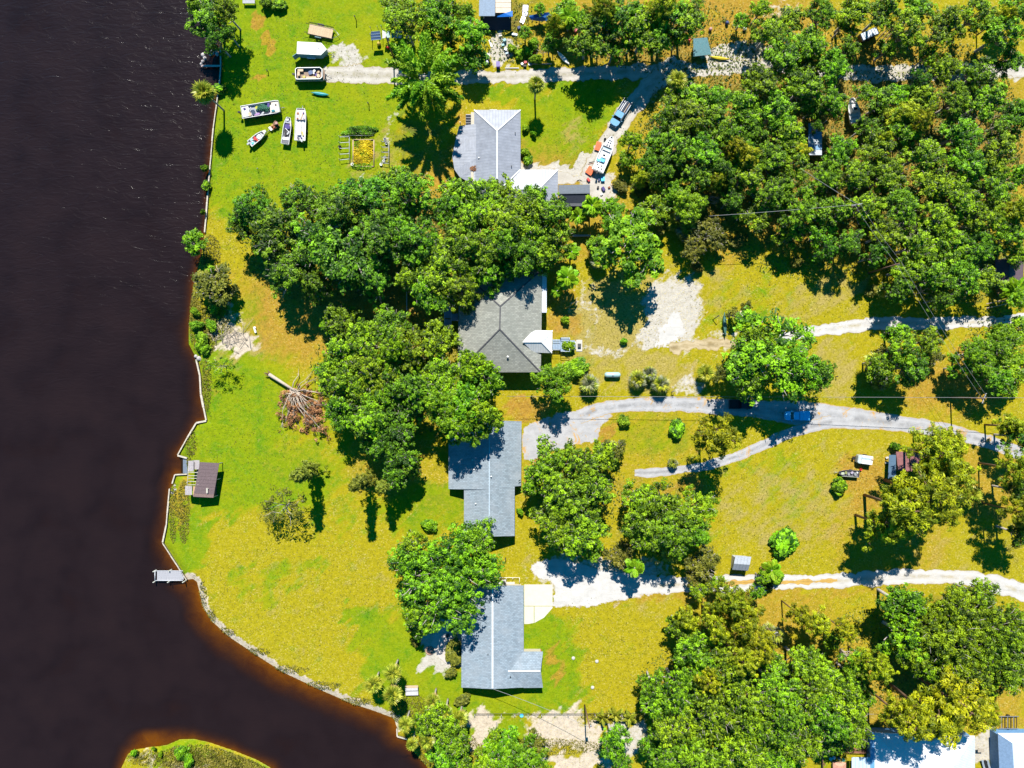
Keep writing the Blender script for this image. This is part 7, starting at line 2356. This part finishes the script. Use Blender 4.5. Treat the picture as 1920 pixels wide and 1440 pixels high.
for k in range(9):
    q = tv.p(641 + k * 7.3, 254, 0)
    MB().box(0, 0, .6, .07, .07, 1.2).part('stake', wood_tan, tv.root, loc=q)
for k in range(2):
    MB().tube([tv.p(641, 254, .5 + k * .5), tv.p(700, 254, .5 + k * .5)], .03, n=4).part('wire', steel, tv.root)
vg3 = scatter('vines', [(672, 250, 32, 6), (680, 243, 30, 6)], 1700, .17, m_oakd, 1.3, 92)
vg3.parent = tv.root
vg3.location = -tv.b
vg3['kind'] = 'stuff'
for nm, x0, x1, y0, y1, lab in [('trellis', 637, 655, 257, 300, 'white weathered trellis at the riverward side of the vegetable bed'), ('bench_frame', 716, 729, 266, 305, 'grey potting bench at the inland side of the vegetable bed')]:
    tq = House(nm, lab, 'trellis' if nm == 'trellis' else 'bench', (x0 + x1) / 2, (y0 + y1) / 2)
    for k in range(5):
        y = y0 + (y1 - y0) * k / 4
        MB().tube([tq.p(x0, y, .8), tq.p(x1, y + rnd.uniform(-2, 2), .8)], .07, n=4).part('slat', flat('pale_rafter2', (.45, .46, .48), .8) if nm == 'trellis' else wood_grey, tq.root)
        for x in (x0, x1):
            q = tq.p(x, y, 0)
            MB().box(0, 0, .42, .09, .09, .84).part('post', wood_grey, tq.root, loc=(q.x, q.y, 0))
    MB().tube([tq.p(x1, y0, .8), tq.p(x1, y1, .8)], .06, n=4).part('beam', wood_grey, tq.root)
for i, (x, y, m, lab) in enumerate([(722, 296, hull_grey, 'grey pot on the potting bench end'), (720, 302, wh, 'white pot below the potting bench'), (715, 309, wh, 'white bucket below the vegetable bed'), (722, 262, steel, 'metal pail above the potting bench'), (638, 276, black, 'black pot beside the white trellis'), (661, 309, wh, 'small white pot at the corner of the vegetable bed'), (725, 270, hull_grey, 'grey pot at the top of the potting bench')]):
    o = MB().lathe([(.22, 0), (.32, .4), (.26, .4), (.2, .06)], n=10).part('pot', m, None, loc=at(x, y))
    tag(o, lab, 'pot', 'garden pots')

# bench, posts, fence, small yard marks
gb = thing('swing_bench', 'grey slatted swing bench on the lawn near the palm clump', 'bench', at(773, 1292), .02)
for k in range(6):
    MB().box(0, 0, 0, 2.7, .26, .06).part('slat', flat('silver_board', (.42, .41, .42), .8, var=.25, sc=5), gb, loc=(0, -.95 + k * .29, .62 if k < 4 else .95))
MB().box(0, .95, 1.0, 2.8, .5, .1).part('canopy', wood_tan, gb)
for x in (-1.25, 1.25):
    for y in (-.9, .6):
        MB().box(x, y, .3, .1, .1, .6).part('leg', wood_grey, gb)
fe = House('wire_fence', 'thin wire fence with posts below the pale blue roofed house', 'fence', 1040, 1337)
for k in range(13):
    q = fe.p(890 + k * 25, 1338, 0)
    MB().lathe([(.07, -.1), (.07, 1.15), (.02, 1.2)], n=6).part('post', wood_grey, fe.root, loc=q)
for z_ in (.35, .75, 1.1):
    MB().tube([fe.p(890, 1338, z_), fe.p(1190, 1338, z_)], .035, n=4).part('wire', flat('dark_wire', (.05, .05, .05), .6), fe.root)
bb = MB().lathe([(.2, 0), (.42, .18), (.36, .2), (.18, .06)], n=12).part('water_bowl', sky_paint, None, loc=at(978, 1341))
tag(bb, 'bright blue bowl at the wire fence', 'bowl')
b_ = thing('bird_bath', 'pale ringed bird bath on the grass near the big white roof', 'bird bath', at(1519, 1391))
MB().lathe([(.2, 0), (.1, .3), (.1, .7)], n=10).part('pedestal', concrete, b_)
MB().lathe([(.1, .7), (.5, .85), (.5, .92), (.38, .84), (.05, .8)], n=16).part('basin', flat('pale_aqua', (.40, .52, .52), .4), b_)
for i, (x, y, lab) in enumerate([(1075, 1234, 'riverward white lawn stone beside the green strip'), (1119, 1240, 'white lawn stone in the middle of the yellow lawn'), (1111, 1289, 'lowest white lawn stone of the yellow lawn')]):
    o = MB().lathe([(.3, 0), (.42, .06), (.3, .14), (.05, .18)], n=9).part('lawn_stone', concrete, None, loc=at(x, y), rot=(0, 0, i))
    tag(o, lab, 'stone', 'white lawn stones')
wt_ = MB().box(0, 0, .25, .35, 1.3, .4, bev=.1).box(.1, .5, .4, .5, .4, .2).part('lawn_chair', wh, None, loc=at(479, 619), rot=(0, 0, .3))
tag(wt_, 'white plastic lawn chair near the grey brush pile', 'chair')
bp = thing('brush_pile', 'grey pile of cut brush on the bank', 'brush pile', at(434, 628))
rs = np.random.RandomState(8)
for k in range(46):
    x, y = rs.normal(0, 1.5, 2)
    a_ = rs.uniform(0, PI)
    l_ = rs.uniform(.8, 2.0)
    MB().tube([(-l_ * math.cos(a_), -l_ * math.sin(a_), rs.uniform(.05, .5)), (0, 0, rs.uniform(.2, .7)), (l_ * math.cos(a_), l_ * math.sin(a_), rs.uniform(.05, .5))], .05, .02, 4).part('branch', [dead_wood, bark_grey][k % 2], bp, loc=(x, y * .8, 0))
for i, (x, y, h, lab) in enumerate([(668, 38, 1.7, 'black bird feeder post on the upper lawn'), (503, 135, .9, 'short black post in the round dead patch of lawn'), (692, 197, 1.3, 'dark stake below the sand road'), (1336, 600, 2.0, 'leaning dark post on the yellow grass above the tan track'), (1428, 1057, 3.2, 'tall wooden post beside the sandy lane'), (1567, 706, .8, 'small dark stump post on the dry grass'), (1132, 1028, .6, 'small dark stub post in the driveway grove'), (948, 1046, .8, 'dark bin-like post above the pale blue roofed house')]):
    lean = .35 if i == 3 else 0
    p = at(x, y)
    o = thing('post', lab, 'post', p)
    MB().tube([(0, 0, -.1), (lean * h, lean * h, h)], .09, .08, 7).part('shaft', flat('dark_post', (.03, .022, .03), .8) if i != 4 else bark_brown, o)
    MB().box(lean * h, lean * h, h + .05, .24, .24, .14, bev=.04).part('cap', flat('dark_post', (.03, .022, .03), .8) if i != 4 else wh, o)
spd = thing('sprinkler_stand', 'small wire stand on the green lawn below the boats', 'stand', at(485, 318))
for k in range(3):
    a_ = k * 2.1
    MB().tube([(0, 0, .8), (math.cos(a_) * .4, math.sin(a_) * .4, 0)], .03, n=4).part('leg', black, spd)
MB().lathe([(.12, .8), (.12, .9), (.02, .95)], n=8).part('head', steel, spd)
tb1 = thing('work_table', 'small dark table frame at the very top of the lawn', 'table', at(469, 7))
MB().box(0, 0, .8, 2.6, .7, .08).part('table_top', wood_grey, tb1)
for x in (-1.2, 1.2):
    for y in (-.3, .3):
        MB().box(x, y, .4, .08, .08, .8).part('leg', black, tb1)
gtr = thing('girder', 'pair of white fallen branches near the teal cabin', 'branch', at(1885, 562))
for k in range(2):
    MB().tube([(-4.5, -1 + k * -.9, .6), (0, .1 - k, .9), (3 - k * 2, .9 - k, .5)], .1, .05, 6).part('branch', dead_wood, gtr)
gtr.name = 'fallen_branch'
cbx = thing('cable_conduit', 'long pale pipe lying at the edge of the brown roofed house grove', 'pipe', at(763, 560))
MB().tube([(0, -2.6, .3), (0, 2.6, .3)], .09, n=7).part('pipe', flat('pale_rafter2', (.45, .46, .48), .8), cbx)
for y in (-2.2, 2.2):
    MB().box(0, y, .12, .4, .2, .24).part('support', wood_grey, cbx)
cbx.name = 'long_pipe'

# poles and wires
wire_m = flat('bright_cable', (.20, .20, .20), .5, var=.05)


def pole(px, py, h, label, arms=0, ang=0.0, lean=(0, 0)):
    """(px, py) is where the photograph shows its foot"""
    p = at(px, py)
    r = thing('utility_pole', label, 'utility pole', (p.x, p.y, 0))
    MB().tube([(0, 0, -.2), (lean[0], lean[1], h)], .17, .12, 9).part('shaft', bark_brown, r)
    for k in range(arms):
        MB().box(lean[0], lean[1], h - .3 - k * .6, 2.2, .12, .12, rz=ang).part('crossarm', wood_grey, r)
        for s in (-1, 1):
            MB().lathe([(.06, 0), (.08, .12), (.03, .16)], n=8).part('insulator', concrete, r, loc=(lean[0] + s * math.cos(ang), lean[1] + s * math.sin(ang), h - .24 - k * .6))
    if not arms:
        MB().lathe([(.2, h - 1.5), (.2, h - .7), (.05, h - .65)], lean[0] + .3, lean[1], 10).part('transformer', steel, r)
    return Vector((p.x + lean[0], p.y + lean[1], h))


def wire(a, b, label, sag=.5, r=.05, off=0.0):
    a, b = Vector(a), Vector(b)
    pts = [a.lerp(b, t / 14) - Vector((0, 0, sag * 4 * (t / 14) * (1 - t / 14))) for t in range(15)]
    d = (b - a).normalized().cross(Vector((0, 0, 1))) * off
    o = MB().tube([q + d - a for q in pts], r, n=5).part('wire', wire_m, None, loc=a)
    tag(o, label, 'wire')


pA = pole(1096, 1322, 10, 'lone wooden pole at the wire fence below the pale blue roof')
pB = pole(1345, 1112, 8.5, 'brown pole with a cross top beside the sandy lane', 1)
pC = pole(1556, 410, 12, 'dark pole with a crossarm in the dense wood', 1, .2)
pD = pole(1628, 512, 12, 'dark leaning pole at the edge of the wood shadow', 0)
pE = pole(1782, 745, 11, 'dark pole where the wires meet over the driveway bend', 1, 1.2)
pF = pole(738, 108, 9, 'grey pole rising beside the giant bamboo clump', 0)
pG = pole(1432, 1172, 5.5, 'brown pole beside the grey palmettos of the lower wood', 1, .3)
wire(at(950, 743, 6), at(1990, 746, 10), 'long pale wire running level above the grey driveway', 1.2, .04)
wire(pC, pD, 'upper wire of the pair between the two dark poles in the wood', .4, .022, .5)
wire(pC, pD, 'lower wire of the pair between the two dark poles in the wood', .4, .022, -.5)
wire(pD, pE, 'inland wire of the pair slanting to the driveway bend', .6, .022, .5)
wire(pD, pE, 'riverward wire of the pair slanting to the driveway bend', .6, .022, -.5)
wire(pC, at(1500, 315, 11), 'short wire running up into the dense wood', .2, .04)
wire(pC, at(1330, 405, 10), 'thin wire running riverward from the crossarm pole', .5, .04)
wire(at(925, 1292, 5), pA - Vector((0, 0, .3)), 'pale service wire from the pale blue roof to the lone pole', .5, .04)
wire(at(1440, 1338, 8), at(1720, 1341, 8), 'pale wire crossing above the big white roof', .3, .045)
